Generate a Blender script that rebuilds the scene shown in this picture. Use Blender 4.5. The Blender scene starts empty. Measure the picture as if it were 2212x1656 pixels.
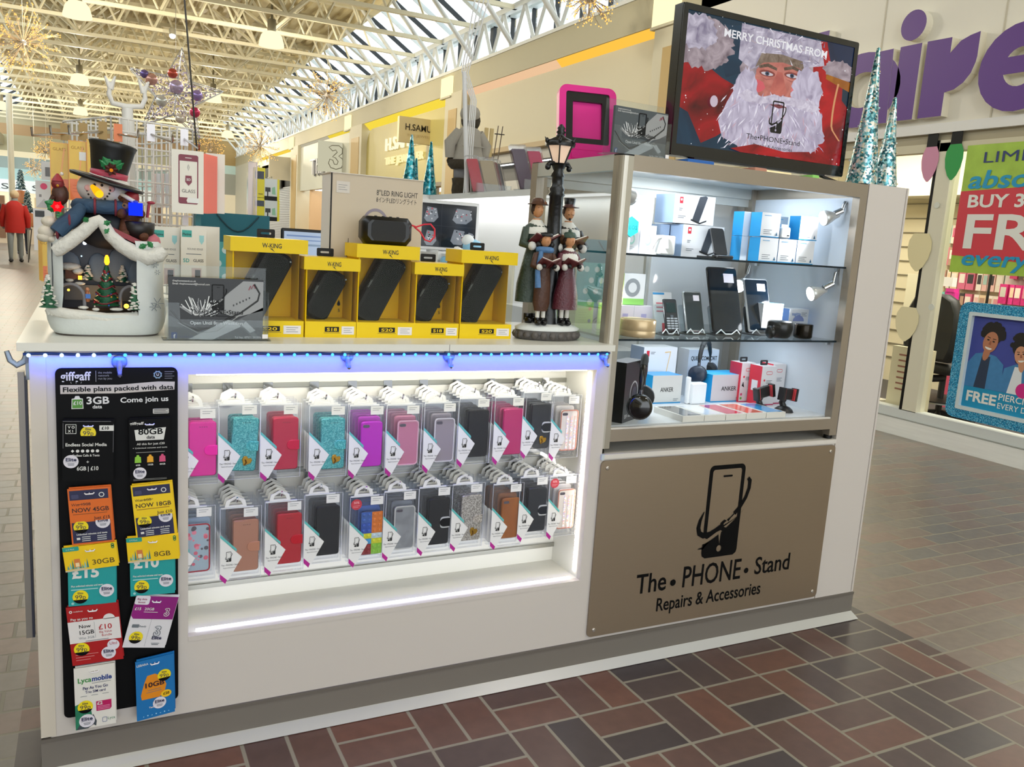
import bpy, bmesh, math, random
from mathutils import Matrix as Mx, Vector as V, Euler
S = bpy.context.scene
COL = S.collection
PI = math.pi
RND = random.Random(7)
# ---------------------------------------------------------------- camera
FPX = 1797.97
CL = V((0.118318, -1.974982, 1.264315))
CE = Euler((1.40375872, -0.0646352, -0.46234796))
cam = bpy.data.cameras.new('camera'); cam.sensor_width = 36; cam.lens = FPX*36/2212
cam.clip_start = .05; cam.clip_end = 300
co = bpy.data.objects.new('camera', cam); co.location = CL; co.rotation_euler = CE
COL.objects.link(co); S.camera = co
CM = CE.to_matrix()
# ---------------------------------------------------------------- world, exposure
S.view_settings.view_transform = 'Standard'; S.view_settings.look = 'None'
S.view_settings.exposure = -0.22; S.view_settings.gamma = 1; S.view_settings.use_curve_mapping = False
S.cycles.transparent_max_bounces = 20; S.cycles.max_bounces = 8; S.cycles.glossy_bounces = 4; S.cycles.diffuse_bounces = 4
S.cycles.caustics_reflective = False; S.cycles.caustics_refractive = False
S.cycles.sample_clamp_indirect = 4
W = bpy.data.worlds.new('overcast_daylight'); S.world = W; W.use_nodes = True
W.node_tree.nodes['Background'].inputs[0].default_value = (.90, .96, 1, 1)
W.node_tree.nodes['Background'].inputs[1].default_value = 3.6
def lamp(name, kind, loc, power, color=(1, 1, 1), size=.1, sy=None, rot=(0, 0, 0), spot=None, parent=None):
    l = bpy.data.lights.new(name, kind); l.energy = power; l.color = color
    if kind == 'AREA':
        l.size = size
        if sy: l.shape = 'RECTANGLE'; l.size_y = sy
    else: l.shadow_soft_size = size
    if spot: l.spot_size = spot; l.spot_blend = .6
    o = bpy.data.objects.new(name, l); o.location = loc; o.rotation_euler = rot; COL.objects.link(o)
    if parent: o.parent = parent
    return o
# ---------------------------------------------------------------- helpers
def un(u, v, ax, val):
    d = CM @ V(((u-1106)/FPX, (828-v)/FPX, -1)); i = 'xyz'.index(ax)
    return CL + d*((val-CL[i])/d[i])
def lin(h):
    h = h.lstrip('#'); c = [int(h[i:i+2], 16)/255 for i in (0, 2, 4)]
    return tuple(x/12.92 if x < .04045 else ((x+.055)/1.055)**2.4 for x in c)+(1,)
MATS = {}
def nt(name):
    m = bpy.data.materials.new(name); m.use_nodes = True
    return m, m.node_tree.nodes, m.node_tree.links, m.node_tree.nodes['Principled BSDF']
def M(h, r=.5, m=0, e=0, n=0, ns=30, b=0, stretch=None, sp=.5, coat=0):
    k = (h, r, m, e, n, ns, b, stretch, sp, coat)
    if k in MATS: return MATS[k]
    mt, N, L, P = nt('paint_'+h.strip('#')); c = lin(h)
    P.inputs['Base Color'].default_value = c; P.inputs['Roughness'].default_value = r; P.inputs['Metallic'].default_value = m
    P.inputs['Specular IOR Level'].default_value = sp; P.inputs['Coat Weight'].default_value = coat
    if e:
        P.inputs['Emission Color'].default_value = c; P.inputs['Emission Strength'].default_value = e
        if e < 8: mt.cycles.emission_sampling = 'NONE'
    if n or b:
        tc = N.new('ShaderNodeTexCoord'); no = N.new('ShaderNodeTexNoise'); no.inputs['Scale'].default_value = ns; no.inputs['Detail'].default_value = 5
        if stretch:
            mp = N.new('ShaderNodeMapping'); mp.inputs['Scale'].default_value = stretch
            L.new(tc.outputs['Object'], mp.inputs[0]); L.new(mp.outputs[0], no.inputs['Vector'])
        else: L.new(tc.outputs['Object'], no.inputs['Vector'])
        if n:
            mx = N.new('ShaderNodeMix'); mx.data_type = 'RGBA'
            mx.inputs[6].default_value = tuple(x*(1-n) for x in c[:3])+(1,); mx.inputs[7].default_value = tuple(min(1, x*(1+n)) for x in c[:3])+(1,)
            L.new(no.outputs['Fac'], mx.inputs[0]); L.new(mx.outputs[2], P.inputs['Base Color'])
        if b:
            bp = N.new('ShaderNodeBump'); bp.inputs['Strength'].default_value = b; bp.inputs['Distance'].default_value = .004
            L.new(no.outputs['Fac'], bp.inputs['Height']); L.new(bp.outputs[0], P.inputs['Normal'])
    MATS[k] = mt; return mt
def E(h, s, samp=False):
    k = ('E', h, s, samp)
    if k in MATS: return MATS[k]
    mt, N, L, P = nt('glow_'+h.strip('#')); N.remove(P); em = N.new('ShaderNodeEmission')
    em.inputs[0].default_value = lin(h); em.inputs[1].default_value = s; L.new(em.outputs[0], N['Material Output'].inputs[0])
    if not samp: mt.cycles.emission_sampling = 'NONE'
    MATS[k] = mt; return mt
def G(tint='#ffffff', gloss=.5, rough=.02, haze=0.0):
    k = ('G', tint, gloss, rough, haze)
    if k in MATS: return MATS[k]
    mt, N, L, P = nt('clear_pane'); N.remove(P)
    t = N.new('ShaderNodeBsdfTransparent'); t.inputs[0].default_value = lin(tint)
    g = N.new('ShaderNodeBsdfGlossy'); g.inputs['Roughness'].default_value = rough
    f = N.new('ShaderNodeFresnel'); f.inputs[0].default_value = 1.45
    mu = N.new('ShaderNodeMath'); mu.operation = 'MULTIPLY'; mu.inputs[1].default_value = gloss*2; mu.use_clamp = True
    mx = N.new('ShaderNodeMixShader'); L.new(f.outputs[0], mu.inputs[0]); L.new(mu.outputs[0], mx.inputs[0])
    src = t
    if haze:
        d = N.new('ShaderNodeBsdfDiffuse'); d.inputs[0].default_value = (.85, .87, .9, 1)
        m2 = N.new('ShaderNodeMixShader'); m2.inputs[0].default_value = haze; L.new(t.outputs[0], m2.inputs[1]); L.new(d.outputs[0], m2.inputs[2]); src = m2
    L.new(src.outputs[0], mx.inputs[1]); L.new(g.outputs[0], mx.inputs[2]); L.new(mx.outputs[0], N['Material Output'].inputs[0])
    MATS[k] = mt; return mt
def glit(name, cols, scale=120, r=.3, m=.7, b=.6, e=0):
    if name in MATS: return MATS[name]
    mt, N, L, P = nt(name); tc = N.new('ShaderNodeTexCoord'); vo = N.new('ShaderNodeTexVoronoi'); vo.inputs['Scale'].default_value = scale
    L.new(tc.outputs['Object'], vo.inputs['Vector']); sx = N.new('ShaderNodeSeparateColor'); L.new(vo.outputs['Color'], sx.inputs[0])
    ra = N.new('ShaderNodeValToRGB'); ra.color_ramp.interpolation = 'CONSTANT'
    el = ra.color_ramp.elements
    for i, c in enumerate(cols):
        x = el[i] if i < 2 else el.new(.99)
        x.position = i/len(cols); x.color = lin(c)
    L.new(sx.outputs[0], ra.inputs[0]); L.new(ra.outputs[0], P.inputs['Base Color'])
    P.inputs['Roughness'].default_value = r; P.inputs['Metallic'].default_value = m
    bp = N.new('ShaderNodeBump'); bp.inputs['Strength'].default_value = b; bp.inputs['Distance'].default_value = .02
    L.new(sx.outputs[1], bp.inputs['Height']); L.new(bp.outputs[0], P.inputs['Normal'])
    if e: L.new(ra.outputs[0], P.inputs['Emission Color']); P.inputs['Emission Strength'].default_value = e; mt.cycles.emission_sampling = 'NONE'
    MATS[name] = mt; return mt
TXT = {}
def textmesh(s, size, al, bold):
    k = (s, al, bold)
    if k not in TXT:
        cu = bpy.data.curves.new('t', 'FONT'); cu.body = s; cu.size = 1; cu.align_x = al; cu.align_y = 'BOTTOM_BASELINE'
        cu.resolution_u = 3; cu.offset = bold; o = bpy.data.objects.new('t', cu)
        me = o.to_mesh(); TXT[k] = ([tuple(v.co) for v in me.vertices], [tuple(p.vertices) for p in me.polygons]); o.to_mesh_clear()
        bpy.data.objects.remove(o); bpy.data.curves.remove(cu)
    return TXT[k]
def rrect(w, h, r, n=4, x=0, y=0):
    p = []
    for cx, cy, a in ((w/2-r, h/2-r, 0), (-w/2+r, h/2-r, 90), (-w/2+r, -h/2+r, 180), (w/2-r, -h/2+r, 270)):
        for i in range(n+1):
            t = math.radians(a+90*i/n); p.append((x+cx+r*math.cos(t), y+cy+r*math.sin(t)))
    return p
def ell(rx, ry, n=20, x=0, y=0, a0=0, a1=360):
    k = n if a1-a0 >= 360 else n+1
    return [(x+rx*math.cos(math.radians(a0+(a1-a0)*i/n)), y+ry*math.sin(math.radians(a0+(a1-a0)*i/n))) for i in range(k)]
def T(x=0, y=0, z=0): return Mx.Translation((x, y, z))
def Rz(d): return Mx.Rotation(math.radians(d), 4, 'Z')
def Ry(d): return Mx.Rotation(math.radians(d), 4, 'Y')
def Rx(d): return Mx.Rotation(math.radians(d), 4, 'X')
class MB:
    """Collects shapes into one mesh. front=True: x right, y up, z toward the viewer; front=False: world axes."""
    def __init__(s, front=True): s.v = []; s.f = []; s.mi = []; s.ms = []; s.sm = []; s.fr = front
    def add(s, vs, fs, mat, m=None, smooth=False):
        b = len(s.v)
        for p in vs:
            p = V(p)
            if m is not None: p = m @ p
            s.v.append((p.x, -p.z, p.y) if s.fr else tuple(p))
        if mat not in s.ms: s.ms.append(mat)
        i = s.ms.index(mat)
        for f in fs: s.f.append(tuple(b+k for k in f)); s.mi.append(i); s.sm.append(smooth)
        return s
    def box(s, a, b, mat, m=None):
        (x0, y0, z0), (x1, y1, z1) = a, b
        return s.add([(x0, y0, z0), (x1, y0, z0), (x1, y1, z0), (x0, y1, z0), (x0, y0, z1), (x1, y0, z1), (x1, y1, z1), (x0, y1, z1)],
                     [(0, 3, 2, 1), (4, 5, 6, 7), (0, 1, 5, 4), (1, 2, 6, 5), (2, 3, 7, 6), (3, 0, 4, 7)], mat, m)
    def prism(s, poly, z0, z1, mat, m=None, side=None, smooth=False):
        n = len(poly); vs = [(x, y, z0) for x, y in poly]+[(x, y, z1) for x, y in poly]
        s.add(vs, [tuple(range(n-1, -1, -1)), tuple(range(n, 2*n))], mat, m)
        return s.add(vs, [(i, (i+1) % n, n+(i+1) % n, n+i) for i in range(n)], side or mat, m, smooth)
    def bprism(s, poly, z0, z1, bev, mat, m=None, smooth=True):
        """prism with a bevelled front and back rim"""
        n = len(poly); cx = sum(p[0] for p in poly)/n; cy = sum(p[1] for p in poly)/n
        xs = max(abs(p[0]-cx) for p in poly); ys = max(abs(p[1]-cy) for p in poly)
        ins = [(cx+(x-cx)*(1-bev/xs), cy+(y-cy)*(1-bev/ys)) for x, y in poly]
        rings = [[(x, y, z0) for x, y in ins], [(x, y, z0+bev) for x, y in poly], [(x, y, z1-bev) for x, y in poly], [(x, y, z1) for x, y in ins]]
        vs = [p for r_ in rings for p in r_]
        fs = [(k*n+i, k*n+(i+1) % n, (k+1)*n+(i+1) % n, (k+1)*n+i) for k in range(3) for i in range(n)]
        s.add(vs, [tuple(range(n-1, -1, -1)), tuple(range(3*n, 4*n))], mat, m)
        return s.add(vs, fs, mat, m, smooth)
    def ring(s, outer, inner, z0, z1, mat, m=None):
        n = len(outer); vs = [(x, y, z) for z in (z0, z1) for p in (outer, inner) for x, y in p]; fs = []
        for i in range(n):
            j = (i+1) % n
            fs += [(2*n+i, 2*n+j, 3*n+j, 3*n+i), (j, i, n+i, n+j), (i, j, 2*n+j, 2*n+i), (n+j, n+i, 3*n+i, 3*n+j)]
        return s.add(vs, fs, mat, m)
    def flat(s, poly, z, mat, m=None): return s.add([(x, y, z) for x, y in poly], [tuple(range(len(poly)))], mat, m)
    def rect(s, x0, y0, x1, y1, z, mat, m=None): return s.flat([(x0, y0), (x1, y0), (x1, y1), (x0, y1)], z, mat, m)
    def tube(s, pts, r, mat, n=8, closed=False, m=None, smooth=True):
        P = [V(p) for p in pts]; k = len(P); rs = r if isinstance(r, (list, tuple)) else [r]*k; vs = []; prev = None
        for i in range(k):
            d = (P[(i+1) % k]-P[i-1]) if closed else (P[min(i+1, k-1)]-P[max(i-1, 0)])
            d.normalize()
            if prev is None: a = V((0, 0, 1)) if abs(d.z) < .9 else V((1, 0, 0))
            else: a = prev
            u = (a-d*a.dot(d)); u = u.normalized() if u.length > 1e-6 else d.orthogonal().normalized(); w = d.cross(u); prev = u
            for j in range(n):
                t = 2*PI*j/n; vs.append(P[i]+(u*math.cos(t)+w*math.sin(t))*rs[i])
        fs = [(i*n+j, i*n+(j+1) % n, ((i+1) % k)*n+(j+1) % n, ((i+1) % k)*n+j) for i in range(k if closed else k-1) for j in range(n)]
        s.add(vs, fs, mat, m, smooth)
        if not closed: s.add(vs, [tuple(range(n-1, -1, -1)), tuple(range((k-1)*n, k*n))], mat, m)
        return s
    def lathe(s, prof, mat, n=20, m=None, smooth=True, sx=1, sz=1):
        """profile of (radius, height); axis is y when front, z when world"""
        vs = []
        for r, h in prof:
            for j in range(n):
                t = 2*PI*j/n; a, b = r*math.cos(t)*sx, r*math.sin(t)*sz
                vs.append((a, h, -b) if s.fr else (a, b, h))
        k = len(prof); fs = [(i*n+j, i*n+(j+1) % n, (i+1)*n+(j+1) % n, (i+1)*n+j) for i in range(k-1) for j in range(n)]
        s.add(vs, fs, mat, m, smooth)
        return s.add(vs, [tuple(range(n-1, -1, -1)), tuple(range((k-1)*n, k*n))], mat, m)
    def ball(s, c, r, mat, n=10, m=None, jit=0, rnd=RND):
        rx, ry, rz = r if isinstance(r, (list, tuple)) else (r, r, r); h = max(4, n//2+1); vs = []
        for i in range(h+1):
            ph = PI*i/h
            for j in range(n):
                t = 2*PI*j/n; q = 1+(rnd.uniform(-jit, jit) if jit else 0)
                vs.append((c[0]+rx*q*math.sin(ph)*math.cos(t), c[1]+ry*q*math.cos(ph), c[2]+rz*q*math.sin(ph)*math.sin(t)))
        return s.add(vs, [(i*n+j, i*n+(j+1) % n, (i+1)*n+(j+1) % n, (i+1)*n+j) for i in range(h) for j in range(n)], mat, m, True)
    def text(s, t, size, x, y, z, mat, m=None, al='LEFT', bold=0, sx=1, dep=0, slant=0, fit=None):
        vs, fs = textmesh(t, size, al, bold)
        if not vs: return s
        if fit: sx = fit/max(1e-6, (max(v[0] for v in vs)-min(v[0] for v in vs))*size)
        q = [(x+(v[0]+slant*v[1])*size*sx, y+v[1]*size, z+dep) for v in vs]
        s.add(q, fs, mat, m)
        if dep:
            ed = {}
            for f in fs:
                for i in range(len(f)):
                    e = (f[i], f[(i+1) % len(f)]); ed[e] = 1
            bd = [e for e in ed if (e[1], e[0]) not in ed]
            q2 = q+[(a, b, c-dep) for a, b, c in q]; k = len(q)
            s.add(q2, [(b, a, a+k, b+k) for a, b in bd], mat if dep > 0 else mat, m)
        return s
    def build(s, name, parent=None, loc=None, rz=0, label=None):
        me = bpy.data.meshes.new(name); me.from_pydata(s.v, [], s.f)
        for mt in s.ms: me.materials.append(mt)
        me.polygons.foreach_set('material_index', s.mi); me.polygons.foreach_set('use_smooth', s.sm); me.update()
        o = bpy.data.objects.new(name, me); COL.objects.link(o)
        if parent is not None: o.parent = parent
        if loc is not None: o.location = loc
        if rz: o.rotation_euler = (0, 0, math.radians(rz))
        if label: o['label'] = label
        return o
def tag(o, label=None, cat=None, group=None, kind=None):
    if label: o['label'] = label
    if cat: o['category'] = cat
    if group: o['group'] = group
    if kind: o['kind'] = kind
    return o
def thing(name, label, cat, loc=(0, 0, 0), rz=0, group=None):
    o = bpy.data.objects.new(name, None); COL.objects.link(o); o.empty_display_size = .05
    o.location = loc; o.rotation_euler = (0, 0, math.radians(rz)); return tag(o, label, cat, group)
def struct(mb, name): return tag(mb.build(name), kind='structure')
def dup(root, loc, rz=None, label=None, group=None):
    r = root.copy(); COL.objects.link(r); r.location = loc
    if rz is not None: r.rotation_euler = (0, 0, math.radians(rz))
    if label: r['label'] = label
    if group: r['group'] = group
    for ch in list(root.children):
        c = ch.copy(); COL.objects.link(c); c.parent = r
        for g in ch.children:
            d = g.copy(); COL.objects.link(d); d.parent = c
    return r
# matrix that lays a front-facing drawing (x right, y up) on the wall facing -X: x runs toward -Y
def WALLX(y, z, x): return Mx(((0, 0, -1, x), (-1, 0, 0, y), (0, 1, 0, z), (0, 0, 0, 1)))
WHITE = M('#d9d6d0', .45); BLACK = M('#0b0b0c', .45, sp=.25)
# ================================================================ THE MALL
WX = 5.65; WL = -2.75; YB = -8.8
# ---- brick floor: basket weave under the stand, running courses in the aisles
def floor_mat():
    mt, N, L, P = nt('brick_pavers'); tc = N.new('ShaderNodeTexCoord'); sp = N.new('ShaderNodeSeparateXYZ'); L.new(tc.outputs['Object'], sp.inputs[0])
    def ma(op, a, b=None, c=None):
        n = N.new('ShaderNodeMath'); n.operation = op
        for i, q in enumerate((a, b, c)):
            if q is None: continue
            if isinstance(q, (int, float)): n.inputs[i].default_value = q
            else: L.new(q, n.inputs[i])
        return n.outputs[0]
    S_ = .2155
    x = ma('DIVIDE', ma('ADD', sp.outputs[0], .0), S_); y = ma('DIVIDE', sp.outputs[1], S_)
    ix, iy = ma('FLOOR', x), ma('FLOOR', y); fx, fy = ma('FRACT', x), ma('FRACT', y)
    par = ma('FLOORED_MODULO', ma('ADD', ix, iy), 2)                       # 0: bricks lie along x
    run = ma('GREATER_THAN', ma('ABSOLUTE', ma('SUBTRACT', sp.outputs[0], 1.3)), 1.36)   # aisles
    def mix(t, a, b): return ma('ADD', ma('MULTIPLY', a, ma('SUBTRACT', 1, t)), ma('MULTIPLY', b, t))
    # across = coordinate over the brick's width (0..2 bricks per block), along = over its length
    ac = mix(par, fy, fx); al = mix(par, fx, fy)
    k = ma('FLOOR', ma('MULTIPLY', ac, 2)); w = ma('FRACT', ma('MULTIPLY', ac, 2))
    row = ma('FLOOR', ma('MULTIPLY', y, 2)); xr = ma('ADD', x, ma('MULTIPLY', ma('FLOORED_MODULO', row, 2), .5))
    w2 = ma('FRACT', ma('MULTIPLY', y, 2)); al2 = ma('FRACT', xr)
    W_ = mix(run, w, w2); A_ = mix(run, al, al2)
    idx = mix(run, ma('ADD', ma('MULTIPLY', ix, 2.17), k), ma('FLOOR', xr)); idy = mix(run, ma('ADD', ma('MULTIPLY', iy, 1.31), ma('MULTIPLY', k, .37)), ma('ADD', row, 91.3))
    ew = ma('MULTIPLY', ma('MINIMUM', W_, ma('SUBTRACT', 1, W_)), S_/2); ea = ma('MULTIPLY', ma('MINIMUM', A_, ma('SUBTRACT', 1, A_)), S_)
    edge = ma('MINIMUM', ew, ea)
    gr = N.new('ShaderNodeMapRange'); gr.inputs[1].default_value = .0038; gr.inputs[2].default_value = .0056; L.new(edge, gr.inputs[0])
    wn = N.new('ShaderNodeTexWhiteNoise'); wn.noise_dimensions = '2D'; cv = N.new('ShaderNodeCombineXYZ'); L.new(idx, cv.inputs[0]); L.new(idy, cv.inputs[1]); L.new(cv.outputs[0], wn.inputs['Vector'])
    ra = N.new('ShaderNodeValToRGB'); el = ra.color_ramp.elements
    for i, (p, c) in enumerate([(0, '#3c3436'), (.3, '#463c3b'), (.55, '#4c403e'), (.72, '#533f3a'), (.85, '#5e433a'), (.95, '#6c483b')]):
        q = el[i] if i < 2 else el.new(.5); q.position = p; q.color = lin(c)
    L.new(wn.outputs['Value'], ra.inputs[0])
    no = N.new('ShaderNodeTexNoise'); no.inputs['Scale'].default_value = 26; no.inputs['Detail'].default_value = 7; L.new(tc.outputs['Object'], no.inputs['Vector'])
    mu = N.new('ShaderNodeMix'); mu.data_type = 'RGBA'; mu.blend_type = 'OVERLAY'; mu.inputs[0].default_value = .3; L.new(ra.outputs[0], mu.inputs[6]); L.new(no.outputs['Fac'], mu.inputs[7])
    rb = N.new('ShaderNodeValToRGB'); eb = rb.color_ramp.elements  # aisle pavers: greyer brick, with the floor's glare lightened into its colour
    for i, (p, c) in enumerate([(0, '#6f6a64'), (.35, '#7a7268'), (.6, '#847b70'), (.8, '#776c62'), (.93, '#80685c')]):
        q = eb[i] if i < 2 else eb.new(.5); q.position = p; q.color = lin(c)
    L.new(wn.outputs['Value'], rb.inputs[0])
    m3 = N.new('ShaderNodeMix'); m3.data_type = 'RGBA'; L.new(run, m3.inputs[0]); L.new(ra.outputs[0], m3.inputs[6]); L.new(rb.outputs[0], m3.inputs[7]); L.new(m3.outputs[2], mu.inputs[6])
    P.inputs['Coat Weight'].default_value = .3; P.inputs['Coat Roughness'].default_value = .3
    mg = N.new('ShaderNodeMix'); mg.data_type = 'RGBA'; mg.inputs[6].default_value = lin('#8b8473'); L.new(gr.outputs[0], mg.inputs[0]); L.new(mu.outputs[2], mg.inputs[7])
    L.new(mg.outputs[2], P.inputs['Base Color'])
    rr = N.new('ShaderNodeMapRange'); rr.inputs[3].default_value = .62; rr.inputs[4].default_value = .36; L.new(gr.outputs[0], rr.inputs[0]); L.new(rr.outputs[0], P.inputs['Roughness'])
    bp = N.new('ShaderNodeBump'); bp.inputs['Strength'].default_value = .35; bp.inputs['Distance'].default_value = .003
    L.new(ma('ADD', gr.outputs[0], ma('MULTIPLY', no.outputs['Fac'], .3)), bp.inputs['Height']); L.new(bp.outputs[0], P.inputs['Normal'])
    return mt
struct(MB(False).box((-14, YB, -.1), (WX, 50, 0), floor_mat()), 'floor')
cream = M('#cdc6ad', .6, n=.04, ns=3); band = M('#b9b296', .6, n=.03, ns=2); steel = M('#d4d6d2', .4); deckm = M('#cfc39c', .6)
# ---- right-hand wall: bulkhead band above the shops, clerestory truss, glazing
b = MB(False)
b.box((WX, YB, 3.69), (WX+.5, 36, 4.04), band); b.box((WX, YB, 0), (WX+.5, -3, 3.69), cream)
struct(b, 'wall_right')
b = MB(False); b.box((WL-.4, YB, 2.6), (WL, 24, 4.04), band); b.box((WL-.4, 24, 3.69), (WL, 36, 4.04), band)
for k in range(7): b.box((WL-.4, YB+1+6.2*k, 0), (WL+.03, YB+1.8+6.2*k, 2.6), cream)
b.box((WL-2.2, YB, 0), (WL-2.1, 24, 2.6), M('#d9cba8', .6)); b.box((WL-2.2, YB, 2.6), (WL-.4, 24, 2.7), cream)
struct(b, 'wall_left')
b = MB(False); b.box((WX-.02, YB, 4.04), (WX+.35, 36, 4.085), M('#dfe1dd', .4)); b.box((WX, YB, 4.6), (WX+.1, 36, 4.68), steel); struct(b, 'trim_1')
def clere_bay():
    q = MB(False)
    for k in range(2):
        y = .7*k; q.tube([(WX+.04, y+.03, 4.08), (WX+.04, y+.35, 4.61)], .035, steel, 4, smooth=False); q.tube([(WX+.04, y+.67, 4.08), (WX+.04, y+.35, 4.61)], .035, steel, 4, smooth=False)
    return q
q0 = struct(clere_bay(), 'trim_2')
y = YB+.2
while y < 35: 
    o = q0 if y == YB+.2 else q0.copy()
    if o is not q0: COL.objects.link(o)
    o.location = (0, y, 0); y += 1.4
dark = M('#20262a', .5); sash = M('#c9d2d2', .4)
gl = G('#fbfeff', .25)
def glazing(x_, sg, xt, nm):
    """upright clerestory panes and the sloping rooflight above them; sg = +1 right side, -1 left side"""
    b = MB(False); X = x_+sg*.36
    b.add([(X, YB, 4.08), (X, 36, 4.08), (X, 36, 4.72), (X, YB, 4.72)], [(0, 1, 2, 3)], gl); b.add([(X, YB, 4.72), (X, 36, 4.72), (xt, 36, 5.5), (xt, YB, 5.5)], [(0, 1, 2, 3)], gl)
    y = YB+.2; i = 0
    while y < 36:
        wv = .12 if i % 8 == 4 else .022
        b.box((X-.03, y-wv/2, 4.08), (X+.05, y+wv/2, 4.72), dark)
        b.add([(X+sg*.06, y-wv/2, 4.70), (X+sg*.06, y+wv/2, 4.70), (xt+sg*.02, y+wv/2, 5.52), (xt+sg*.02, y-wv/2, 5.52), (X-sg*.02, y-wv/2, 4.66), (X-sg*.02, y+wv/2, 4.66), (xt-sg*.03, y+wv/2, 5.46), (xt-sg*.03, y-wv/2, 5.46)],
              [(0, 1, 2, 3), (4, 7, 6, 5), (0, 4, 5, 1), (1, 5, 6, 2), (2, 6, 7, 3), (3, 7, 4, 0)], dark if i % 2 else sash)
        y += .7; i += 1
    b.box((X-.06, YB, 4.68), (X+.06, 36, 4.72), sash); struct(b, nm)
glazing(WX, 1, 4.78, 'window_1'); glazing(WL, -1, -1.88, 'window_3')
# ---- deck and joists
b = MB(False); pr = []
x = -1.88; up = 0
while x < 4.8:
    for dx, dz in ((0, 0), (.09, 0), (.11, .05), (.2, .05)): pr.append((x+dx, 5.36+dz))
    x += .22
vs = [(px, yy, pz) for yy in (YB, 36) for px, pz in pr]; n = len(pr)
b.add(vs, [(i, i+1, n+i+1, n+i) for i in range(n-1)], deckm)
b.box((4.7, YB, 5.2), (4.85, 36, 5.5), deckm); b.box((-1.95, YB, 5.2), (-1.8, 36, 5.5), deckm)
struct(b, 'ceiling')
def joist():
    q = MB(False); jm = M('#d3ccb0', .5)
    q.box((WL, -.035, 4.6), (WX+.05, .035, 4.66), jm); q.box((-1.9, -.05, 5.26), (4.75, .05, 5.33), jm)
    x = -1.8
    while x < 4.6:
        q.tube([(x, 0, 4.64), (x+.3, 0, 5.28)], .02, jm, 4, smooth=False); q.tube([(x+.6, 0, 4.64), (x+.3, 0, 5.28)], .02, jm, 4, smooth=False); x += .6
    for X in (0, 3):
        for sx in (-.7, .7):
            for sy in (-.7, .7): q.tube([(X, 0, 4.63), (X+sx, sy, 5.3)], .03, jm, 4, smooth=False)
    q.tube([(4.6, 0, 5.3), (WX+.04, 0, 4.1)], .04, steel, 5)
    return q
j0 = struct(joist(), 'beam_roof_truss')
y = -8.63
while y < 35.5:
    o = j0 if y == -8.63 else j0.copy()
    if o is not j0: COL.objects.link(o)
    o.location = (0, y, 0); y += 1.4
struct(MB(False).box((-.12, YB, 5.18), (.12, 36, 5.3), deckm).box((2.9, YB, 5.2), (3.05, 36, 5.3), deckm), 'beam_ceiling_purlin')
# ---- glowing cove, pilasters and the shop bays
def strip(y0, y1, col, s):
    q = MB(False)
    q.add([(WX+.02, y0, 3.69), (WX+.02, y1, 3.69), (WX+.16, y1, 3.56), (WX+.16, y0, 3.56)], [(0, 3, 2, 1)], E(col, s, True)); return q
coves = [(-2, 5.2, '#ffd6b0', 1.0), (5.95, 8.2, '#ffc44a', 1.2), (8.2, 11.3, '#ffd2a6', 1.0), (11.95, 17.0, '#ffe14a', 1.1), (18.1, 20.3, '#ffe04a', 1.0), (20.3, 23.5, '#e9dfc0', .7), (24.6, 34, '#ffd84e', 1.1)]
for i, (y0, y1, c, s) in enumerate(coves): tag(strip(y0, y1, c, s).build('cove_light'), kind='structure')
def pilaster(yc, w):
    q = MB(False); q.box((WX-.03, yc-w/2, 0), (WX+.5, yc+w/2, 3.69), cream); q.box((WX-.04, yc-w/2+.18, 1.2), (WX-.03, yc+w/2-.18, 3.42), M('#b79a5e', .5)); return q
for i, (yc, w) in enumerate(((5.55, .75), (11.62, .72), (17.5, 1.0), (24.05, 1.0), (30.3, 1.0))): struct(pilaster(yc, w), 'column_right')
w0 = None
for yc, ptxt in ((5.75, 'behind the television'), (11.95, 'above the jeweller\'s pilaster'), (18.2, 'beyond the jeweller\'s shop'), (24.5, 'near the far end of the wall')):
    o = thing('wall_light', 'glowing cream box wall light on the bulkhead '+ptxt, 'light', (WX, yc, 3.66), 0, 'wall lights along the bulkhead')
    MB(False).box((-.05, -.22, 0), (0, .22, .32), E('#fff0bc', 1.5)).build('shade', o)
    MB(False).box((-.06, -.23, -.03), (0, .23, 0), cream).build('bracket', o)
# bay A: plain hoarding between the pilasters
b = MB(False); b.box((WX+.1, 5.9, 2.66), (WX+.2, 11.3, 3.6), M('#d8d0b4', .6, n=.02, ns=2)); b.box((WX, 5.9, 2.6), (WX+.2, 11.3, 2.67), M('#b59a68', .5)); b.box((WX+.1, 5.9, 2.45), (WX+.2, 11.3, 2.6), M('#b6b4ac', .5))
b.box((WX+.3, 5.9, 0), (WX+.4, 11.3, 2.45), M('#1d1b1b', .4)); b.box((WX+.25, 7.0, 0), (WX+.3, 9.2, 2.3), M('#4b3a22', .5, n=.3, ns=6)); b.box((WX+.22, 9.3, 2.0), (WX+.3, 11.3, 2.2), M('#c9c7c0', .4))
struct(b, 'wall_hoarding')
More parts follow.
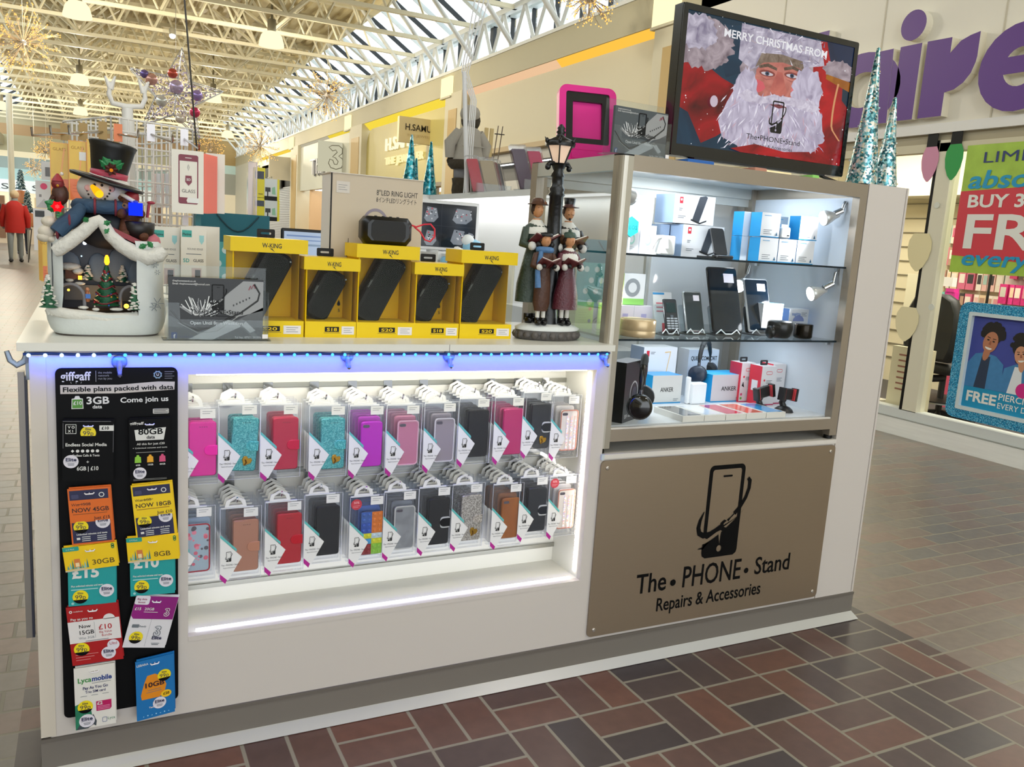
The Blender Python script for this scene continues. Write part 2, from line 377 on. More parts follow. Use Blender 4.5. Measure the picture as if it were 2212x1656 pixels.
# bay B: jeweller
b = MB(False); gold = M('#c2b56f', .5, n=.03, ns=3)
arc = [(11.3, 2.25), (17.0, 2.25), (17.0, 3.2)]+[(16.6+.4*math.cos(math.radians(a)), 3.2+.36*math.sin(math.radians(a))) for a in range(0, 91, 15)]+[(11.3, 3.56)]
n = len(arc); vs = [(WX+dx, y, z) for dx in (.1, .25) for y, z in arc]
b.add(vs, [tuple(range(n-1, -1, -1)), tuple(range(n, 2*n))]+[(i, (i+1) % n, n+(i+1) % n, n+i) for i in range(n)], gold)
b.box((WX+.08, 11.3, 2.19), (WX+.3, 17, 2.26), M('#6d5a34', .4))
b.box((WX+1.2, 11.3, 0), (WX+1.3, 17, 2.25), M('#e8c88e', .6)); b.box((WX+.1, 11.3, 0), (WX+1.2, 17, .1), cream)
b.box((WX+.3, 11.3, .1), (WX+1.2, 17, .8), M('#a58250', .5)); b.box((WX+.28, 13.0, 0), (WX+.34, 13.1, 2.2), M('#6d5a34', .4)); b.box((WX+.28, 15.2, 0), (WX+.34, 15.3, 2.2), M('#6d5a34', .4))
struct(b, 'wall_jeweller')
lt = MB(False); lt.text('H.SAMUEL', .36, 0, 0, .02, E('#fff3d0', 1.3), WALLX(15.52, 3.0, WX+.1), bold=.0, fit=2.35, dep=.04); lt.text('THE JEWELLER', .2, 0, 0, .02, E('#ffeeb0', 1.3), WALLX(15.5, 2.72, WX+.1), bold=.02, fit=2.3, dep=.03)
tag(lt.build('shop_lettering'), 'raised glowing letters of the jeweller\'s name on the gold fascia', 'sign')
o = thing('hanging_sign', 'cream projecting sign with black name lettering on the jeweller\'s shop', 'sign')
b = MB(False); b.box((5.15, 13.0, 2.95), (6.0, 13.1, 3.4), M('#d9c79a', .5)); b.build('board', o)
fr_ = Mx(((1, 0, 0, 5.2), (0, 0, -1, 12.995), (0, 1, 0, 3.0), (0, 0, 0, 1)))
MB(False).text('H.SAMUEL', .16, .06, .17, .002, M('#2a1d12', .5), fr_, fit=.66, bold=.012).build('lettering', o); MB(False).text('THE JEWELLER', .06, .1, .06, .002, M('#c0a877', .5), fr_, fit=.58).build('lettering', o)
# bay C: phone network shop
b = MB(False); b.box((WX+.05, 18.0, 2.38), (WX+.2, 23.55, 3.62), M('#c9cabc', .5)); b.box((WX+1.5, 18.0, 0), (WX+1.6, 23.55, 2.38), M('#e9c49b', .6)); b.box((WX+.1, 22.4, 0), (WX+1.5, 22.5, 2.38), M('#d6b184', .6))
b.box((WX+.05, 18, 0), (WX+1.5, 23.5, .05), cream); b.box((WX+.9, 20.0, .8), (WX+1.4, 20.8, 1.9), M('#d8d5d0', .5)); b.box((WX+.9, 18.6, .3), (WX+1.4, 19.6, 1.3), M('#d8d5d0', .5))
struct(b, 'wall_phone_shop')
lt = MB(False).text('Three', .62, 0, 0, .04, M('#d9dade', .4), WALLX(21.95, 2.76, WX+.05), fit=2.6, dep=.06, bold=-.012)
lt.text('Three', .62, .03, -.02, .035, M('#2b2a45', .4), WALLX(21.95, 2.76, WX+.05), fit=2.6, dep=.0, bold=.02)
tag(lt.build('shop_lettering'), 'dark-edged raised letters of the phone shop name, half hidden', 'sign')
o = thing('hanging_sign', 'square cream projecting sign with an outlined numeral three', 'sign')
MB(False).box((5.12, 18.9, 2.7), (5.98, 19.0, 3.42), E('#f1eccb', .75)).build('board', o)
three = [(-.2, .22), (-.12, .27), (.06, .28), (.15, .22), (.15, .1), (.06, .03), (.15, -.02), (.19, -.12), (.14, -.24), (0, -.29), (-.14, -.26), (-.2, -.16), (-.17, -.06), (-.09, -.08), (-.05, -.17), (.02, -.17), (.05, -.1), (-.02, -.02), (-.1, 0), (-.04, .06), (.02, .12), (-.02, .17), (-.1, .14)]
fr3 = Mx(((1, 0, 0, 5.55), (0, 0, -1, 18.88), (0, 1, 0, 3.06), (0, 0, 0, 1)))
MB(False).tube([(x*.95, y, 0) for x, y in three], .01, M('#6d6a5a', .5), 5, True, fr3).build('numeral', o, label='outlined numeral three')
# bay D: shuttered unit, then the end of the wall
b = MB(False); b.box((WX+.05, 24.6, 3.3), (WX+.15, 30, 3.6), cream)
for k in range(46): b.box((WX+.12, 24.6, .05+k*.055), (WX+.16, 30, .05+k*.055+.046), M('#b4b6b8', .4))
b.box((WX+.17, 24.6, 0), (WX+.2, 30, 3.4), M('#2c2d2c', .5)); b.box((WX+.05, 26.4, 2.55), (WX+.1, 30, 3.4), M('#3a3a36', .5)); b.box((WX, 30.8, 0), (WX+.3, 36, 3.69), M('#ccc8b6', .6))
struct(b, 'wall_shutter')
tag(MB(False).box((5.05, 24.9, 2.72), (5.95, 25.0, 3.42), M('#d6cfb8', .5)).build('hanging_sign'), 'blank beige projecting sign beside the dark shuttered shop', 'sign')
# ---- far end of the mall
b = MB(False); Y = 36
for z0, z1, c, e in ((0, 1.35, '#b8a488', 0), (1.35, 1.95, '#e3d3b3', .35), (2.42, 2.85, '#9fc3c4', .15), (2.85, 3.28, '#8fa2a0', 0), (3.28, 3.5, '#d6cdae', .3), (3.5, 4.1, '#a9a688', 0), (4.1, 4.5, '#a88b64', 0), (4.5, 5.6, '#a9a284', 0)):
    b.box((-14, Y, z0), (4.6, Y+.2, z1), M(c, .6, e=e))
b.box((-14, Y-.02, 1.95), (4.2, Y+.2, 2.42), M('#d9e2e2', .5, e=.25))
for k in range(16): b.box((-6+k*.7, Y-.03, .2), (-5.6+k*.7, Y, 1.8), M(('#6d4a2c', '#e8d9b8', '#c9b48a', '#3b2c22')[k % 4], .5))
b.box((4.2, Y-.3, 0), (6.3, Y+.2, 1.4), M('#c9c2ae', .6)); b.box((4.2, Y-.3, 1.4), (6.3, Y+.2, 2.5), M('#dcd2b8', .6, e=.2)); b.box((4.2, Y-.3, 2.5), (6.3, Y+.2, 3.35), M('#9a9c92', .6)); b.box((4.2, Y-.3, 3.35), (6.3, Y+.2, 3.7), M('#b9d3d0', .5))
b.box((4.2, Y-.25, 3.7), (6.3, Y+.2, 5.6), M('#a38a58', .7, n=.2, ns=8, stretch=(.3, 1, 4)))
for k in range(26): b.box((-8+k*.55, Y-.08, 2.85), (-7.97+k*.55, Y-.04, 3.28), M('#c8d2d0', .3))
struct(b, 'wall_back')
tag(MB(False).text('MARKS & SPENCER', .3, 0, 0, .03, M('#3a4244', .5), Mx(((1, 0, 0, -4.6), (0, 0, -1, Y-.03), (0, 1, 0, 2.06), (0, 0, 0, 1))), fit=5.2).build('shop_lettering'), 'thin grey store name lettering on the white fascia at the far end', 'sign')
struct(MB(False).lathe([(.075, 0), (.075, 4.2)], M('#c9c7b8', .5), 12, T(-1.7, 24, 0)), 'column_far')
# ---- pendants, starbursts, star
def pendant(loc, label):
    o = thing('pendant_light', label, 'light', loc, 0, 'bell pendant lights along the roof')
    q = MB(False); q.lathe([(.205, 0), (.2, .05), (.17, .16), (.12, .22), (.06, .235)], E('#fff0c4', 1.5), 20); q.lathe([(.19, .005), (.001, .03)], E('#fffbe8', 6), 16); q.build('shade', o)
    MB(False).lathe([(.07, .225), (.07, .42), (.02, .43), (.02, 1.17)], M('#8f8a78', .4, m=.5), 12).build('cap', o)
    lamp('bulb', 'POINT', (0, 0, -.12), 230, (1, .9, .7), .12, parent=o)
    return o
P_ = [((0, 13.0, 4.2), 'nearest bell pendant lamp hanging above the wire rack, at the left'), ((2.84, 12.83, 4.2), 'bell pendant lamp hanging right of the tinsel star'), ((-.04, 20.4, 4.2), 'second bell pendant lamp of the left row, halfway down the mall'),
      ((-.08, 27.0, 4.2), 'third bell pendant lamp of the left row, low over the wire rack'), ((2.87, 20.45, 4.2), 'bell pendant lamp glowing beside the right tip of the tinsel star'), ((2.9, 28, 4.2), 'far bell pendant lamp below the tinsel star'), ((-2.2, 28, 4.2), 'small white pendant lamp at the far left by the column'), ((4.4, 29, 4.2), 'far bell pendant lamp near the brick end wall')]
p0 = None
for loc, lb in P_:
    if p0 is None: p0 = pendant(loc, lb)
    else: 
        q = dup(p0, loc, 0, lb)
for i, (x, y) in enumerate(((0, 5.7), (2.9, 5.7), (0, -1.6), (3.2, -1.6))):  # pendants added out of view, continuing the rows, to brighten the shop front
    b = MB(False); b.lathe([(.205, 0), (.2, .05), (.17, .16), (.12, .22), (.06, .235)], E('#fff0c4', 1.5), 20, T(x, y, 4.2)); b.lathe([(.05, .23), (.05, .46)], M('#8f8a78', .4, m=.5), 12, T(x, y, 4.2)); struct(b, f'ceiling_light_{i+1}'); lamp('bulb', 'POINT', (x, y, 4.08), 40 if x < 1 else 120, (1, .92, .78), .12)
o = thing('spot_light', 'small bright spot lamp under the roof trusses above the star', 'light', (1.5, 15, 4.55))
MB(False).lathe([(.05, .0), (.06, .1), (.03, .12)], M('#8f8a78', .4), 12).build('housing', o); MB(False).ball((0, 0, -.01), .055, E('#fffbe8', 9)).build('bulb', o)
def starburst(seed, R):
    r = random.Random(seed); st = MB(False); li = MB(False); wm = M('#a08a6c', .5); lm = E('#ffc66a', 1.7)
    for k in range(95):
        a = r.uniform(0, 2*PI); cz = r.uniform(-1, 1); s_ = math.sqrt(1-cz*cz); d = V((s_*math.cos(a), s_*math.sin(a), cz)); L_ = R*r.uniform(.55, .95)
        st.tube([d*.03, d*L_], .0035*R/.5, wm, 3)
        for j in range(3):
            e = (d+V((r.uniform(-.45, .45), r.uniform(-.45, .45), r.uniform(-.45, .45)))).normalized()
            p = d*L_*r.uniform(.55, .95); t_ = p+e*R*r.uniform(.1, .28); st.tube([p, t_], .0025*R/.5, wm, 3); li.ball(t_, .009*R/.5+.002, lm, 5)
    return st, li
def burst(loc, R, seed, label):
    o = thing('starburst_light', label, 'light', loc, 0, 'starburst twig lights hanging from the roof'); st, li = starburst(seed, R)
    st.build('twigs', o); tag(li.build('bulbs', o), kind='stuff'); MB(False).ball((0, 0, 0), .05, M('#c9c2b8', .4)).build('hub', o)
    MB(False).tube([(0, 0, 0), (0, 0, 5.38-loc[2])], .004, M('#d5d0c0', .5), 4).build('cable', o); return o
for (px, py, Y_, R, sd, lb) in ((50, 92, 13.5, .56, 1, 'large starburst twig light at the top left corner'), (706, 205, 14.5, .5, 2, 'starburst twig light in front of the sloped glazing'), (562, 315, 23.6, .58, 3, 'starburst twig light before the far shop corner, above the yellow boxes'),
                               (1272, -6, 6.0, .36, 4, 'starburst twig light cut by the top edge, left of the television'), (100, 325, 17, .28, 5, 'starburst twig light low behind the wire rack hooks'), (75, 365, 27, .34, 6, 'faint starburst twig light by the far balcony'), (455, 325, 24, .5, 8, 'starburst twig light behind the orange screen packs')):
    c = un(px, py, 'y', Y_); burst(c, R, sd, lb)
c = un(380, 205, 'y', 11.5)
o = thing('star_decoration', 'large openwork tinsel star with coloured baubles hanging from the roof', 'decoration', c)
R = .66; pts = [V((R*(1 if k % 2 == 0 else .42)*math.sin(PI*k/5+.12), 0, R*(1 if k % 2 == 0 else .42)*math.cos(PI*k/5+.12))) for k in range(10)]
q = MB(False)
for dy in (-.07, .07): q.tube([p*(1 if i % 2 == 0 else 1)+V((0, dy, 0)) for i, p in enumerate(pts)], .011, M('#b9bcc0', .3, m=.8), 5, True)
for p in pts: q.tube([V((0, -.07, 0)), p+V((0, -.07, 0))], .007, M('#b9bcc0', .3, m=.8), 4)
q.build('frame', o)
q = MB(False); r = random.Random(4); gm = glit('tinsel_silver', ['#ffffff', '#c8c4d2', '#8e8896', '#e9d9d2', '#b7a7d8'], 60, .2, .8, .5, .15)
for i in range(10):
    a, bb = pts[i], pts[(i+1) % 10]
    for k in range(46):
        u, v = r.random(), r.random()
        if u+v > 1: u, v = 1-u, 1-v
        p = a*u+bb*v; q.ball((p.x, r.uniform(-.08, .08), p.z), r.uniform(.008, .02), gm, 5)
tag(q.build('tinsel', o), kind='stuff')
for (x, z, rr, c_) in ((-.05, .28, .07, '#c85a4a'), (-.33, .16, .085, '#d8a79c'), (0, .1, .1, '#c9b9dc'), (.28, .02, .08, '#a892d6'), (-.2, -.12, .08, '#d9dcd8'), (.25, -.22, .075, '#d8466e'), (-.42, .22, .06, '#7868a8'), (.05, -.33, .07, '#efe9e0')):
    MB(False).ball((x, -.08, z), rr, M(c_, .2, m=.5), 14).build('bauble', o)
MB(False).tube([(0, 0, R*.9), (0, 0, 5.38-c.z)], .004, M('#8f8a78', .5), 4).build('cable', o)
a, bb = un(397, -20, 'y', 7.5), un(427, 345, 'y', 7.5)
tag(MB(False).tube([a, bb], .009, M('#2a2723', .5), 6).build('hanging_cable'), 'long dark cable hanging in front of the tinsel star', 'cable')
# ---- small things far away
def far_tree(px, py, Y_, h, label):
    c = un(px, py, 'y', Y_); o = thing('christmas_tree', label, 'tree', c, 0, 'frosted trees by the far store'); q = MB(False); r = random.Random(px)
    gm = glit('frost_tree', ['#2f5a62', '#1f4450', '#7ea2ac', '#c9dde2'], 40, .4, .2, .6)
    pf = [(.001, h)]
    for k in range(7): pf += [(.06+.33*h*.5*(k+1)/7*.8, h*(1-(k+1)/7.5)), (.04+.33*h*.5*(k+1)/7*.62, h*(1-(k+1.05)/7.5))]
    q.lathe(pf[::-1], gm, 14)
    for k in range(60):
        z = r.random(); a = r.uniform(0, 6.28); rr = (1-z)*h*.15+.02; q.ball((rr*math.cos(a), rr*math.sin(a), z*h*.95), .018, E('#eaf6ff', 2), 4)
    q.build('foliage', o); MB(False).lathe([(.12, -.35), (.16, 0), (.001, .02)], M('#a8683c', .5), 12).build('pot', o); MB(False).tube([(0, 0, -.34), (0, 0, -c.z)], .03, M('#8f8f88', .5), 8).build('stand_pole', o)
far_tree(45, 412, 26, .62, 'frosted tree in a hanging pot below the far white fascia'); far_tree(60, 460, 24, .6, 'second frosted tree, lower and partly hidden by the walkers')
# ================================================================ THE ACCESSORY SHOP ON THE RIGHT
shopw = M('#dcd8c8', .55)
b = MB(False)
b.box((WX, -3, 2.32), (WX+.12, 5.2, 4.04), M('#e6e2d6', .5, n=.02, ns=2))
for y in (2.9, 1.9, 4.0, 0.9): b.box((WX-.004, y-.006, 2.32), (WX, y+.006, 3.69), M('#c2bba8', .5))
b.box((WX-.02, -3, 2.25), (WX+.2, 5.2, 2.32), M('#e4e4e2', .4)); b.box((WX+.02, -3, 2.17), (WX+.16, 5.2, 2.25), M('#a89f86', .5))
struct(b, 'wall_accessory_shop')
b = MB(False); b.box((WX-.02, -3, 0), (WX+.1, 2.62, .135), M('#eceeea', .5, n=.1, ns=18, stretch=(1, .25, 3))); b.box((WX+.0, -3, .135), (WX+.12, 2.62, .205), M('#d5dad8', .5)); b.box((WX-.022, -3, .131), (WX+.02, 2.62, .137), M('#9c9f9a', .5))
b.box((WX-.02, 2.62, 0), (WX+.3, 5.2, .2), shopw)
struct(b, 'baseboard_right')
b = MB(False)
b.box((WX, 2.14, .2), (WX+.1, 2.26, 2.2), M('#ddd9c4', .45)); b.box((WX, 2.262, .2), (WX+.09, 2.285, 2.2), BLACK)
b.box((WX, -3, 2.12), (WX+.08, 5.2, 2.18), M('#cfc8ae', .45)); b.box((WX+.02, 3.6, .2), (WX+.1, 3.72, 2.2), M('#ddd9c4', .45)); b.box((WX+.02, .4, .2), (WX+.1, .5, 2.2), M('#ddd9c4', .45))
fo = b.build('door_1'); tag(fo, kind='structure')
b = MB(False); gg = G('#fdfdf8', .25)
b.add([(WX+.05, -3, .2), (WX+.05, 2.14, .2), (WX+.05, 2.14, 2.14), (WX+.05, -3, 2.14)], [(0, 1, 2, 3)], gg); b.add([(WX+.05, 2.27, .2), (WX+.05, 5.2, .2), (WX+.05, 5.2, 2.14), (WX+.05, 2.27, 2.14)], [(0, 1, 2, 3)], gg)
struct(b, 'window_2')
b = MB(False); sw = M('#e6ddbd', .6)
b.box((8.0, -3, 0), (8.1, 5.2, 2.8), M('#d8cdb0', .6)); b.box((WX+.1, 5.1, 0), (8.1, 5.2, 2.8), sw); b.box((WX+.1, -3.1, 0), (8.1, -3, 2.8), sw); b.box((WX+.12, -3, 2.62), (8.1, 5.2, 2.7), M('#c9bf9f', .6))
for k in range(15): b.box((7.98, -3, .3+k*.15), (8.0, 5.2, .306+k*.15), M('#7b7566', .6))
b.box((7.96, 2.5, 1.72), (8.0, 3.6, 1.98), M('#b9a777', .6)); b.box((7.6, 1.95, 2.0), (8.0, 4.5, 2.6), M('#efe8cf', .6))
struct(b, 'wall_shop_interior')
struct(MB(False).box((WX+.1, -3, .0), (8.1, 5.2, .04), M('#3c3a40', .5)), 'floor_shop')
struct(MB(False).box((6.3, 1.6, 2.6), (7.0, 2.25, 2.62), E('#ffffff', 6)), 'ceiling_light_panel')
for y in (-.5, 2.0, 4.0): lamp('shop_light', 'AREA', (6.6, y, 2.58), 62, (1, .95, .82), 1.2, 1.2)
# ---- giant letters
pu = M('#5b2f86', .45); crm = M('#e2dcca', .5)
def letter(polys, name, label):
    q = MB(False); fr = WALLX(0, 0, WX)
    for pl in polys:
        pp = [(-y, z) for y, z in pl]
        q.prism(pp, .0, .07, crm, fr); q.flat(pp, .0705, pu, fr)
    return tag(q.build(name), label, 'letter', 'giant purple letters on the white fascia')
def arcp(cy, cz, ry, rz, a0, a1, n=14): return [(cy-ry*math.cos(math.radians(a0+(a1-a0)*i/n)), cz+rz*math.sin(math.radians(a0+(a1-a0)*i/n))) for i in range(n+1)]
st = lambda y0, y1, z0, z1: [(y0, z0), (y1, z0), (y1, z1), (y0, z1)]
letter([st(3.58, 3.385, 2.36, 3.155)], 'letter', 'tall purple letter l, nearly all behind the television')
# a : bowl (open toward the stem) and stem
q = MB(False); fr = WALLX(0, 0, WX); n_ = 30
ou = [(-2.99+.37*math.cos(2*PI*k/n_), 2.63+.285*math.sin(2*PI*k/n_)) for k in range(n_)]; inn = [(-2.97+.165*math.cos(2*PI*k/n_), 2.63+.135*math.sin(2*PI*k/n_)) for k in range(n_)]
q.ring(ou, inn, 0, .07, crm, fr)
for k in range(n_): q.flat([ou[k], ou[(k+1) % n_], inn[(k+1) % n_], inn[k]], .0705, pu, fr)
q.prism([(-2.9, 2.36), (-2.7, 2.355), (-2.72, 2.9), (-2.897, 2.898)], 0, .0715, crm, fr); q.flat([(-2.9, 2.36), (-2.7, 2.355), (-2.72, 2.9), (-2.897, 2.898)], .072, pu, fr)
tag(q.build('letter'), 'purple letter a between the television and the glitter cone tree', 'letter', 'giant purple letters on the white fascia')
letter([st(2.66, 2.475, 2.36, 2.90), [(2.572+.108*math.cos(t*PI/14), 3.04+.108*math.sin(t*PI/14)) for t in range(28)][::-1]], 'letter', 'purple letter i with a round dot')
rr = [(2.43, 2.36), (2.235, 2.36), (2.235, 2.52)]+[(2.235-.215*math.sin(math.radians(a)), 2.52+.215*(1-math.cos(math.radians(a)))) for a in (20, 40, 60, 80)]+[(2.018, 2.735), (2.019, 2.898), (2.09, 2.885), (2.16, 2.86), (2.232, 2.79), (2.232, 2.896), (2.43, 2.9)]
letter([rr], 'letter', 'purple letter r between the dotted letter and the rounded one at the edge')
q = MB(False); cy_, cz2 = -1.70, 2.62; an = [k*15 for k in range(22)]
ou = [(cy_+.29*math.cos(math.radians(a)), cz2+.285*math.sin(math.radians(a))) for a in an]; inn = [(cy_+.115*math.cos(math.radians(a)), cz2+.125*math.sin(math.radians(a))) for a in an]
for k in range(21):
    pl_ = [inn[k], ou[k], ou[k+1], inn[k+1]]; q.prism(pl_, 0, .07, crm, fr); q.flat(pl_, .0705, pu, fr)
pl_ = [(cy_-.14, 2.58), (cy_+.29, 2.58), (cy_+.29, 2.69), (cy_-.14, 2.69)]; q.prism(pl_, 0, .071, crm, fr); q.flat(pl_, .0715, pu, fr)
tag(q.build('letter'), 'rounded purple letter e cut off by the right edge', 'letter', 'giant purple letters on the white fascia')
# ---- window stickers and posters
fx = WX-.004
def bulb_sticker(c, col, cap, label, w=.078, h=.135):
    fr = WALLX(c.y, c.z, c.x); o = thing('light_bulb_sticker', label, 'sticker', (0, 0, 0), 0, 'paper bulb stickers on the shop window')
    pl = [(w*x, h*y) for x, y in ((-.62, 1), (.62, 1), (.95, .6), (1, .2), (.85, -.3), (.5, -.75), (.1, -1), (-.1, -1), (-.5, -.75), (-.85, -.3), (-1, .2), (-.95, .6))]
    MB(False).prism(pl, 0, .004, M(col, .5), fr).build('glass', o)
    if cap: MB(False).prism([(-.62*w, h), (.62*w, h), (.58*w, h*2.05), (-.58*w, h*2.05)], 0, .004, BLACK, fr).build('cap', o)
bulb_sticker(un(2008, 355, 'x', fx), '#d18fae', 1, 'pink paper bulb sticker with black cap at the top of the shop window', .07, .125)
bulb_sticker(un(2060, 350, 'x', fx), '#1f9a46', 1, 'green paper bulb sticker with black cap beside the lime poster', .07, .125)
bulb_sticker(un(1985, 545, 'x', fx), '#e7dcae', 0, 'large plain cream bulb sticker low on the shop window', .1, .14)
bulb_sticker(un(1958, 700, 'x', fx), '#e9dfb6', 0, 'cream bulb sticker overlapping the office chair', .1, .13)
def dot(px, py, r, lb): tag(MB(False).prism(ell(r, r, 20), 0, .003, M('#d9dcd2', .4), WALLX(un(px, py, 'x', fx).y, un(px, py, 'x', fx).z, fx)).build('round_sticker'), lb, 'sticker')
dot(2024, 443, .022, 'small round white sticker on the window mullion'); dot(2012, 663, .024, 'small round white sticker in front of the chair back'); dot(2179, 680, .024, 'small round white sticker at the top of the blue poster')
o = thing('poster', 'lime green sale poster with red offer band in the shop window', 'poster')
fr = WALLX(2.03, 1.265, WX-.006); q = MB(False); q.prism([(0, 0), (.85, 0), (.85, .88), (0, .88)], 0, .004, M('#a3c648', .5, n=.25, ns=9), fr); q.build('sheet', o)
MB(False).prism([(.0, .12), (.85, .07), (.85, .60), (0, .565)], .004, .006, M('#d23a48', .5), fr).build('offer_band', o)
wt = M('#e6e7e2', .5); nv = M('#24356e', .5); bl = M('#1496c4', .5)
q = MB(False); q.text('LIMITED', .105, .125, .755, .008, nv, fr, fit=.62); q.text('absolutely', .17, .045, .585, .0085, bl, fr, fit=.95, bold=.02, slant=.15); q.text('BUY 3 GET 3', .12, .06, .455, .008, wt, fr, fit=.86, bold=.025); q.text('FREE', .33, .05, .175, .008, wt, fr, fit=.98, bold=.018); q.text('everything', .15, .075, .055, .0085, bl, fr, fit=.9, bold=.02, slant=.15)
q.build('lettering', o)
o = thing('framed_poster', 'piercing poster of two smiling people in a blue glitter frame', 'poster')
fr = WALLX(1.885, .245, WX-.0); gb = glit('blue_glitter', ['#1b83b8', '#2ea5d6', '#7fd0ee', '#0f6a9c'], 220, .35, .3, .4)
MB(False).ring(rrect(.8, .82, .06, 3, .4, .41), rrect(.66, .68, .01, 3, .41, .41), 0, .03, gb, fr).build('frame', o, label='blue glitter frame')
MB(False).ring(rrect(.67, .69, .012, 3, .41, .41), rrect(.62, .64, .006, 3, .41, .41), 0, .035, M('#cfdde2', .3), fr).build('inner_frame', o)
q = MB(False); q.rect(.09, .08, .73, .74, .004, M('#3f4a9c', .4, n=.2, ns=4), fr); q.rect(.09, .08, .73, .235, .005, M('#1690bc', .4), fr)
q.text('FREE', .1, .125, .135, .006, wt, fr, fit=.22, bold=.03); q.text('PIERCING', .062, .36, .18, .006, wt, fr, fit=.27, bold=.01); q.text('EVERY DAY', .055, .36, .122, .006, wt, fr, fit=.27, bold=.005)
q.build('sheet', o)
skn, sk2, hr, dn = M('#b5795a', .5), M('#c89070', .5), M('#120d0c', .6), M('#3f7fb4', .5, n=.15, ns=30)
def face(cx, cy, s, hair, tilt, skin, curly):
    m = fr @ T(cx, cy, 0) @ Rz(tilt); h = MB(False); r = random.Random(int(cx*100)); h.flat(ell(.062*s, .07*s, 18, 0, .055*s), .0062, hr, m)
    for k in range(26): a = r.uniform(-.3, 3.44) if not curly else r.uniform(-1.9, 5.0); h.flat(ell(.02*s, .02*s, 8, .062*s*math.cos(a), .05*s+.062*s*math.sin(a)*(1 if not curly else 1.5)), .0063+k*.00001, hr, m)
    h.build('hair', o); f = MB(False)
    f.flat(ell(.022*s, .05*s, 10, 0, -.07*s), .0066, skin, m); f.flat([(x*.047*s, y*.066*s) for x, y in ell(1, 1, 22)], .007, skin, m)
    for sx in (-1, 1): f.flat(ell(.009*s, .005*s, 8, sx*.018*s, .01*s), .0073, hr, m); f.flat([(sx*.008*s, .022*s), (sx*.03*s, .025*s), (sx*.029*s, .029*s), (sx*.008*s, .027*s)], .0073, hr, m)
    f.flat([(-.004*s, .008*s), (.004*s, .008*s), (.009*s, -.016*s), (-.009*s, -.016*s)], .0073, M('#96593f', .5), m); f.flat(ell(.023*s, .013*s, 14, 0, -.034*s, 180, 360), .0074, wt, m)
    f.build('face', o)
q = MB(False); q.flat([(.10, .236), (.10, .40), (.15, .47), (.215, .485), (.30, .47), (.36, .42), (.37, .236)], .0058, dn, fr); q.flat([(.17, .236), (.20, .46), (.26, .46), (.255, .236)], .006, M('#23344e', .5), fr); q.flat([(.35, .236), (.37, .40), (.45, .44), (.56, .42), (.58, .236)], .0059, dn, fr); q.flat([(.41, .236), (.44, .42), (.49, .42), (.51, .236)], .0061, M('#dfe5ea', .5), fr); q.build('clothing', o)
face(.245, .56, 1.12, 0, -12, skn, 0); face(.47, .50, .95, 0, 10, sk2, 1)
MB(False).flat(ell(.05, .05, 20, .52, .27), .0076, M('#d02a86', .4), fr).build('badge', o)
# ---- office chair behind the window
ch = thing('office_chair', 'black office chair with rounded back seen through the shop window', 'chair', (6.2, 2.42, .04))
bk = M('#121516', .5)
fr = WALLX(0, .78, -.12)
MB(False).bprism([(x*.235, y*.27) for x, y in ((-.8, -.95), (.8, -.95), (.95, -.6), (1, 0), (.95, .5), (.75, .85), (.4, 1), (-.4, 1), (-.75, .85), (-.95, .5), (-1, 0), (-.95, -.6))], -.05, .05, .025, bk, fr).build('backrest', ch)
MB(False).bprism(rrect(.46, .44, .1, 4), 0, .09, .03, bk, Mx(((1, 0, 0, .1), (0, 1, 0, 0), (0, 0, 1, .42), (0, 0, 0, 1)))).build('seat', ch)
MB(False).tube([(.1, 0, .08), (.1, 0, .42)], .025, bk).tube([(-.1, 0, .35), (-.13, 0, .6)], .03, bk).tube([(-.1, 0, .37), (.1, 0, .37)], .03, bk).build('column', ch)
MB(False).lathe([(.27, .19), (.27, .205)], bk, 28, T(.1, 0, 0)).lathe([(.275, .185), (.275, .195)], M('#b9bec2', .2, m=1), 28, T(.1, 0, 0)).build('foot_ring', ch)
for k in range(5):
    a = 2*PI*k/5; MB(False).tube([(.1, 0, .08), (.1+.28*math.cos(a), .28*math.sin(a), .045)], [.03, .018], bk, 6).ball((.1+.28*math.cos(a), .28*math.sin(a), .027), .026, bk, 8).build('leg', ch)
for s in (-1, 1): MB(False).tube([(.05, s*.2, .42), (0, s*.27, .44), (-.02, s*.28, .58), (0, s*.28, .66), (.16, s*.28, .66)], .022, bk, 6).build('armrest', ch)
# ---- goods on the back wall and in the window
r = random.Random(21)
pal = ['#e7b7ae', '#d88e92', '#c9c0b0', '#e9d9c6', '#3a3338', '#e8c9a6', '#a8c2b8', '#d96b8a', '#b78f78', '#f0e2d6']
def pack(y, z, w, h, col, lb, gp, x=7.93):
    return tag(MB(False).box((x, y-w/2, z), (x+.05, y+w/2, z+h), col).box((x-.002, y-w*.35, z+h*.35), (x, y+w*.35, z+h*.85), M(r.choice(pal), .5)).build('hanging_pack'), lb, 'pack', gp)
for z in (1.55, 1.33, 1.1, .88, .6, .36):
    y = 3.75
    while y > 2.2:
        w = r.uniform(.055, .1); pack(y, z, w*.9, .18, M(r.choice(pal), .5), 'small hanging accessory pack on the slatted shop wall, left of the mullion' if y > 2.75 else 'small hanging accessory pack on the slatted shop wall, right of the mullion', 'accessory packs on the slatted wall'); y -= w
y = 1.75
